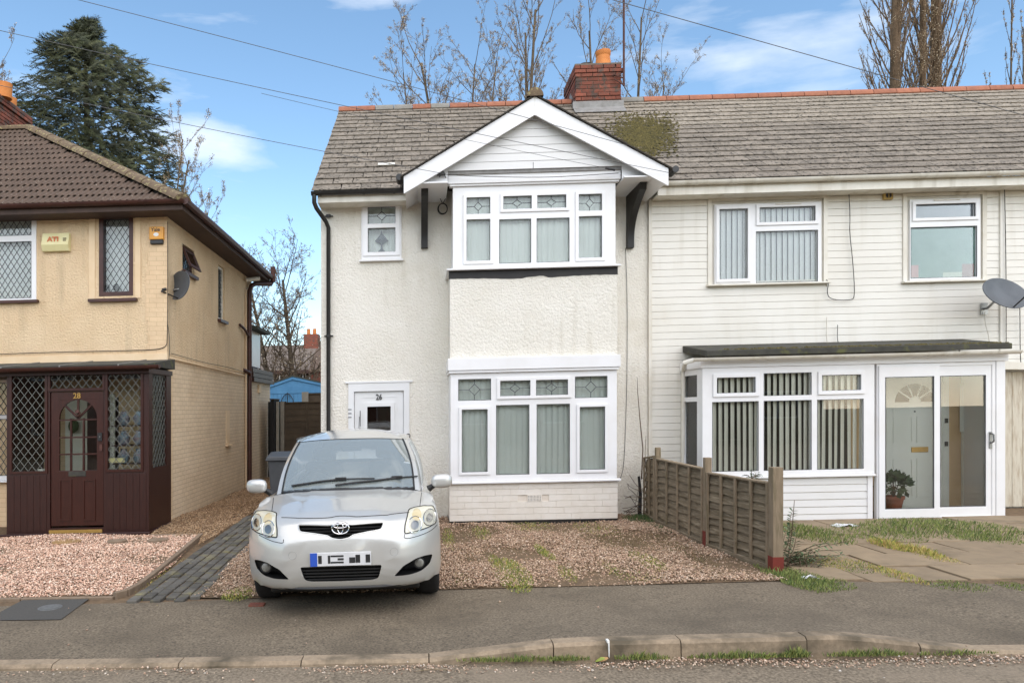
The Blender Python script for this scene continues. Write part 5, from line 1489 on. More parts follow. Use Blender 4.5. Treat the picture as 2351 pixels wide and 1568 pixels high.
# hip tiles
nh = 11; A_ = Vector((eX+.02, eY-.06, eZ-.02)); B_ = Vector((rx, ry, rz+.0)); dH = (B_-A_)/nh
up_ = Vector((0, 0, 1)); side_ = dH.cross(up_).normalized(); nrm_ = side_.cross(dH).normalized()
for i in range(nh):
    p0 = A_+dH*(i-.06); p1 = A_+dH*(i+1); vs = []; n = 8
    for p, rr in ((p0, .15), (p1, .135)):
        for k in range(n+1):
            a = math.pi*k/n; vs.append(p-side_*math.cos(a)*rr+nrm_*(math.sin(a)*rr*.75-.0))
    mb = MB(); mb.add(vs, [(k, k+1, n+2+k, n+1+k) for k in range(n)]+[tuple(range(n, -1, -1)), tuple(range(n+1, 2*n+2))]); mb.build('hip_tile', M['hiptile'], RT, smooth=True)
for i in range(8):
    x = rx-.4*i; mb = MB(); vs = []
    for xx in (x, x-.39):
        for k in range(9):
            a = math.pi*k/8; vs.append((xx, ry-math.cos(a)*.14, rz-.02+math.sin(a)*.12))
    mb.add(vs, [(k, k+1, 10+k, 9+k) for k in range(8)]+[tuple(range(8, -1, -1)), tuple(range(9, 18))]); mb.build('ridge_tile', M['hiptile'], RT, smooth=True)
# chimney
C2 = thing('chimney_stack', 'cream house chimney cut by the left picture edge with two stubby pots', 'chimney', (-9.1, 14.8, 7.3))
zc = at(0, 232, 14.7)[1]
mb = MB(); mb.box(-9.6, -8.62, 13.95, 15.55, 6.9, zc-.15); mb.build('core', M['mortar'], C2)
for rr in range(14):
    z = zc-.04-rr*.078
    if z < 7.3: break
    ov = .04 if rr < 2 else 0
    y = 13.95-ov+(0 if rr % 2 else -.11)
    while y < 15.5+ov:
        lo, hi = max(y, 13.93-ov), min(y+.228, 15.57+ov)
        if hi-lo > .05: inst('brick', B3 if hi-lo > .17 else B4, C2, (-8.64+ov, (lo+hi)/2, z))
        y += .228
mb = MB(); mb.box(-9.64, -8.58, 13.9, 15.6, zc-.0, zc+.03); mb.build('flaunching', M['mortar'], C2)
for (u, y, r_, h_, mt) in ((10, 14.6, .15, .30, 'pot'), (27, 15.1, .10, .22, 'alarm_orange')):
    x = at(u, 210, y)[0]; mb = MB(); mb.lathe([(r_*.95, 0), (r_, h_*.9), (r_*1.03, h_), (r_*.8, h_), (r_*.7, h_*.5)], (x, y, zc), 18); mb.build('chimney_pot', M['pot'], C2, smooth=True)
mb = MB(); mb.box(-8.75, -8.55, 13.85, 14.6, 7.2, 7.62); mb.build('lead_flashing', M['lead_flash'], C2)
# alarm boxes
q = rect(101, 537, 163, 579, YC8)
t = thing('alarm_box', 'wide cream bell box with faded orange letters left of the narrow brown window', 'alarm box', (q[0], YC8, q[2]))
mb = MB(); zm = q[2]+.10
mb.prism([(YC8, q[2]), (YC8-.06, q[2]), (YC8-.10, zm), (YC8-.05, q[3]), (YC8, q[3])], q[0], q[1]-.0, 'x'); mb.build('case', M['alarm_yellow'], t, bevel=.008)
text_part('lettering', 'ATI', M['alarm_print'], t, (q[0]+q[1])/2-.03, YC8-.088, zm+.085, .105, .004, stretch=1.15, bold=.004)
for i in range(4):
    mb = MB(); mb.box(q[1]-.09, q[1]-.04, YC8-.09, YC8-.075, zm+.03+i*.022, zm+.038+i*.022); mb.build('louvre', M['soffit_brown'], t)
q = rect(346, 523, 378, 562, YC8)
t = thing('alarm_box', 'small orange and black alarm box at the top of the cream corner', 'alarm box', (q[0], YC8, q[2]))
mb = MB(); mb.box(q[0], q[1], YC8-.07, YC8, q[2]+.07, q[3]); mb.build('case', M['alarm_orange'], t, bevel=.01)
mb = MB(); mb.box(q[0]+.01, q[1]-.01, YC8-.06, YC8, q[2], q[2]+.069); mb.build('strobe', M['black_pvc'], t, bevel=.01)
text_part('lettering', 'Yale', M['print_black'], t, (q[0]+q[1])/2-.01, YC8-.072, q[3]-.05, .085, .002, bold=.001)
xc, zc_ = (q[0]+q[1])/2, (q[2]+q[3])/2+.01
mb = MB(); mb.prism([(xc+.042*math.cos(a), zc_+.03*math.sin(a)) for a in [6.283*i/16 for i in range(16)]], YC8-.074, YC8-.069); mb.build('oval_badge', M['print_white'], t)
# dish of number 28
c_ = atx(409, 655, cx+.25)
dx2, dz2 = at(411, 655, 11.62)
dish('satellite_dish', 'dark grey satellite dish on the corner of the cream house', (dx2+.02, 11.72, dz2), .31, .24, (-.62, -.76, .10), (cx+.0, 11.85, dz2-.05), arm=.34)
# pipes on the side wall
yd = atx(572, 900, cx+.06)[0]
mb = MB(); zt_ = 4.72
mb.tube([(cx+.07, yd, -.02), (cx+.07, yd, zt_-.12), (cx+.10, yd+.05, zt_), (cx+.16, yd+.2, zt_+.08), (eX+.05, 17.5, zt_+.16), (eX+.09, 17.55, 4.98)], .055, 12); dpp = mb.build('soil_pipe', M['brown_pvc'], H28, smooth=True)
mb = MB(); mb.tube([(eX+.10, 17.52, 4.93), (eX+.10, 17.52, 5.30)], .06, 12); mb.build('pipe_top', M['rust'], H28, smooth=True)
mb = MB(); mb.tube([(cx+.07, yd, 2.62), (cx+.08, yd-.1, 2.68), (cx-.02, yd-.3, 2.74)], .045, 10); mb.build('waste_branch', M['brown_pvc'], H28, smooth=True)
mb = MB(); mb.tube([(cx+.03, yd-.75, 3.72), (cx+.06, yd-.45, 3.66), (cx+.07, yd, 3.5)], .028, 8); mb.build('waste_branch', M['brown_pvc'], H28, smooth=True)
mb = MB(); mb.tube([(cx+.03, yd-.18, 0), (cx+.03, yd-.18, 4.6)], .016, 6); mb.build('conduit', M['cream_smooth'], H28)
mb = MB(); mb.tube([(cx+.05, yd-.3, 4.80), (cx+.32, yd-.1, 4.86)], .05, 10); mb.build('overflow_pipe', M['upvc_old'], H28, smooth=True)
mb = MB(); mb.tube([(cx+.02, 11.52, 2.66), (cx+.02, yd-.3, 2.60)], .018, 6); mb.build('side_conduit', M['cream_smooth'], H28)
y_, z_ = atx(524, 1020, cx); mb = MB(); mb.box(cx-.02, cx+.05, y_-.18, y_+.18, z_-.03, z_+.0); mb.build('ledge', M['cream_smooth'], H28)
mb = MB(); mb.box(cx-.014, cx-.004, y_-.14, y_+.14, z_+.02, z_+.72); mb.build('blocked_vent', M['cream_smooth'], H28)
cable('wall_cable', 'black cable running down the corner and along above the porch of the cream house', [(cx+.012, YC8-.015, 4.85), (cx+.012, YC8-.015, 2.95), (cx-.02, YC8-.02, 2.82), (cx-.3, YC8-.02, 2.79), (-6, YC8-.03, 2.80), (-8, YC8-.03, 2.77)], .006)
cable('wall_cable', 'black cable hanging from the corner to the brown porch gutter', [(cx+.015, YC8-.02, 3.2), (cx+.05, YC8-.03, 2.95), (cx+.07, YC8-.1, 2.66), (cx+.07, YC8-.2, 2.5)], .005)
cable('wall_cable', 'black cable clipped along the top of the painted brick side wall', [(cx+.03, 11.6, 2.74), (cx+.03, 13.5, 2.70), (cx+.03, 15.2, 2.72), (cx+.03, 16.9, 2.66)], .005)

# brown porch
PB = thing('enclosed_porch', 'dark brown timber porch with diamond leaded windows and door number 28', 'porch', (-5.1, 10.55, 0))
YQ = 10.55
U6 = lambda x, y: (x*.293, 796+y*.293)
def r6(a, b, c, d):
    p, q = U6(a, b), U6(c, d); return rect(p[0], p[1], q[0], q[1], YQ)
pL, pR = -6.17, -4.035
ztop = 2.37
wL_ = r6(95, 230, 355, 975); wT = r6(395, 222, 805, 325); wR_ = r6(845, 216, 1104, 960); dr8 = r6(392, 350, 812, 1430)
ZB = .20
mb = MB(); mb.plate(pL, pR, .03, ztop, YQ, YQ+.06, [wL_, wT, wR_, (dr8[0], dr8[1], .10, dr8[3])]); mb.build('frame', M['brown_wood'], PB, merge=True, bevel=.004)
for wv in (wL_, wR_, wT):
    l_ = MB(); lines_rect(l_, wv[0], wv[1], wv[2], wv[3], YQ+.012, .118, .150, .008, .006); pw_ = l_.build('lead_came', M['lead_light'], PB)
    l_ = MB(); l_.box(wv[0]-.01, wv[1]+.01, YQ+.022, YQ+.028, wv[2]-.01, wv[3]+.01); l_.build('pane', M['glass_dark'], PB)
    l_ = MB(); l_.plate(wv[0]-.035, wv[1]+.035, wv[2]-.035, wv[3]+.035, YQ-.015, YQ-.001, [wv]); l_.build('beading', M['brown_door'], PB, bevel=.004)
for a, b in ((pL+.02, dr8[0]-.05), (dr8[1]+.05, pR-.04)):
    n = 6
    for i in range(n):
        mb = MB(); c_ = a+(b-a)*i/n; mb.box(c_+.0015, c_+(b-a)/n-.0015, YQ-.006, YQ-.001, .06, wL_[2]-.06); mb.build('panel_board', M['brown_wood'], PB, bevel=.003)
# side of the porch
mb = MB(); ya, yb = YQ+.06, YC8-.01
wsd = (atx(340, 970, pR)[0]+.10, atx(368, 970, pR)[0]+.02, wR_[2], wR_[3])
wsd = (YQ+.14, YC8-.22, wR_[2], wR_[3])
mb.plate(ya, yb, .03, ztop, pR-.06, pR, [wsd]); mb.v = [(b, a, c) for a, b, c in mb.v]; mb.f = [tuple(reversed(f)) for f in mb.f]
mb.build('side_frame', M['brown_wood'], PB, merge=True)
mb = MB(); lines_rect(mb, wsd[0], wsd[1], wsd[2], wsd[3], pR-.02, .118, .15, .009); mb.v = [(b, a, c) for a, b, c in mb.v]; mb.build('lead_came', M['lead_light'], PB)
mb = MB(); mb.box(pR-.035, pR-.03, wsd[0]-.01, wsd[1]+.01, wsd[2]-.01, wsd[3]+.01); mb.build('pane', M['glass_dark'], PB)
mb = MB(); mb.box(pL-.09, pR+.03, YQ-.05, YC8, -.1, .028); mb.build('step', M['brown_wood'], PB, bevel=.01)
mb = MB(); mb.box(pL, pL+.06, ya, yb, .03, ztop); mb.build('side_wall', M['brown_wood'], PB)
mb = MB(); mb.box(pL+.06, pR-.06, ya, yb, ztop-.03, ztop-.01); mb.build('ceiling', M['soffit_brown'], PB)
# door
mb = MB(); dx0, dx1 = dr8[0]+.008, dr8[1]-.008; dz0, dz1 = .13, dr8[3]-.008
ax0, ax1 = r6(460, 560, 755, 700)[:2]; zsp = at(*U6(600, 560), YQ)[1]; zbt_ = at(*U6(600, 970), YQ)[1]; zap = at(*U6(600, 415), YQ)[1]
cxd = (ax0+ax1)/2; ra = (ax1-ax0)/2; rh = zap-zsp
mb.plate(dx0, dx1, dz0, dz1, YQ+.015, YQ+.055, [(ax0, ax1, zbt_, zap)]); dB = mb.build('door', M['brown_door'], PB, merge=True, bevel=.003)
mb = MB()  # spandrels filling the corners above the arch
n = 12
for s in (-1, 1):
    for i in range(n):
        t0, t1 = math.pi/2*i/n, math.pi/2*(i+1)/n
        p = [(cxd+s*ra*math.cos(t0), zsp+rh*math.sin(t0)), (cxd+s*ra*math.cos(t1), zsp+rh*math.sin(t1)), (cxd+s*ra*math.cos(t1), zap), (cxd+s*ra*math.cos(t0), zap)]
        if s < 0: p = p[::-1]
        mb.prism(p, YQ+.016, YQ+.054)
mb.build('arch_head', M['brown_door'], dB)
mb = MB()
for xx in (r6(551, 600, 551, 700)[0], r6(650, 600, 650, 700)[0]): mb.box(xx-.012, xx+.012, YQ+.012, YQ+.045, zbt_, zsp)
for yv in (572, 710, 842):
    z_ = at(*U6(600, yv), YQ)[1]; mb.box(ax0, ax1, YQ+.013, YQ+.044, z_-.011, z_+.011)
for a in (math.pi*.25, math.pi*.5, math.pi*.75): bar(mb, cxd, zsp, cxd+ra*math.cos(a), zsp+rh*math.sin(a), YQ+.028, .026, .03)
mb.build('glazing_bar', M['brown_door'], dB)
mb = MB(); mb.box(ax0, ax1, YQ+.03, YQ+.034, zbt_, zap); mb.build('door_pane', M['glass_dark'], dB)
mb = MB(); kk = [(cxd+.045*math.cos(a), YQ-.01, zsp+.09+.055*math.sin(a)) for a in [math.pi*(1.0+i/10) for i in range(11)]]; mb.tube(kk, .009, 6); mb.tube([(cxd, YQ+.01, zsp+.09), (cxd, YQ-.02, zsp+.10)], .03, 10); mb.build('knocker', M['rust'], dB)
text_part('house_number', '28', M['brass'], dB, at(176, 909, YQ)[0], YQ+.008, at(176, 909, YQ)[1], .115, .004, bold=.001)
lq = r6(535, 975, 670, 1015); mb = MB(); mb.box(*lq[:2], YQ+.005, YQ+.02, *lq[2:]); mb.build('letterbox', M['felt'], dB, bevel=.004)
x_, z_ = at(*U6(783, 705), YQ); mb = MB(); mb.box(x_-.035, x_+.03, YQ-.005, YQ+.02, z_-.06, z_+.06); mb.build('lock', M['print_black'], dB); mb = MB(); mb.lathe([(.0, 0), (.015, 0)], (x_, YQ-.006, z_)); mb.box(x_-.01, x_+.01, YQ-.01, YQ-.006, z_-.012, z_+.012); mb.build('keyhole', M['metal'], dB)
x_, z_ = at(*U6(790, 790), YQ); mb = MB(); mb.box(x_-.02, x_+.02, YQ-.005, YQ+.02, z_-.05, z_+.05); mb.build('lock', M['rust'], dB)
for (a, b) in ((460, 560), (645, 745)):
    q = r6(a, 1038, b, 1362); mb = MB(); mb.plate(q[0], q[1], q[2], q[3], YQ+.004, YQ+.015, [(q[0]+.025, q[1]-.025, q[2]+.025, q[3]-.025)]); mb.build('panel_moulding', M['brown_door'], dB, bevel=.006)
q = r6(388, 1432, 802, 1460); mb = MB(); mb.box(q[0], q[1], YQ-.02, YQ+.015, q[2], q[3]); mb.build('brass_threshold', M['brass'], dB)
# porch roof
mb = MB(); mb.box(cL, pR+.02, YQ-.06, YC8-.0, 2.37, 2.44); mb.build('fascia', M['brown_wood'], PB)
mb = MB(); mb.prism([(YQ-.14, 2.47), (YQ-.14, 2.50), (YC8-.002, 2.635), (YC8-.002, 2.47)], cL, pR+.06, 'x'); mb.build('felt_roof', M['felt'], PB)
for k in range(6):
    x = pR-.4-k*.87; mb = MB(); mb.prism([(YQ-.145, 2.48), (YQ-.145, 2.507), (YC8-.02, 2.645), (YC8-.02, 2.6)], x-.01, x+.01, 'x'); mb.build('roof_seam', M['lead_flash'], PB)
gutter(PB, cL, pR+.22, YQ-.17, 2.475, M['brown_pvc'], .055, brackets=[at(u, 840, YQ-.17)[0] for u in (20, 155, 305, 345, 360)])
# what shows through the porch glass
mb = MB(); mb.box(-5.75, -4.95, YC8-.03, YC8-.0, 0.02, 2.1); mb.build('inner_door_light', M['blind_beige'], PB)
mb = MB(); mb.box(-5.35, -5.02, YC8-.12, YC8-.04, .02, 2.05); mb.build('inner_door', M['brown_door'], PB)
mb = MB(); mb.lathe([(.001, -.12), (.07, -.06), (.08, 0), (.07, .06), (.001, .12)], (-5.58, YC8-.1, 1.6), 14); mb.build('oval_plaque', M['leafgreen'], PB)
for z in (1.02, 1.30, 1.60):
    mb = MB(); mb.box(-4.75, -4.13, YQ+.35, YQ+.6, z-.02, z); mb.build('shelf', M['brown_wood'], PB)
k = 0
for z in (1.02, 1.30, 1.60):
    for x in (-4.60, -4.36):
        lab = ('%s glass jar on the %s shelf in the brown porch' % (('left', 'right')[x > -4.5], {1.02: 'lowest', 1.3: 'middle', 1.6: 'top'}[z]))
        mb = MB(); mb.lathe([(.05, 0), (.085, .05), (.09, .12), (.05, .17), (.045, .2), (.06, .215)], (x, YQ+.45, z), 14)
        tag(mb.build('glass_jar', M['jar'], smooth=True), lab, 'jar', 'glass jars on the porch shelves')
mb = MB(); q = r6(845, 872, 968, 908); mb.box(q[0], q[1], YQ+.035, YQ+.04, q[2], q[3]); tag(mb.build('notice', M['alarm_yellow']), 'small pale yellow notice inside the right porch window', 'notice')
mb = MB(); q = r6(285, 958, 355, 974); mb.box(q[0], q[1], YQ+.035, YQ+.04, q[2], q[3]); tag(mb.build('notice', M['print_white']), 'thin white card at the foot of the left porch window', 'notice')
# ground floor window of 28 left of the porch
q = rect(-60, 880, 14, 1095, YC8); 
w8 = window(H28, YC8-.02, (-8.2, pL-.02, q[2]-.05, q[3]+.05), [(-8.1, pL-.09, q[2]+.02, 1.74, False, 'lattice'), (-8.1, pL-.09, 1.80, q[3], False, 'lattice')], M['upvc'], sill=(.06, .0))
vblind(w8, -8.1, pL-.05, q[2], q[3], YC8+.04, .09, 8, M['blind'])
# ------------------------------------------------------------------ the silver car
M['car'] = pm('silver_car_paint', '#c9c8c2', '#c2c1bb', 2, .4, .7, rough=.33, metal=.35, coat=1.0)
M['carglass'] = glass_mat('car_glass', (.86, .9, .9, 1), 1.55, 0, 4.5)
_n = M['carglass'].node_tree; _d = _n.nodes.new('ShaderNodeBsdfDiffuse'); _d.inputs['Color'].default_value = (.60, .66, .62, 1); _mx = _n.nodes.new('ShaderNodeMixShader'); _mx.inputs[0].default_value = .30  # pale diffuse layer paints a bright sky's reflection into the glass
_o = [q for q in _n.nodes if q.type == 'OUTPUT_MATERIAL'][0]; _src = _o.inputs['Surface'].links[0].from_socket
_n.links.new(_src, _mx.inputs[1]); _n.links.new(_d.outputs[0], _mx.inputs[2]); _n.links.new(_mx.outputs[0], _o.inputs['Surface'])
M['lens'] = pm('yellowed_headlight_lens', '#dcd8c4', '#d2ccae', 9, .4, .7, rough=.2, coat=1.0)
M['lens_in'] = pm('headlight_reflector', '#cfccbb', '#b5b2a4', 16, .4, .7, rough=.25, metal=.25)
M['fog_glass'] = pm('fog_lamp_glass', '#8f8e86', '#6b6a64', 20, .4, .7, rough=.15)
M['amber'] = pm('indicator_lens', '#d8c79c', '#cfbb8c', 9, .4, .7, rough=.25, coat=1.0)
M['trim'] = pm('black_trim', '#1b1b1b', '#242424', 9, .4, .7, rough=.45)
M['tyre'] = pm('tyre_rubber', '#1d1c1b', '#262524', 9, .4, .7, rough=.85)
M['chrome'] = pm('chrome', '#d5d5d5', None, rough=.12, metal=1.0)
M['seat'] = pm('grey_seat', '#6c6e70', '#5d5f61', 9, .4, .7, rough=.9)
M['seam'] = pm('panel_gap', '#151515', None, rough=.8)
M['plate'] = pm('number_plate', '#dcdcdb', '#d0d0d0', 9, .4, .7, rough=.35)
M['plate_blue'] = pm('plate_blue', '#2f56b8', None, rough=.4)
M['plate_mark'] = pm('plate_marks', '#232323', '#3a3a3a', 9, .4, .7, rough=.5)

CX, CY = -.658, 5.95
CAR = thing('parked_car', 'silver five-door hatchback parked nose out on the gravel drive, front wheels at the pavement', 'car', (CX, CY, 0))
CAR.rotation_euler = (0, math.radians(-1.6), math.radians(1.9))
CARM = Matrix.Translation(Vector((CX, CY, SLOPE*CX))) @ CAR.rotation_euler.to_matrix().to_4x4()
CINV = CARM.inverted()
WL[CAR] = Vector((0, 0, 0))

def itp(x, xs, ys): return float(np.interp(x, xs, ys))
side_z = [.16, .22, .30, .38, .50, .60, .66, .72, .79, .84, .90]
side_d = [.16, .09, .045, .015, .0, .008, .022, .05, .10, .17, .33]
rear_z = [.16, .3, .5, .8, 1.0, 1.1]
rear_d = [4.10, 4.18, 4.22, 4.20, 4.14, 4.05]
hood_d = [.05, .14, .3, .6, 1.0, 1.2, 2, 3, 4.2]
hood_z = [.74, .82, .868, .93, .985, .965, .96, 1.0, 1.03]
def inside(x, d, z):
    ax = abs(x)
    pl = .52*(ax/.88)**4.2
    sg1 = 1/(1+math.exp(-(.40-ax)/.012)); sg2 = 1/(1+math.exp(-(.63-z)/.025))
    g = [itp(z, side_z, side_d)+pl+.016*sg1*sg2-d,
         d-itp(z, rear_z, rear_d)+.42*(ax/.88)**4.5,
         z-(itp(d, hood_d, hood_z)-.055*(ax/.8)**3+(.010 if ax < .34 else .010*max(0, 1-(ax-.34)/.05))),
         ax-(.862-.22*max(0, z-.62)**1.5-.10*max(0, .34-z)-(.022*math.exp(-((z-.62)/.05)**2) if .9 < d < 3.4 else 0)),
         .215+.045*max(0, 1-d/.3)+.10*(ax/.88)**5*max(0, 1-d/.75)-z]
    k = 70.
    m = max(g)
    return m+math.log(sum(math.exp(k*(q-m)) for q in g))/k
NA = 112
angs = []
for i in range(NA): angs.append(2*math.pi*i/NA)
ds = [.03+.012*i for i in range(12)]+[.19+.022*i for i in range(16)]+[.56+.05*i for i in range(70)]
ds = [d for d in ds if d < 4.14]+[4.16, 4.18]
Zc = .5
V = []; F = []
for d in ds:
    zc = Zc if d > .2 else Zc
    for a in angs:
        ca, sa = math.cos(a), math.sin(a)
        lo, hi = 0., 1.25
        for _ in range(15):
            m_ = (lo+hi)/2
            if inside(ca*m_, d, zc+sa*m_) > 0: hi = m_
            else: lo = m_
        V.append((ca*lo, d, zc+sa*lo))
for i in range(len(ds)-1):
    for k in range(NA): F.append((i*NA+k, (i+1)*NA+k, (i+1)*NA+(k+1) % NA, i*NA+(k+1) % NA))
F.append(tuple(range(NA))); F.append(tuple(range(len(ds)*NA-1, (len(ds)-1)*NA-1, -1)))
bm0 = bmesh.new(); vs_ = [bm0.verts.new(v) for v in V]
for f in F: bm0.faces.new([vs_[i] for i in f])
bm0.normal_update(); bmesh.ops.recalc_face_normals(bm0, faces=bm0.faces)
BV = BVHTree.FromBMesh(bm0)
cam_l = CINV @ Vector((0, 0, EYE))
def hit(u, v):
    """local point of the body seen from the survey position"""
    dirw = Vector(((u-U_PP)/F_PX, 1, -(v-HORIZON)/F_PX)); dirw = Vector((dirw.x*cph-dirw.y*sph, dirw.x*sph+dirw.y*cph, dirw.z))
    dl_ = (CINV.to_3x3() @ dirw).normalized()
    r_ = BV.ray_cast(cam_l, dl_)
    return r_[0]
def hz3(zx, zy): return hit(551+zx*.293, 949+zy*.293)
def outline(pts, n=64):
    """resample a closed outline given in local (x,z)"""
    P = [Vector((p[0], p[1])) for p in pts]; P.append(P[0]); L_ = [0]
    for a, b in zip(P[:-1], P[1:]): L_.append(L_[-1]+(b-a).length)
    o = []
    for i in range(n):
        s = L_[-1]*i/n; k = max(j for j in range(len(L_)) if L_[j] <= s+1e-9); k = min(k, len(P)-2)
        t = (s-L_[k])/max(L_[k+1]-L_[k], 1e-9); o.append(P[k].lerp(P[k+1], t))
    return o
def smooth_ol(o, it=2):
    for _ in range(it):
        n = len(o); o = [(o[i-1]+o[i]*2+o[(i+1) % n])/4 for i in range(n)]
    return o
def front(x, z, e=0.):
    r_ = BV.ray_cast(Vector((x, -1, z)), Vector((0, 1, 0)))
    if r_[0] is None: return Vector((x, .3, z))
    return Vector((x, r_[0].y-e, z))
def conf(o, e, rings=7, name='patch', mat=None, parent=None, thick=.01):
    """patch that lies on the front of the body, with returned edges"""
    c = sum(o, Vector((0, 0)))/len(o); n = len(o); vs = []; fs = []
    for r_ in range(1, rings+1):
        for p in o:
            q = c.lerp(p, r_/rings); vs.append(front(q.x, q.y, e))
    vs.append(front(c.x, c.y, e)); ci = len(vs)-1
    for k in range(n): fs.append((k, (k+1) % n, ci))
    for r_ in range(rings-1):
        for k in range(n): fs.append((r_*n+k, (r_+1)*n+k, (r_+1)*n+(k+1) % n, r_*n+(k+1) % n))
    b = len(vs)
    for p in o: q = front(p.x, p.y, e); vs.append(Vector((q.x, q.y+thick, q.z)))
    for k in range(n): fs.append(((rings-1)*n+k, b+k, b+(k+1) % n, (rings-1)*n+(k+1) % n))
    mb = MB(); mb.add(vs, fs); return mb.build(name, mat, parent, smooth=True, local=True, merge=True)
def mirror(o): return [Vector((-p.x, p.y)) for p in reversed(o)]
def loc2(pts):
    r_ = []
    for p in pts:
        h = hz3(*p)
        if h is None: print('MISS', p); continue
        r_.append((h.x, h.z))
    return r_
midx = hz3(806, 1000).x
def sym(pts): # right half outline -> full
    h = loc2(pts); h = [(x-midx, z) for x, z in h]
    full = h+[(-x, z) for x, z in reversed(h) if x > .01]
    return smooth_ol(outline(full, 96), 1)
grille = sym([(806, 868), (905, 870), (1060, 856), (1147, 850), (1128, 906), (1010, 928), (905, 950), (870, 975), (806, 988)])
intake = sym([(806, 1190), (1000, 1188), (1132, 1183), (1105, 1285), (1060, 1300), (806, 1312)])
fogR = smooth_ol(outline([(x-midx, z) for x, z in loc2([(1225, 1272), (1300, 1190), (1400, 1128), (1470, 1104), (1528, 1092), (1505, 1165), (1440, 1225), (1350, 1258)])], 48), 1)
hlR = smooth_ol(outline([(x-midx*.5, z) for x, z in loc2([(1330, 748), (1380, 730), (1450, 718), (1520, 716), (1538, 760), (1545, 850), (1490, 884), (1420, 910), (1300, 940), (1303, 870)])], 64), 1)
# recesses cut into the nose
def cutter(o, y0, y1):
    b = bmesh.new(); n = len(o)
    a = [b.verts.new((p.x, y0, p.y)) for p in o]; c = [b.verts.new((p.x, y1, p.y)) for p in o]
    b.faces.new(a); b.faces.new(c[::-1])
    for k in range(n): b.faces.new((a[k], c[k], c[(k+1) % n], a[(k+1) % n]))
    bmesh.ops.recalc_face_normals(b, faces=b.faces)
    return b
body_me = bpy.data.meshes.new('body'); bm0.to_mesh(body_me)
body_me.materials.append(M['car']); body_me.materials.append(M['trim'])
tmp = bpy.data.objects.new('tmp_body', body_me); COL.objects.link(tmp)
cuts = []
def addcut(b, nm):
    me = bpy.data.meshes.new(nm); b.to_mesh(me); b.free(); me.materials.append(M['car']); me.materials.append(M['trim'])
    for p in me.polygons: p.material_index = 1
    o = bpy.data.objects.new(nm, me); COL.objects.link(o); cuts.append(o)
    md = tmp.modifiers.new('c', 'BOOLEAN'); md.object = o; md.operation = 'DIFFERENCE'; md.solver = 'EXACT'
gy = front(0, sum(p.y for p in grille)/len(grille)).y
iy = front(0, sum(p.y for p in intake)/len(intake)).y
addcut(cutter(grille, gy-.2, gy+.16), 'k1'); addcut(cutter(intake, iy-.2, iy+.17), 'k2')
fy = front(sum(p.x for p in fogR)/len(fogR), sum(p.y for p in fogR)/len(fogR)).y
addcut(cutter(fogR, fy-.5, fy+.22), 'k3'); addcut(cutter(mirror(fogR), fy-.5, fy+.22), 'k4')
for wy in (.90, 3.50):
    for s in (-1, 1):
        b = bmesh.new(); bmesh.ops.create_cone(b, cap_ends=True, segments=40, radius1=.345, radius2=.345, depth=.30, matrix=Matrix.Translation((s*.80, wy, .315)) @ Matrix.Rotation(math.pi/2, 4, 'Y'))
        addcut(b, 'kw')
dg = bpy.context.evaluated_depsgraph_get(); dg.update()
me = bpy.data.meshes.new_from_object(tmp.evaluated_get(dg))
bpy.data.objects.remove(tmp)
for c_ in cuts: bpy.data.objects.remove(c_)
# dark dash top and parcel area inside the glass house
for p in me.polygons:
    c_ = p.center
    if p.normal.z > .6 and 1.10 < c_.y < 3.9 and abs(c_.x) < .70 and c_.z > .85: p.material_index = 1
me.polygons.foreach_set('use_smooth', [True]*len(me.polygons)); me.set_sharp_from_angle(angle=math.radians(32))
body = bpy.data.objects.new('body', me); COL.objects.link(body); body.parent = CAR; WL[body] = Vector((0, 0, 0))

# glass house
Z0 = [(0, .93, .985), (.35, .955, .98), (.66, 1.09, .955), (.735, 1.24, .93), (.795, 2.2, .945), (.785, 3.1, .985), (.745, 3.65, 1.01), (.60, 3.96, 1.02), (0, 4.07, 1.02)]
Z1 = [(0, 1.72, 1.425), (.32, 1.735, 1.42), (.565, 1.80, 1.40), (.615, 1.87, 1.385), (.64, 2.3, 1.415), (.625, 3.0, 1.405), (.585, 3.5, 1.365), (.48, 3.70, 1.37), (0, 3.80, 1.395)]
def col(j, s, t):
    j = int(j); a, b = Vector(Z0[j]), Vector(Z1[j]); p = a.lerp(b, t)
    bul = .04*math.sin(math.pi*t); 
    out_ = Vector((p.x, (p.y-2.5)*.5, 0)).normalized()
    p += out_*bul*(1 if j not in (0, 1) else .8); p.x *= s*.985; p.z += .022*t; return p
def sub(j0, j1, n):  # columns between control columns
    return [(j0+(j1-j0)*i/n) for i in range(n+1)]
def colf(jf, s, t):
    j = int(math.floor(jf)); f = jf-j
    if f < 1e-6: return col(j, s, t)
    P0, P1 = col(j, s, t), col(j+1, s, t)
    Pm = col(max(j-1, 0), s if j > 0 else -s, t) if j > 0 else col(1, -s, t)
    P2 = col(min(j+2, 8), s, t) if j+2 <= 8 else col(7, -s, t)
    def cr_(a, b, c, d, x): return .5*((2*b)+(-a+c)*x+(2*a-5*b+4*c-d)*x*x+(-a+3*b-3*c+d)*x**3)
    return cr_(Pm, P0, P1, P2, f)
def band(s, j0, j1, n, t0=0, t1=1, m=8, e=0):
    mb = MB(); vs = []
    for k in range(m+1):
        for i in range(n+1):
            p = colf(j0+(j1-j0)*i/n, s, t0+(t1-t0)*k/m)
            vs.append(p)
    fs = [(k*(n+1)+i, k*(n+1)+i+1, (k+1)*(n+1)+i+1, (k+1)*(n+1)+i) for k in range(m) for i in range(n)]
    if s < 0: fs = [f[::-1] for f in fs]
    return vs, fs
mb = MB()
for s in (-1, 1): mb.add(*band(s, 0, 2, 8, .03, .985))
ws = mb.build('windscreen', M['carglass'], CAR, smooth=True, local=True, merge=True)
mb = MB()
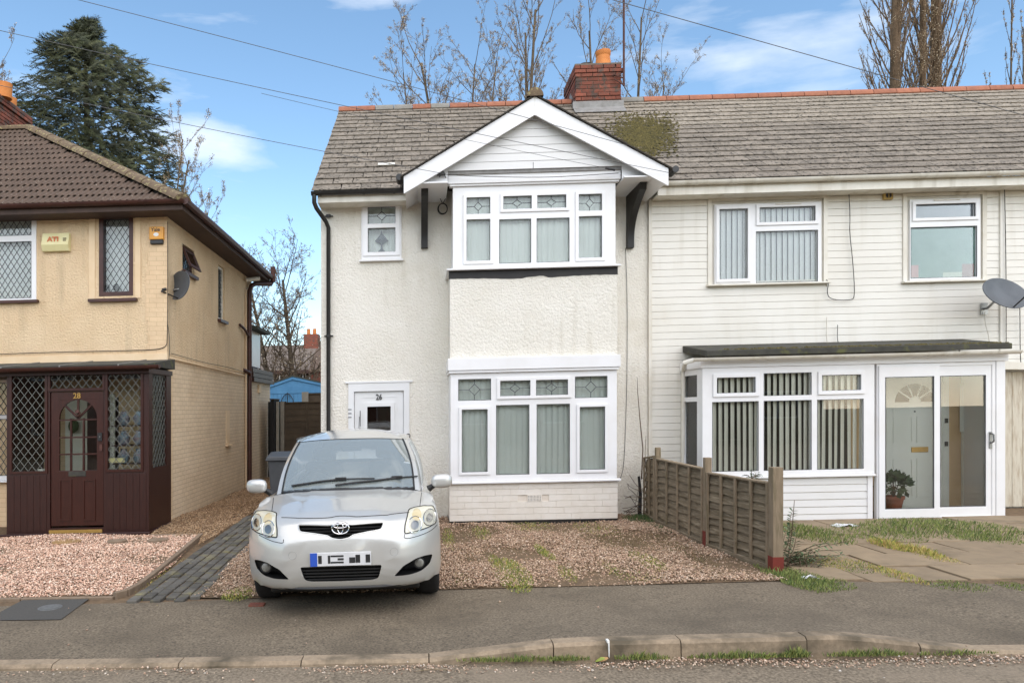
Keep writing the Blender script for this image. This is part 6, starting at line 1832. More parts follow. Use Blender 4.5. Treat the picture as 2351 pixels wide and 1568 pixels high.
for s in (-1, 1): mb.add(*band(s, 7, 8, 6, .12, .93))
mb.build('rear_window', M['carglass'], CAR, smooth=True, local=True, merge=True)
for s in (-1, 1):
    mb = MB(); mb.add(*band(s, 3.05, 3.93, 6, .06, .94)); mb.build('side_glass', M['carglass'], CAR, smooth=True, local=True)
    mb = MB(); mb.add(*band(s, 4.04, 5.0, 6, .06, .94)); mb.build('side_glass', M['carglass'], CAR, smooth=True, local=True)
    mb = MB(); mb.add(*band(s, 2, 3, 2)); mb.add(*band(s, 5.0, 7, 8)); mb.add(*band(s, 2.9, 5.1, 10, .93, 1, 1)); mb.add(*band(s, 2.9, 5.1, 10, -.06, .07, 1)); mb.build('pillar', M['car'], CAR, smooth=True, local=True)
    mb = MB(); mb.add(*band(s, 3.9, 4.06, 1)); mb.add(*band(s, 2.98, 3.08, 1)); 
    mb.build('window_trim', M['trim'], CAR, smooth=True, local=True)
    # black edge of the windscreen
    mb = MB(); mb.tube([colf(1.99, s, t/12)+Vector((0, -.004, .002)) for t in range(13)], .009, 5); mb.build('screen_seal', M['trim'], CAR, local=True)
mb = MB()
for s in (-1, 1): mb.add(*band(s, 0, 2, 8, .0, .045, 1))
mb.build('screen_edge', M['trim'], CAR, smooth=True, local=True, merge=True)
mb = MB()
for s in (-1, 1): mb.add(*band(s, 7, 8, 4, .0, .13, 1))
mb.build('tailgate_edge', M['trim'], CAR, smooth=True, local=True, merge=True)
mb = MB()
for s in (-1, 1): mb.add(*band(s, 7, 8, 4, .92, 1, 1)); 
mb.build('tailgate_top', M['car'], CAR, smooth=True, local=True, merge=True)
# roof
loop = [colf(j/4, 1, 1) for j in range(0, 33)]+[colf(j/4, -1, 1) for j in range(31, 0, -1)]
ctr = Vector((0, 2.65, 1.53)); n = len(loop); R = 9; vs = []; fs = []
for r_ in range(1, R+1):
    t = r_/R
    for p in loop:
        q = ctr.lerp(p, t); q.z = ctr.z-(ctr.z-p.z)*t**2.3; vs.append(q)
vs.append(ctr)
for k in range(n): fs.append((k, (k+1) % n, len(vs)-1))
for r_ in range(R-1):
    for k in range(n): fs.append((r_*n+k, (r_+1)*n+k, (r_+1)*n+(k+1) % n, r_*n+(k+1) % n))
mb = MB(); mb.add(vs, fs); mb.build('roof_panel', M['car'], CAR, smooth=True, local=True, merge=True)
mb = MB(); mb.add([(v[0]*.97, v[1], v[2]-.03) for v in vs], fs); mb.build('headlining', M['seat'], CAR, smooth=True, local=True)
# sides of roof: ditch mouldings
for s in (-1, 1):
    mb = MB(); mb.tube([colf(3.6+i*.35, s, .985)+Vector((s*.006, 0, .012)) for i in range(9)], .007, 5); mb.build('roof_moulding', M['trim'], CAR, local=True)
# interior
for s in (-1, 1):
    mb = MB(); mb.box(s*.36-.21, s*.36+.21, 2.25, 2.42, .9, 1.17); mb.build('seat_back', M['seat'], CAR, local=True, bevel=.05)
    mb = MB(); mb.box(s*.36-.12, s*.36+.12, 2.30, 2.38, 1.19, 1.33); mb.build('headrest', M['seat'], CAR, local=True, bevel=.03)
    mb = MB(); mb.box(s*.42-.12, s*.42+.12, 3.2, 3.3, 1.0, 1.22); mb.build('headrest', M['seat'], CAR, local=True, bevel=.03)
mb = MB(); mb.tube([(.36+.17*math.cos(a)-.0-.72, 1.62-.05*math.sin(a), .98+.15*math.sin(a)) for a in [6.283*i/24 for i in range(25)]], .014, 6); mb.build('steering_wheel', M['trim'], CAR, local=True, smooth=True)
mb = MB(); mb.box(-.11, .11, 1.74, 1.77, 1.31, 1.37); mb.build('rear_view_mirror', M['trim'], CAR, local=True, bevel=.012)
mb = MB(); mb.box(-.62, .62, 1.12, 1.45, .94, .985); mb.build('dashboard', M['trim'], CAR, local=True, bevel=.03)
# grille, intake details
def clip_o(o, z):
    xs = []; n = len(o)
    for i in range(n):
        a, b = o[i], o[(i+1) % n]
        if (a.y-z)*(b.y-z) < 0: xs.append(a.x+(b.x-a.x)*(z-a.y)/(b.y-a.y))
    return (min(xs), max(xs)) if len(xs) >= 2 else None
def slats(o, n, depth, name, mat, th=.008):
    zmin, zmax = min(p.y for p in o), max(p.y for p in o)
    for i in range(n):
        z = zmin+(zmax-zmin)*(i+.5)/n; c = clip_o(o, z)
        if not c: continue
        mb = MB(); P = [front(c[0]+(c[1]-c[0])*k/20, z) for k in range(21)]
        vs = []
        for p in P: vs += [(p.x, p.y+depth, z-th/2), (p.x, p.y+depth, z+th/2), (p.x, p.y+depth+.03, z+th/2), (p.x, p.y+depth+.03, z-th/2)]
        mb.add(vs, [(4*k+a, 4*k+(a+1) % 4, 4*k+4+(a+1) % 4, 4*k+4+a) for k in range(20) for a in range(4)]); mb.build(name, mat, CAR, local=True)
slats(grille, 5, .03, 'grille_bar', M['trim'], .009); slats(intake, 5, .03, 'intake_bar', M['trim'], .012)
mb = MB(); P = [Vector(front(p.x, p.y, .000)) for p in grille]; mb.tube(P+[P[0]], .006, 5, cap=False); mb.build('grille_surround', M['car'], CAR, smooth=True, local=True)
# badge: oval ring with two inner ovals
bc = loc2([(808, 893)])[0]; bcx = bc[0]-midx; bcz = bc[1]; by = front(bcx, bcz).y-.03
w_ = abs(loc2([(875, 893)])[0][0]-bc[0]); h_ = w_*.68
def el(cx_, cz_, a, b, yy, n=28): return [(cx_+a*math.cos(6.283*i/n), yy, cz_+b*math.sin(6.283*i/n)) for i in range(n+1)]
mb = MB(); mb.prism([(bcx+w_*math.cos(6.283*i/28), bcz+h_*math.sin(6.283*i/28)) for i in range(28)], by+.006, by+.05); bd_ = mb.build('badge', M['trim'], CAR, local=True)
for (a, b, dz, nm) in ((w_, h_, 0, 'badge_ring'), (w_*.33, h_*.88, .0, 'badge_oval'), (w_*.78, h_*.34, h_*.38, 'badge_oval')):
    mb = MB(); mb.tube(el(bcx, bcz+dz, a, b, by), .0048, 6, cap=False); mb.build(nm, M['chrome'], bd_, smooth=True, local=True)
# headlights
for o, s in ((hlR, 1), (mirror(hlR), -1)):
    hl = conf(o, .006, 8, 'headlight', M['lens'], CAR, .03)
    P = [front(p.x, p.y, .004) for p in o]; mb = MB(); mb.tube(P+[P[0]], .005, 5, cap=False); mb.build('seal', M['seam'], hl, local=True, smooth=True)
    for (zx, zy, r_, mt, nm) in ((1380, 868, .062, 'lens_in', 'lamp_bowl'), (1495, 810, .060, 'lens_in', 'lamp_bowl'), (1395, 792, .042, 'amber', 'indicator')):
        h = hz3(zx, zy); x = s*(h.x-midx*.5); z = h.z
        oo = [Vector((x+r_*math.cos(6.283*i/24), z+r_*math.sin(6.283*i/24))) for i in range(24)]
        conf(oo, .009, 3, nm, M[mt], hl, .003)
        if nm == 'lamp_bowl':
            mb = MB(); mb.tube([front(q.x, q.y, .010) for q in oo]+[front(oo[0].x, oo[0].y, .010)], .0045, 5, cap=False); mb.build('bowl_ring', M['chrome'], hl, local=True, smooth=True)
            oo = [Vector((x+r_*.55*math.cos(6.283*i/20), z+r_*.55*math.sin(6.283*i/20))) for i in range(20)]; conf(oo, .014, 3, 'bulb_glass', M['metal'] if zx < 1450 else M['chrome'], hl, .004)
# fog lamps
for s in (1, -1):
    h = hz3(1425, 1172); x = s*(h.x-midx); 
    mb = MB(); r_ = .05; mb.tube([(x, front(x, h.z).y+.12, h.z), (x, front(x, h.z).y+.045, h.z)], [r_*.9, r_], 20); fg = mb.build('fog_lamp', M['trim'], CAR, local=True, smooth=True)
    mb = MB(); mb.tube([(x, front(x, h.z).y+.045, h.z), (x, front(x, h.z).y+.036, h.z)], [r_*.75, r_*.4], 20); mb.build('fog_lens', M['fog_glass'], fg, local=True, smooth=True)
# number plate
pts = loc2([(570, 1090), (1046, 1078), (1046, 1180), (570, 1193)]); px0, px1 = min(p[0] for p in pts)-midx+.004, max(p[0] for p in pts)-midx; 
pzc = sum(p[1] for p in pts)/4; ph = .112
py = min(front(x, pzc).y for x in np.linspace(px0, px1, 9))-.022
yb = py+.012
mb = MB(); mb.box(px0, px1, py, yb, pzc-ph/2, pzc+ph/2); pl_ = mb.build('number_plate', M['plate'], CAR, local=True, bevel=.003)
mb = MB(); mb.box(px0+.03, px1-.03, yb+.001, yb+.06, pzc-ph/2+.01, pzc+ph/2-.01); mb.build('plate_holder', M['trim'], CAR, local=True)
W_ = px1-px0
mb = MB(); mb.box(px0-.001, px0+W_*.115, py-.0025, py-.0003, pzc-ph/2, pzc+ph/2); mb.build('plate_band', M['plate_blue'], pl_, local=True, bevel=.002)
def pmk(a, b, c, d):
    mb = MB(); mb.box(px0+W_*a, px0+W_*b, py-.0025, py-.0003, pzc-ph/2+ph*c, pzc-ph/2+ph*d); mb.build('plate_character', M['plate_mark'], pl_, local=True, bevel=.002)
pmk(.13, .19, .2, .8)
for r_ in ((.29, .33, .2, .8), (.335, .55, .2, .33), (.335, .55, .67, .8), (.45, .55, .42, .58)): pmk(*r_)
pmk(.64, .74, .2, .62); pmk(.745, .82, .2, .8); pmk(.91, .985, .2, .8)
# seams
def seam(pts, r_=.0035, name='panel_gap', mat='seam', e=.0):
    P = [hz3(*p) for p in pts]; P = [p for p in P if p is not None]
    Q = P
    for _ in range(2):
        N_ = [Q[0]]
        for a, b in zip(Q[:-1], Q[1:]): N_ += [a*.75+b*.25, a*.25+b*.75]
        N_.append(Q[-1]); Q = N_
    Q2 = []
    for p in Q:
        r2 = BV.find_nearest(p); Q2.append(r2[0]+r2[1]*e)
    mb = MB(); mb.tube(Q2, r_, 5); return mb.build(name, M[mat], CAR, local=True, smooth=True)
seam([(325, 815), (380, 816), (440, 818), (470, 822), (560, 822), (700, 818), (760, 805), (800, 802), (860, 804), (910, 810), (1000, 804), (1090, 799), (1150, 797), (1180, 789), (1250, 782), (1325, 775)], .0045)
seam([(1420, 560), (1424, 600), (1418, 660), (1410, 722)], .003)
seam([(300, 570), (285, 620), (262, 690), (250, 765)], .003)
seam([(1290, 945), (1284, 985), (1400, 960), (1500, 915), (1545, 870)], .003)
seam([(340, 985), (343, 1020), (250, 1000), (150, 950)], .003)
for (zx, zy, s_) in ((1207, 1083, 1), (411, 1113, 1)):
    h = hz3(zx, zy); oo = [front(h.x+.033*math.cos(6.283*i/20), h.z+.033*math.sin(6.283*i/20), -.001) for i in range(21)]
    mb = MB(); mb.tube(oo, .002, 4, cap=False); mb.build('tow_eye_cover', M['metal'], CAR, local=True)
mb = MB(); mb.box(-.66, .66, .42, 3.9, .15, .215); mb.build('under_car_blocker', M['trim'], CAR, local=True, bevel=.02)  # dark box added to block light and deepen the shade under the car
# black lower lip
o = sym([(806, 1338), (1100, 1330), (1350, 1300), (1560, 1240), (1560, 1290), (1400, 1350), (1150, 1378), (806, 1385)]) if False else None
P = []
for i in range(41):
    x = -.82+1.64*i/40; z = .255; 
    P.append((x, .085+.53*(abs(x)/.88)**4.2, z+.005+.11*(abs(x)/.88)**5))
mb = MB(); mb.tube(P, .014, 6); mb.build('lower_lip', M['trim'], CAR, local=True, smooth=True)
# mirrors
for s in (-1, 1):
    mx_, my_, mz_ = s*.935, 1.30, 1.01
    bm = bmesh.new(); bmesh.ops.create_uvsphere(bm, u_segments=20, v_segments=14, radius=1)
    vs = []
    for v in bm.verts:
        x, y, z = v.co
        sx = math.copysign(abs(x)**.72, x); sz = math.copysign(abs(z)**.72, z); sy = math.copysign(abs(y)**.85, y)
        vs.append((mx_+sx*.108, my_+sy*.06*(1 if y < 0 else .45)+s*sx*.02, mz_+sz*.070-.012*sx*s*0+.015*(abs(sx))*0))
    fs = [tuple(v.index for v in f.verts) for f in bm.faces]; bm.free()
    mb = MB(); mb.add(vs, fs); mm_ = mb.build('door_mirror', M['car'], CAR, smooth='all', local=True)
    mb = MB(); mb.tube([(s*.80, 1.34, .93), (s*.83, 1.33, .95), (s*.87, 1.32, .975)], [.035, .028, .026], 8); mb.build('mirror_arm', M['trim'], mm_, smooth=True, local=True)
    mb = MB(); mb.box(mx_-.085, mx_+.085, my_+.032, my_+.037, mz_-.05, mz_+.05); mb.build('mirror_glass', M['chrome'], mm_, local=True)
# wipers lie just off the screen
BVS = None
def scr(u, v, e):
    best = None
    for s in (-1, 1):
        pass
    dirw = Vector(((u-U_PP)/F_PX, 1, -(v-HORIZON)/F_PX)); dirw = Vector((dirw.x*cph-dirw.y*sph, dirw.x*sph+dirw.y*cph, dirw.z))
    dl_ = (CINV.to_3x3() @ dirw).normalized()
    bmt = SCR.ray_cast(cam_l, dl_)
    p = bmt[0]
    if p is None: p = BV.ray_cast(cam_l, dl_)[0]
    return p-dl_*e
vv, ff = [], []
for s in (-1, 1):
    a, b = band(s, 0, 3, 10, -.05, 1); ff += [tuple(i+len(vv) for i in f) for f in b]; vv += a
SCR = BVHTree.FromPolygons([tuple(v) for v in vv], ff)
def zs(zx, zy, e=.02): return scr(551+zx*.293, 949+zy*.293, e)
for pts, arm in (([(405, 566), (520, 548), (640, 530), (790, 514), (920, 510), (1055, 508)], [(800, 512), (930, 524), (1090, 536)]), ([(745, 560), (900, 540), (1060, 524), (1230, 502), (1300, 496), (1390, 491)], [(1230, 503), (1300, 520), (1395, 545)])):
    mb = MB(); mb.tube([zs(*p) for p in pts], .0075, 6); wp_ = mb.build('wiper', M['trim'], CAR, local=True, smooth=True)
    mid_ = pts[3]; c_ = zs(*mid_, .03); mb = MB(); mb.box(c_.x-.055, c_.x+.055, c_.y-.012, c_.y+.012, c_.z-.014, c_.z+.018); mb.build('wiper_joint', M['trim'], wp_, local=True, bevel=.006)
    mb = MB(); mb.tube([zs(*p, .03) for p in pts[:4]], .010, 6); mb.build('wiper_arm', M['trim'], wp_, local=True, smooth=True)
# cowl panel
# wheels
for wy in (.90, 3.50):
    for s in (-1, 1):
        mb = MB(); prof = [(.20, -.10), (.29, -.10), (.308, -.085), (.315, -.05), (.315, .05), (.308, .085), (.29, .10), (.20, .10)]; vs = []; fs = []; n = 36; cx_, cz_ = s*.748, .312
        for (r_, t) in prof:
            for k in range(n): a = 6.28318*k/n; vs.append((cx_+t, wy+r_*math.cos(a), cz_+r_*math.sin(a)))
        m = len(prof)
        for i in range(m):
            for k in range(n): fs.append((i*n+k, i*n+(k+1) % n, ((i+1) % m)*n+(k+1) % n, ((i+1) % m)*n+k))
        mb.add(vs, fs); wh = mb.build('wheel', M['tyre'], CAR, smooth=True, local=True, merge=True)
        mb = MB(); mb.tube([(cx_+s*.06, wy, cz_), (cx_+s*.085, wy, cz_)], [.205, .19], 24)
        mb.build('wheel_trim', M['metal'], wh, smooth=True, local=True)
mb = MB(); mb.tube([(.0, 3.3, 1.50), (.0, 3.5, 1.66)], .004, 5); mb.build('aerial', M['trim'], CAR, local=True)
for s in (-1, 1):
    mb = MB(); mb.box(s*.62-.1, s*.62+.1, 4.0, 4.16, .72, .98); mb.build('tail_lamp', pm('tail_lamp', '#8a1d18', None, rough=.3), CAR, local=True, bevel=.03)
bm0.free()
# ------------------------------------------------------------------ between and behind the houses
def fence_panel(T, x0, x1, y, z0, z1, n):
    for i in range(n):
        a = z0+(z1-z0)*i/n; b = z0+(z1-z0)*(i+1)/n+.02
        mb = MB(); mb.prism([(y-.012, a), (y-.002, b), (y+.008, b), (y-.002, a)], x0, x1, 'x'); mb.build('fence_slat', M['fence_far'], T)
    for i in range(5):
        x = x0+(x1-x0)*i/4; mb = MB(); mb.box(x-.02, x+.02, y-.03, y-.0125, z0, z1); mb.build('batten', M['fence_far'], T)
    mb = MB(); mb.box(x0, x1, y-.03, y+.02, z1, z1+.03); mb.build('top_rail', M['fence_far'], T)
YFz = 19.0
FB = thing('panel_fence', 'tall brown panel fence with concrete posts closing the gap between the houses', 'fence', (-2.8, YFz, 0))
q = rect(652, 925, 733, 1040, YFz)
fence_panel(FB, q[0], -1.2, YFz, 0.05, q[3], 12)
for u in (649, ):
    x, z = at(u, 922, YFz); mb = MB(); mb.box(x-.05, x+.05, YFz-.06, YFz+.04, -.05, z); mb.build('concrete_post', M['concrete'], FB)
x2, z2 = at(633, 922, YFz-.8); mb = MB(); mb.box(x2-.03, x2+.03, YFz-.6, YFz-.5, -.05, z2); mb.build('concrete_post', M['concrete'], FB)
mb = MB(); a = at(637, 930, YFz); mb.box(a[0]-.02, at(645, 930, YFz)[0], YFz-.2, YFz-.17, .05, a[1]); mb.build('green_panel', pm('green_fence', '#3e4a33', '#323d2a', 5, rough=.9), FB)
mb = MB(); a = at(622, 922, YFz); b_ = at(655, 922, YFz); mb.box(a[0]-.1, b_[0], YFz+.1, YFz+.13, .02, a[1]); mb.build('dark_panel', M['dark_dark'], FB)
GP = thing('tall_gate_post', 'dark green post beside the end of the cream extension', 'post', (-3.9, 18.3, 0))
a = at(626, 918, 18.3); mb = MB(); mb.box(a[0]-.05, a[0]+.05, 18.25, 18.9, -.05, a[1]); mb.build('post', M['dark_dark'], GP); mb = MB(); mb.box(a[0]-.06, a[0]+.06, 18.2, 18.95, a[1], a[1]+.03); mb.build('cap', M['fence_far'], GP)
# further fence bit
FC = thing('rear_fence', 'short stretch of brown fence with a pale post below the blue shed roof', 'fence', (-2, 21, 0))
q = rect(705, 905, 733, 925, 21.5); fence_panel(FC, q[0], -1.0, 21.5, .0, q[3], 10)
mb = MB(); x, z = at(701, 900, 21.4); mb.box(x-.09, x+.09, 21.3, 21.45, 0, z); mb.build('concrete_post', M['concrete'], FC)
# blue shed
YS = 24.5
SH = thing('shed', 'blue painted timber shed with low felt gable roof behind the brown fence', 'shed', (-4.3, YS, 0))
xa, _ = at(618, 900, YS); xb, _ = at(750, 900, YS); ap = at(672, 866, YS); ez = at(740, 890, YS)[1]; ezl = at(622, 882, YS)[1]
n = 14; z_e = (ez+ezl)/2
for i in range(n):
    a = xa+(xb-xa)*i/n; b = xa+(xb-xa)*(i+1)/n
    mb = MB(); mb.box(a+.004, b-.004, YS, YS+.02, 0, z_e-.26); mb.build('plank', M['shed'], SH)
mb = MB(); mb.prism([(xa, z_e-.25), (xb, z_e-.25), (xb, z_e), (ap[0], ap[1]-.04), (xa, z_e)], YS-.012, YS+.02); mb.build('gable', M['shed'], SH)
mb = MB(); bar(mb, xa-.1, z_e-.02, ap[0], ap[1]-.03, YS-.03, .10, .03); bar(mb, xb+.1, z_e-.02, ap[0], ap[1]-.03, YS-.03, .10, .03); mb.build('barge_board', M['shed'], SH)
mb = MB(); mb.prism([(xa-.15, z_e-.0), (ap[0], ap[1]+.02), (xb+.15, z_e-.0), (xb+.15, z_e+.05), (ap[0], ap[1]+.07), (xa-.15, z_e+.05)], YS-.06, YS+3); mb.build('felt_roof', M['shed_roof'], SH)
mb = MB(); mb.box(xa, xb, YS+.03, YS+2.9, 0, z_e-.02); mb.build('body', M['shed'], SH)
ix, iz = at(659, 922, YS-.1)
IR = thing('wrought_iron_ornament', 'small black wrought iron scroll on the front of the blue shed', 'ornament', (ix, YS-.05, iz))
for s in (-1, 1):
    mb = MB(); mb.tube([(ix+s*.02, YS-.05, iz+.28), (ix+s*.12, YS-.05, iz+.2), (ix+s*.2, YS-.05, iz+.05), (ix+s*.2, YS-.05, iz-.15), (ix+s*.12, YS-.05, iz-.1)], .014, 5); mb.build('scroll', M['print_black'], IR)
mb = MB(); mb.tube([(ix, YS-.05, iz-.2), (ix, YS-.05, iz+.32)], .014, 5); mb.build('rod', M['print_black'], IR)
# wheelie bin
bx_c, bz_ = at(650, 1040, 11.9)
BN = thing('wheelie_bin', 'grey wheelie bin half hidden behind the parked silver car', 'wheelie bin', (-2.25, 12.0, 0))
bxc, byc = -2.24, 12.0
mb = MB(); w0, w1, zT = .21, .27, .95
mb.add([(bxc-w0, byc-.25, .04), (bxc+w0, byc-.25, .04), (bxc+w0, byc+.2, .04), (bxc-w0, byc+.2, .04), (bxc-w1, byc-.33, zT), (bxc+w1, byc-.33, zT), (bxc+w1, byc+.33, zT), (bxc-w1, byc+.33, zT)],
       [(0,3,2,1),(4,5,6,7),(0,1,5,4),(1,2,6,5),(2,3,7,6),(3,0,4,7)]); mb.build('body', M['bin'], BN, bevel=.02)
mb = MB(); mb.box(bxc-w1-.03, bxc+w1+.03, byc-.37, byc+.33, zT+.002, zT+.045); mb.build('rim', M['bin'], BN, bevel=.012)
mb = MB(); mb.prism([(byc-.38, zT+.047), (byc-.36, zT+.07), (byc, zT+.13), (byc+.34, zT+.12), (byc+.36, zT+.047)], bxc-w1-.02, bxc+w1+.02, 'x'); mb.build('lid', M['bin'], BN, bevel=.015)
for s in (-1, 1):
    mb = MB(); mb.tube([(bxc+s*.2, byc+.28, .1), (bxc+s*.25, byc+.28, .1)], .1, 14); mb.build('wheel', M['print_black'], BN)
# far houses
YFH = 44.0
q = at(700, 850, YFH)
FH = thing('distant_house', 'distant house with weathered slate roof and brick chimney seen between the trees', 'house', (-7, YFH, 0))
xa = at(560, 850, YFH)[0]; xb = at(728, 850, YFH)[0]+3; ze_ = at(700, 848, YFH)[1]; zr_ = at(680, 790, YFH+3)[1]
mb = MB(); mb.box(xa, xb, YFH+.3, YFH+7, -1, ze_-.05); mb.build('wall', M['far_wall'], FH)
mb = MB(); mb.prism([(YFH, ze_), (YFH+3.6, zr_), (YFH+7.4, ze_), (YFH+7.4, ze_-.15), (YFH, ze_-.15)], xa, xb, 'x'); mb.build('roof', M['far_roof'], FH)
mb = MB(); mb.box(xa, xb, YFH-.12, YFH, ze_-.25, ze_-.04); mb.build('gutter', M['brown_pvc'], FH)
for u in (640, 694, 715):
    x, z = at(u, 868, YFH); mb = MB(); mb.plate(x-.45, x+.45, z-.5, z+.45, YFH+.22, YFH+.29, [(x-.37, x-.03, z-.42, z+.37), (x+.03, x+.37, z-.42, z+.37)]); w_ = mb.build('window', M['upvc'], FH)
    mb = MB(); mb.box(x-.37, x+.37, YFH+.26, YFH+.28, z-.42, z+.37); mb.build('pane', M['dark_dark'], w_)
x, z = at(715, 765, YFH+3.4)
mb = MB(); mb.box(x-.45, x+.5, YFH+3, YFH+4, zr_-1, z-.1); mb.build('chimney', M['brick'], FH)
for dx in (-.2, .2):
    mb = MB(); mb.lathe([(.13, 0), (.11, .4)], (x+dx, YFH+3.5, z-.1), 10); mb.build('chimney_pot', M['pot'], FH)
F2 = thing('distant_house', 'darker tiled roof just left of the white house wall, behind the bare trees', 'house', (-5, 40, 0))
a = at(712, 850, 40); b = at(730, 800, 43)
mb = MB(); mb.box(a[0], a[0]+8, 40.2, 46, -1, a[1]); mb.build('wall', M['brick'], F2)
mb = MB(); mb.prism([(40, a[1]), (43, b[1]), (46, a[1]), (46, a[1]-.1), (40, a[1]-.1)], a[0]-.1, a[0]+8, 'x'); mb.build('roof', M['tile'], F2)

# ------------------------------------------------------------------ trees
def bud(mb, p, s, cols):
    col = tuple(np.array(lin(rnd.choice(cols))[:3])*rnd.uniform(.7, 1.2))
    a = Vector((rnd.uniform(-1, 1), rnd.uniform(-1, 1), rnd.uniform(-1, 1))).normalized()*s; b = a.cross(Vector((rnd.uniform(-1, 1), rnd.uniform(-1, 1), rnd.uniform(-1, 1)))).normalized()*s*.8
    p = Vector(p); mb.add([p-a, p+b, p+a, p-b], [(0, 1, 2, 3)], col)
BUDC = ['#8a7558', '#b5a284', '#d9ccb4', '#6b5843', '#c2ae8c', '#7d6850']
def bare_tree(label, base, H, r0, forks, spread=.5, seed=1, levels=4, kids=(5, 5, 4, 3), lean=(0, 0), budn=3, buds=.05, up=.35, lenf=.62, barkm='bark', name='bare_tree', start=.3, curve=.15, group=None, twigr=.007, rk=.55, tcurve=None):
    R_ = random.Random(seed)
    T = thing(name, label, 'tree', (base[0], base[1], 0), group)
    tr = MB(); br = MB(); tw = MB(); bd = MB()
    def grow(p, d, L_, r, lv):
        n = 5 if lv < 2 else 4 if lv < 3 else 3
        pts = [p]; rs = [r]; q = p.copy(); dd = d.copy()
        for i in range(n):
            cv_ = tcurve if (lv == 0 and tcurve is not None) else (curve*.4 if lv == 0 else curve)
            dd = (dd+Vector((R_.gauss(0, cv_), R_.gauss(0, cv_), R_.gauss(0, cv_*.5)+up*.22))).normalized()
            q = q+dd*L_/n; pts.append(q.copy()); rs.append(max(r*(1-.72*(i+1)/n), twigr*.6))
        (tr if lv == 0 else br if lv < 3 else tw).tube(pts, rs, 8 if lv == 0 else 5 if lv == 1 else 4 if lv == 2 else 3, cap=False)
        if lv >= levels-2:
            for k in range(budn):
                t = R_.uniform(.25, 1); i = min(int(t*n), n-1); f = t*n-i
                bud(bd, pts[i]*(1-f)+pts[i+1]*f+Vector((R_.gauss(0, .03), R_.gauss(0, .03), R_.gauss(0, .03))), buds*R_.uniform(.5, 1.2), BUDC)
        if lv < levels:
            kk = kids[min(lv, len(kids)-1)]
            for k in range(kk):
                t = start+(1-start)*(k+R_.uniform(.2, .9))/kk if lv == 0 else R_.uniform(.2, .98)
                i = min(int(t*n), n-1); f = t*n-i; pp = pts[i]*(1-f)+pts[i+1]*f
                loc = (pts[i+1]-pts[i]).normalized(); az = R_.uniform(0, 6.283) if lv else 2.4*k+R_.uniform(-.5, .5)
                a_ = loc.cross(Vector((.3, .2, 1)) if abs(loc.z) < .95 else Vector((1, 0, 0))).normalized(); b_ = loc.cross(a_)
                sp = spread*R_.uniform(.7, 1.3)
                nd = (loc*math.cos(sp)+(a_*math.cos(az)+b_*math.sin(az))*math.sin(sp)+Vector((0, 0, up*.4))).normalized()
                rr = rs[i]*(rk if lv == 0 else .55)
                grow(pp, nd, L_*lenf*R_.uniform(.7, 1.1)*(1-.35*t if lv == 0 else 1), max(rr, twigr), lv+1)
    for (dx, dy, ln, h_, r_) in forks:
        grow(Vector((base[0]+dx, base[1]+dy, -.3)), Vector((ln, 0, 1)).normalized(), h_, r_, 0)
    tr.build('trunk', M[barkm], T, smooth='all'); br.build('branches', M[barkm], T, smooth='all')
    if tw.v: tw.build('twigs', M['twig'], T)
    if bd.v: bd.build('buds', M['bud'], T)
    return T
def X(u, Y): return at(u, 800, Y)[0]
bare_tree('bare tree with two greenish trunks behind the blue shed between the houses', (X(668, 32), 32), 10, .2, [(-.35, 0, -.10, 7.6, .17), (.3, .2, .03, 7.9, .18)], .85, 5, 4, (26, 7, 5, 3), budn=1, buds=.03, up=.22, lenf=.42, start=.12, curve=.10, twigr=.008, rk=.36)
bare_tree('bare budding tree behind the ridge left of the white gable', (X(1150, 30), 30), 14, .2, [(.3, 0, -.19, 17.0, .15), (.5, .2, -.02, 15.0, .1)], .62, 11, 4, (15, 8, 6, 4), budn=3, buds=.017, up=.22, lenf=.30, start=.45, twigr=.005, rk=.362, curve=.1)
bare_tree('bare budding tree directly behind the gable peak', (X(1200, 31), 31), 16, .2, [(-.2, 0, -.03, 18.6, .16), (.1, .4, .05, 18.8, .15)], .55, 23, 4, (16, 8, 6, 4), budn=3, buds=.017, up=.28, lenf=.27, start=.42, twigr=.005, rk=.36, curve=.08)
bare_tree('low bare twiggy tree showing over the ridge furthest left', (X(1040, 29), 29), 11, .12, [(0, 0, 0, 16.2, .1), (-.9, 0, -.05, 15.4, .08), (1.0, 0, .03, 16.0, .08), (-1.7, 0, -.04, 14.9, .07)], .7, 31, 4, (18, 7, 5, 3), budn=3, buds=.017, up=.1, lenf=.24, start=.55, twigr=.005, rk=.4, curve=.09)
bare_tree('bare budding tree behind the orange chimney pot', (X(1410, 30), 30), 15, .2, [(-.4, 0, -.04, 17.6, .14), (.1, .3, .05, 18.4, .13), (.5, .2, .16, 15.4, .1)], .58, 47, 4, (18, 8, 5, 3), budn=3, buds=.017, up=.28, lenf=.27, start=.42, twigr=.005, rk=.362, curve=.08)
for (u, sd, h_, r_, lab) in ((2036, 3, 38, .37, 'leftmost tall poplar with thick ivy-brown trunk behind the long roof'), (2108, 8, 34, .26, 'slimmer middle poplar between the two thick trunks behind the roof'), (2166, 15, 38, .42, 'right poplar with the thickest trunk behind the long roof')):
    bare_tree(lab, (X(u, 38), 38+rnd.uniform(-1, 1)), h_, r_, [(0, 0, .0, h_, r_)], .50, sd, 3, (125, 9, 6), budn=3, buds=.028, up=.62, lenf=.175, barkm='bark_poplar', name='poplar', start=.18, curve=.05, group='poplars behind the terrace roof', twigr=.007, rk=.16, tcurve=.006)
bare_tree('thin bare tree at the right picture edge above the ridge', (X(2318, 40), 40), 20, .15, [(0, 0, 0, 24, .11), (.7, 0, .01, 22, .1), (-.3, 0, -.02, 19, .07)], .3, 6, 3, (22, 6, 4), budn=3, buds=.03, up=.8, lenf=.13, name='bare_tree', start=.45, curve=.05, twigr=.010, rk=.4, tcurve=.015)
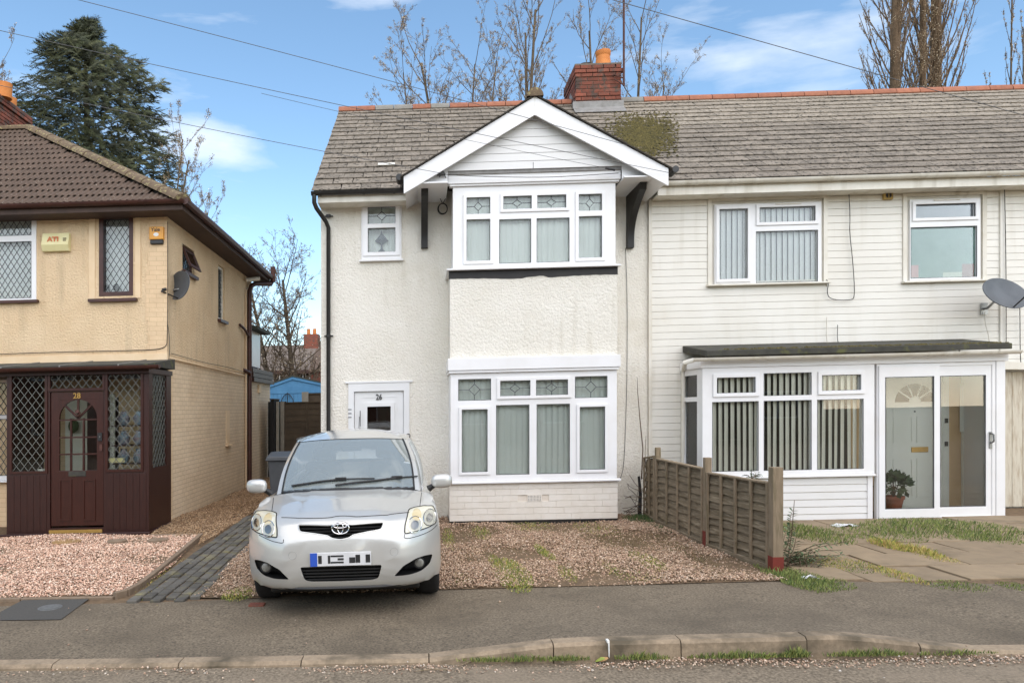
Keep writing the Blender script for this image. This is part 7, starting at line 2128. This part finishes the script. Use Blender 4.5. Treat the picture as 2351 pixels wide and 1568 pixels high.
bare_tree('bare branches reaching out right of the dark conifer', (X(330, 24), 24), 12, .2, [(0, 0, .13, 10.6, .08), (.3, 0, .22, 9.0, .06), (-.2, 0, .06, 11.6, .07), (.6, 0, .32, 7.6, .05)], .48, 77, 4, (20, 7, 5, 3), budn=2, buds=.018, up=.32, lenf=.24, start=.3, twigr=.004, rk=.36, curve=.08)
bare_tree('bare branches at the top left corner beside the conifer', (X(-60, 26), 26), 14, .2, [(0, 0, .0, 14.6, .12), (.3, 0, .10, 14, .09)], .5, 91, 4, (16, 6, 5, 3), budn=1, buds=.025, up=.2, lenf=.28, start=.4, twigr=.007, rk=.4, curve=.08)
# conifer
YCF = 25.0
CF = thing('conifer', 'big dark green conifer rising behind the brown tiled roof', 'tree', (X(230, YCF), YCF, 0))
mb = MB(); mb.tube([(X(215, YCF), YCF, -.3), (X(205, YCF), YCF, 8), (X(195, YCF), YCF, at(190, 60, YCF)[1]+.1)], [.32, .2, .03], 8); mb.tube([(X(300, YCF), YCF+.5, -.3), (X(290, YCF), YCF, 7), (X(270, YCF), YCF, 12)], [.25, .15, .03], 8); mb.build('trunk', M['bark'], CF)
CC = ['#3a4028', '#444a2e', '#303620', '#4c5034', '#2a2f1c', '#585a3c']
def sil(v):   # survey silhouette of the tree: left and right edges
    L_ = np.interp(v, [45, 80, 110, 150, 185, 210, 235, 300, 360, 430], [208, 150, 100, 85, 95, 92, 35, 40, 50, 60])
    R2 = np.interp(v, [45, 80, 120, 135, 160, 190, 230, 262, 300, 340, 400, 430, 470], [215, 238, 255, 325, 345, 385, 360, 378, 400, 415, 430, 437, 440])
    return L_, R2
mb = MB(); br = MB(); s_ph = 1.3
sprs = 0
while sprs < 3300:
    v = 46+rnd.random()**.9*410; L_, R2 = sil(v); u = rnd.uniform(L_, R2); 
    cu = (L_+R2)/2; edge = abs(u-cu)/((R2-L_)/2+1)
    x, z = at(u, v, YCF)
    if sum(((u-a)/b)**2+((v-c)/d)**2 < 1 for a, b, c, d in ((262, 10, 262, 16), (322, 6, 345, 14), (110, 8, 170, 10), (243, 7, 296, 8))): continue
    
    if edge > .82 and rnd.random() < .45: continue
    if math.sin(v*.10+s_ph*(1 if u > cu else 2))*.5+.5 < (edge-.72)*2.6: continue
    wid = (R2-L_)/2*YCF/F_PX; dep = wid*math.sqrt(max(0, 1-edge**2))*.9
    y = YCF+rnd.uniform(-1, .6)*dep
    sprs += 1
    s = 1 if u > cu else -1
    out_ = Vector((s*(.35+.7*edge)*rnd.uniform(.3, 1.2), -.55*rnd.uniform(.2, 1.2), rnd.uniform(-.35, .45))).normalized()
    if v < 120: out_ = (out_+Vector((0, 0, .8))).normalized()
    Ls = rnd.uniform(.35, .8)
    c0 = np.array(lin(rnd.choice(CC))[:3])*rnd.uniform(.75, 1.3)
    sd0 = out_.cross(Vector((0, 0, 1))).normalized()
    for k in range(15):
        t = k/14; p = Vector((x, y, z))+out_*(t-.6)*Ls+Vector((0, 0, -.16*t*t))
        for sg_ in (-1, 1):
            dd = (out_*.5+sd0*sg_*rnd.uniform(.4, 1)+Vector((0, 0, rnd.uniform(-.7, .35)))).normalized()
            ln = rnd.uniform(.10, .26)*(1-.4*t); wv = dd.cross(out_).normalized()*rnd.uniform(.010, .020)
            mb.add([p-wv, p+wv, p+dd*ln], [(0, 1, 2)], tuple(c0*rnd.uniform(.8, 1.25)))
mb.build('foliage', M['conifer'], CF)

# ------------------------------------------------------------------ overhead wires
def wire(label, a, b, sag, r=.012, n=26):
    A = Vector(a); B = Vector(b); mb = MB()
    mb.tube([A.lerp(B, i/n)-Vector((0, 0, sag*4*(i/n)*(1-i/n))) for i in range(n+1)], r, 5)
    return tag(mb.build('telephone_wire', M['wire'], smooth='all'), label, 'wire', 'overhead telephone wires')
def P3(u, v, Y): x, z = at(u, v, Y); return (x, Y, z)
wire('overhead wire from the top left sky down to the right of the gable', P3(178, 0, 9.0), P3(1440, 334, 10.3), -.02, .0042)
wire('overhead wire crossing the middle of the gable boards to its right end', P3(-40, 62, 9.2), P3(1536, 397, 10.4), .03, .0042)
wire('lowest overhead wire crossing the dark conifer and ending at the gable bracket', P3(-40, 188, 9.4), P3(1018, 399, 10.42), .03, .0042)
wire('thin overhead wire ending at the small insulator on the gable boards', P3(600, 215, 9.6), P3(1405, 389, 10.42), .03, .003)
wire('overhead wire in the right sky crossing the long roof ridge', P3(1405, 0, 9.5), P3(2420, 285, 10.9), .0, .0052)
cable('slack_cable', 'slack black cable strung under the gable along the bay fascia', [P3(1010, 400, 10.5), P3(1060, 404, 10.55), P3(1150, 407, 10.56), P3(1250, 408, 10.56), P3(1330, 404, 10.56), P3(1420, 398, 10.56)], .005)
def ring(cx_, cz_, rx_, rz_, Y, n=24): return [(cx_+rx_*math.cos(6.283*i/n), Y, cz_+rz_*math.sin(6.283*i/n)) for i in range(n+1)]
c1 = at(1016, 480, YW-.05)
mb = MB(); mb.tube(ring(c1[0], c1[1], .075, .085, YW-.05), .008, 5); mb.tube(ring(c1[0]+.006, c1[1]+.004, .07, .08, YW-.06), .006, 5)
mb.tube([P3(1012, 398, 10.5), P3(1004, 425, 10.8), P3(1008, 450, 11.2), P3(1016, 468, YW-.05)], .006, 5); mb.tube([P3(1020, 400, 10.5), P3(1030, 425, 10.8), P3(1026, 450, 11.2), P3(1018, 466, YW-.05)], .006, 5)
tag(mb.build('coiled_cable', M['cable'], smooth='all'), 'small coil of black cable hanging on the wall left of the upper bay', 'cable')
x, z = at(1402, 388, 10.45); mb = MB(); mb.tube([(x-.08, 10.43, z+.01), (x+.06, 10.45, z-.02)], .018, 8); tag(mb.build('wire_insulator', M['print_black']), 'black wire clamp fixed on the gable boards at the right', 'clamp')
mb = MB(); x, z = at(1013, 402, 10.6); mb.prism([(x-.06, z-.02), (x+.06, z-.02), (x, z+.07)], 10.5, 10.58); tag(mb.build('cable_hook', M['black_pvc']), 'black wall hook holding the wire at the left bracket', 'hook')

# ------------------------------------------------------------------ weeds, grass, litter
def tufts(name, label, areas, cols, dens=1.0, z0=0.):
    mb = MB()
    for (x, y, rx_, ry_, n, h_) in areas:
        for _ in range(int(n*dens)):
            a = rnd.uniform(0, 6.283); r_ = math.sqrt(rnd.random()); px = x+rx_*r_*math.cos(a); py = y+ry_*r_*math.sin(a)
            hh = h_*rnd.uniform(.35, 1.1)*(1.1-r_*.6); l = rnd.uniform(-.6, .6)*hh; l2 = rnd.uniform(-.6, .6)*hh; w_ = rnd.uniform(.0025, .005)
            an = rnd.uniform(0, 3.14); wx, wy = w_*math.cos(an), w_*math.sin(an)
            col = tuple(np.array(lin(rnd.choice(cols))[:3])*rnd.uniform(.7, 1.2))
            mb.add([(px-wx, py-wy, z0), (px+wx, py+wy, z0), (px+l*.4+wx*.6, py+l2*.4+wy*.6, z0+hh*.6), (px+l, py+l2, z0+hh)], [(0, 1, 2), (0, 2, 3)], col)
    return tag(mb.build(name, M['grass']), label, 'grass', kind='stuff')
GR = ['#6f7d3c', '#7f8a46', '#5d6d34', '#8e9350', '#4f6230']
YGc = ['#a4a246', '#b7a957', '#8e9a3e', '#c2b06a', '#7f8c3c']
ar = []
for (u, v, w, h_, n, ht) in ((1175, 1322, 42, 12, 900, .045), (1240, 1265, 12, 5, 200, .04), (1485, 1292, 30, 7, 420, .045), (1140, 1300, 16, 8, 160, .04), (1062, 1332, 20, 5, 140, .03), (1260, 1278, 12, 4, 110, .03), (1395, 1302, 18, 5, 140, .03), (1105, 1225, 22, 5, 160, .04), (1300, 1320, 20, 6, 120, .03), (550, 1368, 40, 5, 320, .04), (1210, 1208, 60, 4, 260, .035), (1370, 1215, 50, 5, 200, .03), (1030, 1240, 14, 8, 160, .04), (1460, 1322, 60, 5, 160, .02)):
    x, y = gp(u, v); k = (v-HORIZON)/EYE; ar.append((x, y, w/k, h_*y*1.6/k*1.2, n, ht))
tufts('grass', 'small yellow-green grass tufts growing through the pink gravel drive', ar, YGc+GR, dens=2.2, z0=.018)
ar = [(gp(1470, 1192)[0], 10.9, .28, .35, 900, .07), (gp(1520, 1215)[0]-.05, 10.0, .12, .4, 400, .06)]
tufts('grass', 'dark green weeds in the corner between bay and lap fence', ar, ['#46592f', '#3c4f2b', '#566834'], z0=.015)
ar = []
for (u, v, w, h_, n, ht) in ((1840, 1330, 55, 10, 1500, .06), (1800, 1325, 30, 12, 600, .08), (1900, 1338, 50, 6, 600, .04), (2160, 1215, 150, 9, 3600, .09), (2260, 1235, 50, 6, 900, .06), (2010, 1225, 80, 8, 1500, .08), (1860, 1225, 60, 9, 1300, .10), (2200, 1345, 60, 5, 500, .03), (2330, 1346, 30, 4, 300, .03), (1960, 1300, 60, 6, 500, .03)):
    x, y = gp(u, v); k = (v-HORIZON)/EYE; ar.append((x, y, w/k, h_*y*1.6/k, n, ht))
tufts('grass', 'green grass and weeds growing along the porch and fence side of the forecourt', ar, GR)
ar = []
for (u, v, w, h_, n, ht) in ((2042, 1254, 22, 5, 700, .10), (2112, 1268, 20, 5, 600, .10), (2150, 1282, 28, 5, 500, .05), (2060, 1320, 30, 8, 500, .05), (1930, 1292, 60, 5, 500, .03), (1880, 1290, 30, 8, 260, .03)):
    x, y = gp(u, v); k = (v-HORIZON)/EYE; ar.append((x, y, w/k, h_*y*1.6/k, n, ht))
tufts('grass', 'straw-yellow grass clumps in the joints of the paving slabs', ar, YGc+['#c4a868', '#b3955a'])
ar = [(gp(u, v)[0], 4.97, w, .03, n, h_) for u, v, w, n, h_ in ((1190, 1520, .42, 500, .05), (1310, 1515, .15, 160, .05), (1480, 1512, .2, 260, .06), (1700, 1512, .35, 420, .06), (1830, 1508, .1, 220, .08), (2000, 1508, .3, 360, .06), (2200, 1505, .3, 200, .04))]
tufts('grass', 'thin strip of weeds at the foot of the raised kerb', ar, GR+['#8a8a4a'])
ar = []
for (u, v, w, h_, n, ht) in ((352, 1330, 22, 10, 260, .02), (395, 1300, 30, 8, 160, .015), (445, 1325, 40, 20, 120, .015), (350, 1360, 22, 6, 140, .02)):
    x, y = gp(u, v); k = (v-HORIZON)/EYE; ar.append((x, y, w/k, h_*y*1.6/k, n, ht))
tufts('moss', 'yellow-green moss and tiny weeds between the path bricks', ar, YGc)
ar = []
for (u, v, w, h_, n, ht) in ((1120, 1225, 90, 10, 900, .018), (1290, 1232, 90, 10, 900, .018), (1400, 1240, 70, 10, 700, .018), (1200, 1250, 60, 8, 500, .015), (1080, 1270, 40, 10, 350, .015), (1450, 1250, 60, 14, 600, .02), (1560, 1262, 30, 14, 420, .03), (1330, 1300, 60, 7, 260, .012), (1600, 1300, 40, 12, 260, .015)):
    x, y = gp(u, v); k = (v-HORIZON)/EYE; ar.append((x, y, w/k, h_*y*1.6/k, n, ht))
tufts('dead_weeds', 'thin brown and olive dead weeds matted over the drive near the bay', ar, ['#7d6a48', '#6b5a3c', '#8c7a55', '#6d6c40', '#5d4c36'], dens=2.5, z0=.015)
# straggly shrub by the fence post
def sprig(mb, leaves, p, d, L_, n, leaf, cols=None):
    pts = [Vector(p)]; dd = Vector(d).normalized()
    for i in range(6):
        dd = (dd+Vector((rnd.gauss(0, .12), rnd.gauss(0, .12), rnd.gauss(0, .08)-.03))).normalized(); pts.append(pts[-1]+dd*L_/6)
    mb.tube(pts, [.006*(1-.1*i) for i in range(7)], 4)
    for k in range(n):
        t = .15+.85*k/n; i = min(int(t*6), 5); q = pts[i].lerp(pts[i+1], t*6-i)
        for s in (-1, 1):
            sd_ = (dd.cross(Vector((0, 0, 1))).normalized()*s+dd*.6+Vector((0, 0, rnd.uniform(-.5, .5)))).normalized()
            w_ = sd_.cross(Vector((0, .3, 1))).normalized()*leaf*.14
            col = tuple(np.array(lin(rnd.choice(['#5f7350', '#4d6140', '#71855f', '#44573a']))[:3])*rnd.uniform(.8, 1.2))
            leaves.add([q, q+sd_*leaf*.5+w_, q+sd_*leaf*rnd.uniform(.8, 1.1)+Vector((0, 0, -.01)), q+sd_*leaf*.5-w_], [(0, 1, 2, 3)], col)
bx2, by2 = gp(1812, 1300)
BD = thing('buddleia', 'straggly grey-green shrub sprawling right of the front fence post', 'shrub', (bx2, by2, 0))
st = MB(); lv = MB()
for (dx, dz, L_) in ((1, .35, .75), (1, .12, .72), (.8, .5, .5), (.6, .9, .4), (1, .05, .5), (.3, 1, .35), (.9, .25, .6), (.5, .3, .35), (1, .2, .8)):
    sprig(st, lv, (bx2-.02, by2+rnd.uniform(-.05, .3), .03), (dx, rnd.uniform(-.2, .5), dz), L_, 13, .085)
for _ in range(14): sprig(st, lv, (bx2+rnd.uniform(-.08, .25), by2+rnd.uniform(-.1, .15), .0), (rnd.uniform(-.6, .8), rnd.uniform(-.5, .3), rnd.uniform(.3, 1)), rnd.uniform(.1, .22), 7, .05)
st.build('stems', M['twig'], BD); lv.build('leaves', M['grass'], BD)
BD2 = thing('weed', 'leafy weed tips peeping over the lap fence against the porch sill', 'weed', (3.9, 9.6, 0))
st = MB(); lv = MB(); tx, tz = at(1727, 1080, 9.3)
sprig(st, lv, (tx-.05, 9.3, .0), (.02, 0, 1), tz+.05, 26, .075)
for k in range(5): sprig(st, lv, (tx, 9.3, tz-.1), (rnd.uniform(-1, 1), 0, rnd.uniform(.3, 1)), .12, 5, .07)
tx, tz = at(1800, 1170, 8.4); sprig(st, lv, (tx, 8.4, 0), (.15, 0, 1), tz+.02, 18, .09)
st.build('stems', M['twig'], BD2); lv.build('leaves', M['grass'], BD2)
t = MB(); a = gp(1808, 1290); top = at(1824, 1148, a[1]); t.tube([(a[0], a[1], 0), ((a[0]+top[0])/2+.01, a[1], top[1]*.5), (top[0], a[1], top[1])], [.007, .005, .003], 5)
tag(t.build('dry_stem', M['twig']), 'single dry dark stem standing up right of the front fence post', 'stem')
# dead climber at the wall corner
DC = thing('dead_climber', 'leafless woody climber in the corner between white wall and fence', 'plant', (3.35, 11.3, 0))
a = at(1468, 1175, 11.25)
mb = MB(); mb.tube([(a[0], 11.25, -.02), (a[0]+.02, 11.27, .35), (a[0], 11.28, .62)], [.032, .026, .02], 7); mb.build('stem', M['print_black'], DC)
mb = MB()
p = [at(u, v, 11.3) for u, v in ((1474, 1100), (1477, 1030), (1470, 960), (1465, 900), (1464, 866))]
mb.tube([(x, 11.32, z) for x, z in p], [.012, .010, .008, .006, .003], 5)
p = [at(u, v, 11.3) for u, v in ((1476, 1130), (1483, 1080), (1481, 1040), (1483, 1000))]; mb.tube([(x, 11.3, z) for x, z in p], [.008, .006, .005, .003], 5)
for _ in range(22):
    s = rnd.choice((-1, -1, 1)); z0_ = rnd.uniform(.05, .5)
    q = Vector((a[0]+rnd.uniform(-.02, .02), 11.2, z0_)); pts = [q]; d = Vector((s*.6, -.1, rnd.uniform(-.3, .7)))
    for i in range(4): d += Vector((rnd.gauss(0, .25), rnd.gauss(0, .1), rnd.gauss(0, .25))); pts.append(pts[-1]+d.normalized()*.07)
    mb.tube(pts, .004, 4)
mb.build('twigs', M['twig'], DC)
# litter and leaves
for (u, v, w, lab, mt) in ((1940, 1209, .16, 'crumpled clear plastic litter on the grass at the porch foot', 'litter'), (1860, 1330, .07, 'small scrap of white plastic by the forecourt weeds', 'litter')):
    x, y = gp(u, v); mb = MB(); n = 8
    vs = []
    for j in range(n):
        for i in range(n): vs.append((x+(i/(n-1)-.5)*w*2+rnd.uniform(-.01, .01), y+(j/(n-1)-.5)*w, .01+rnd.uniform(0, .045)*(1-abs(i/(n-1)-.5)*1.4)))
    mb.add(vs, [(j*n+i, j*n+i+1, (j+1)*n+i+1, (j+1)*n+i) for j in range(n-1) for i in range(n-1)]); tag(mb.build('litter', M[mt]), lab, 'litter')
for (u, v, r_, lab, col) in ((2129, 1506-3, .0, '', ''),): pass
lf = pm('fallen_leaf', '#8d9a44', '#7d8a3a', 8, rough=.7); lfb = pm('dry_leaf', '#b08a5a', '#97764c', 8, rough=.8)
for (u, v, s, an, mt, lab) in ((1368, 1505, .032, .2, lf, 'large green leaf lying against the raised kerb'), (1760, 1515, .03, 1.0, lf, 'yellow-green round leaf in the gutter by the raised kerb'), (2340-70, 1540-5, .0, 0, lf, ''), (1380, 1517, .04, .8, lfb, 'yellowed leaf under the large green leaf in the gutter')):
    if s == 0: continue
    x, y = gp(u, v, -.03); y = min(y, 4.985); mb = MB()
    vs = [(x+s*math.cos(6.283*k/10)*1.3*math.cos(an)-s*.5*math.sin(6.283*k/10)*math.sin(an), y+s*.6*math.sin(6.283*k/10), .0+.03*(1+math.cos(6.283*k/10))*.5) for k in range(10)]
    mb.add([(a_, b_, c_-.02) for a_, b_, c_ in vs]+[(x, y, .012)], [(k, (k+1) % 10, 10) for k in range(10)]); tag(mb.build('leaf', mt), lab, 'leaf')
for (ua, va, ub, vb, lab) in ((1050, 1530, 1110, 1512, 'dry twig in the gutter where the kerb starts to rise'), (955, 1540, 1025, 1538, 'second dry twig lying in the gutter further left'), (1755+140, 1520, 1755+170, 1514, 'short twig in the gutter below the raised kerb')):
    a = gp(ua, va, -.02); b = gp(ub, vb, -.02); mb = MB(); mb.tube([(a[0], a[1], -.02), ((a[0]+b[0])/2, (a[1]+b[1])/2+.01, -.012), (b[0], b[1], -.015)], [.003, .006, .004], 5); tag(mb.build('twig', M['post']), lab, 'twig')
x, y = gp(590, 1388); 
mb = MB(); mb.box(x-.07, x+.07, y-.045, y+.045, -.01, .012); tag(mb.build('loose_brick', M['brick'], bevel=.005), 'half sunk red brick at the pavement edge just left of the silver car', 'brick')

# ------------------------------------------------------------------ houses across the street, seen in the glass
M['opp_wall'] = pm('opposite_wall', '#b9a78c', '#a8967b', 2, .3, .7, rough=.9)
M['opp_brick'] = pm('opposite_brick', '#8f6450', '#7b5444', 3, .3, .7, rough=.9)
for i, (hx_, mt, lab) in enumerate(((-15.5, 'opp_brick', 'brick house across the street furthest to the left'), (-5.5, 'opp_wall', 'buff rendered house across the street left of centre'), (4.5, 'opp_brick', 'brick house across the street right of centre'), (14.5, 'opp_wall', 'buff rendered house across the street furthest to the right'))):
    O = thing('opposite_house', lab, 'house', (hx_, -13, 0), 'houses across the street')
    yf = -13.0; wn_ = [(hx_-3.3, hx_-1.3, .9, 2.2), (hx_+1.3, hx_+3.3, .9, 2.2), (hx_-3.3, hx_-1.3, 3.5, 4.7), (hx_+1.3, hx_+3.3, 3.5, 4.7)]
    mb = MB(); mb.plate(hx_-4.4, hx_+4.4, -.1, 5.1, yf-.2, yf, wn_); mb.build('wall', M[mt], O, merge=True)
    mb = MB(); mb.box(hx_-4.4, hx_+4.4, yf-7, yf-.21, -.1, 5.1); mb.build('wall', M[mt], O)
    mb = MB(); mb.prism([(yf+.35, 5.0), (yf-3.5, 7.7), (yf-7.4, 5.0)], hx_-4.7, hx_+4.7, 'x'); mb.build('roof', M['tile'], O)
    mb = MB(); mb.box(hx_-.5, hx_+.5, yf-4, yf-3, 7.0, 8.8); mb.build('chimney', M['opp_brick'], O)
    for a, b, c, d in wn_:
        mb = MB(); mb.plate(a, b, c, d, yf-.12, yf-.05, [(a+.08, (a+b)/2-.03, c+.08, d-.08), ((a+b)/2+.03, b-.08, c+.08, d-.08)]); w_ = mb.build('window', M['upvc'], O, merge=True)
        mb = MB(); mb.box(a, b, yf-.14, yf-.13, c, d); mb.build('pane', M['dark_dark'], w_)
    mb = MB(); mb.box(hx_-.5, hx_+.5, yf-.02, yf+.03, 0, 2.1); mb.build('door', M['brown_door'], O)
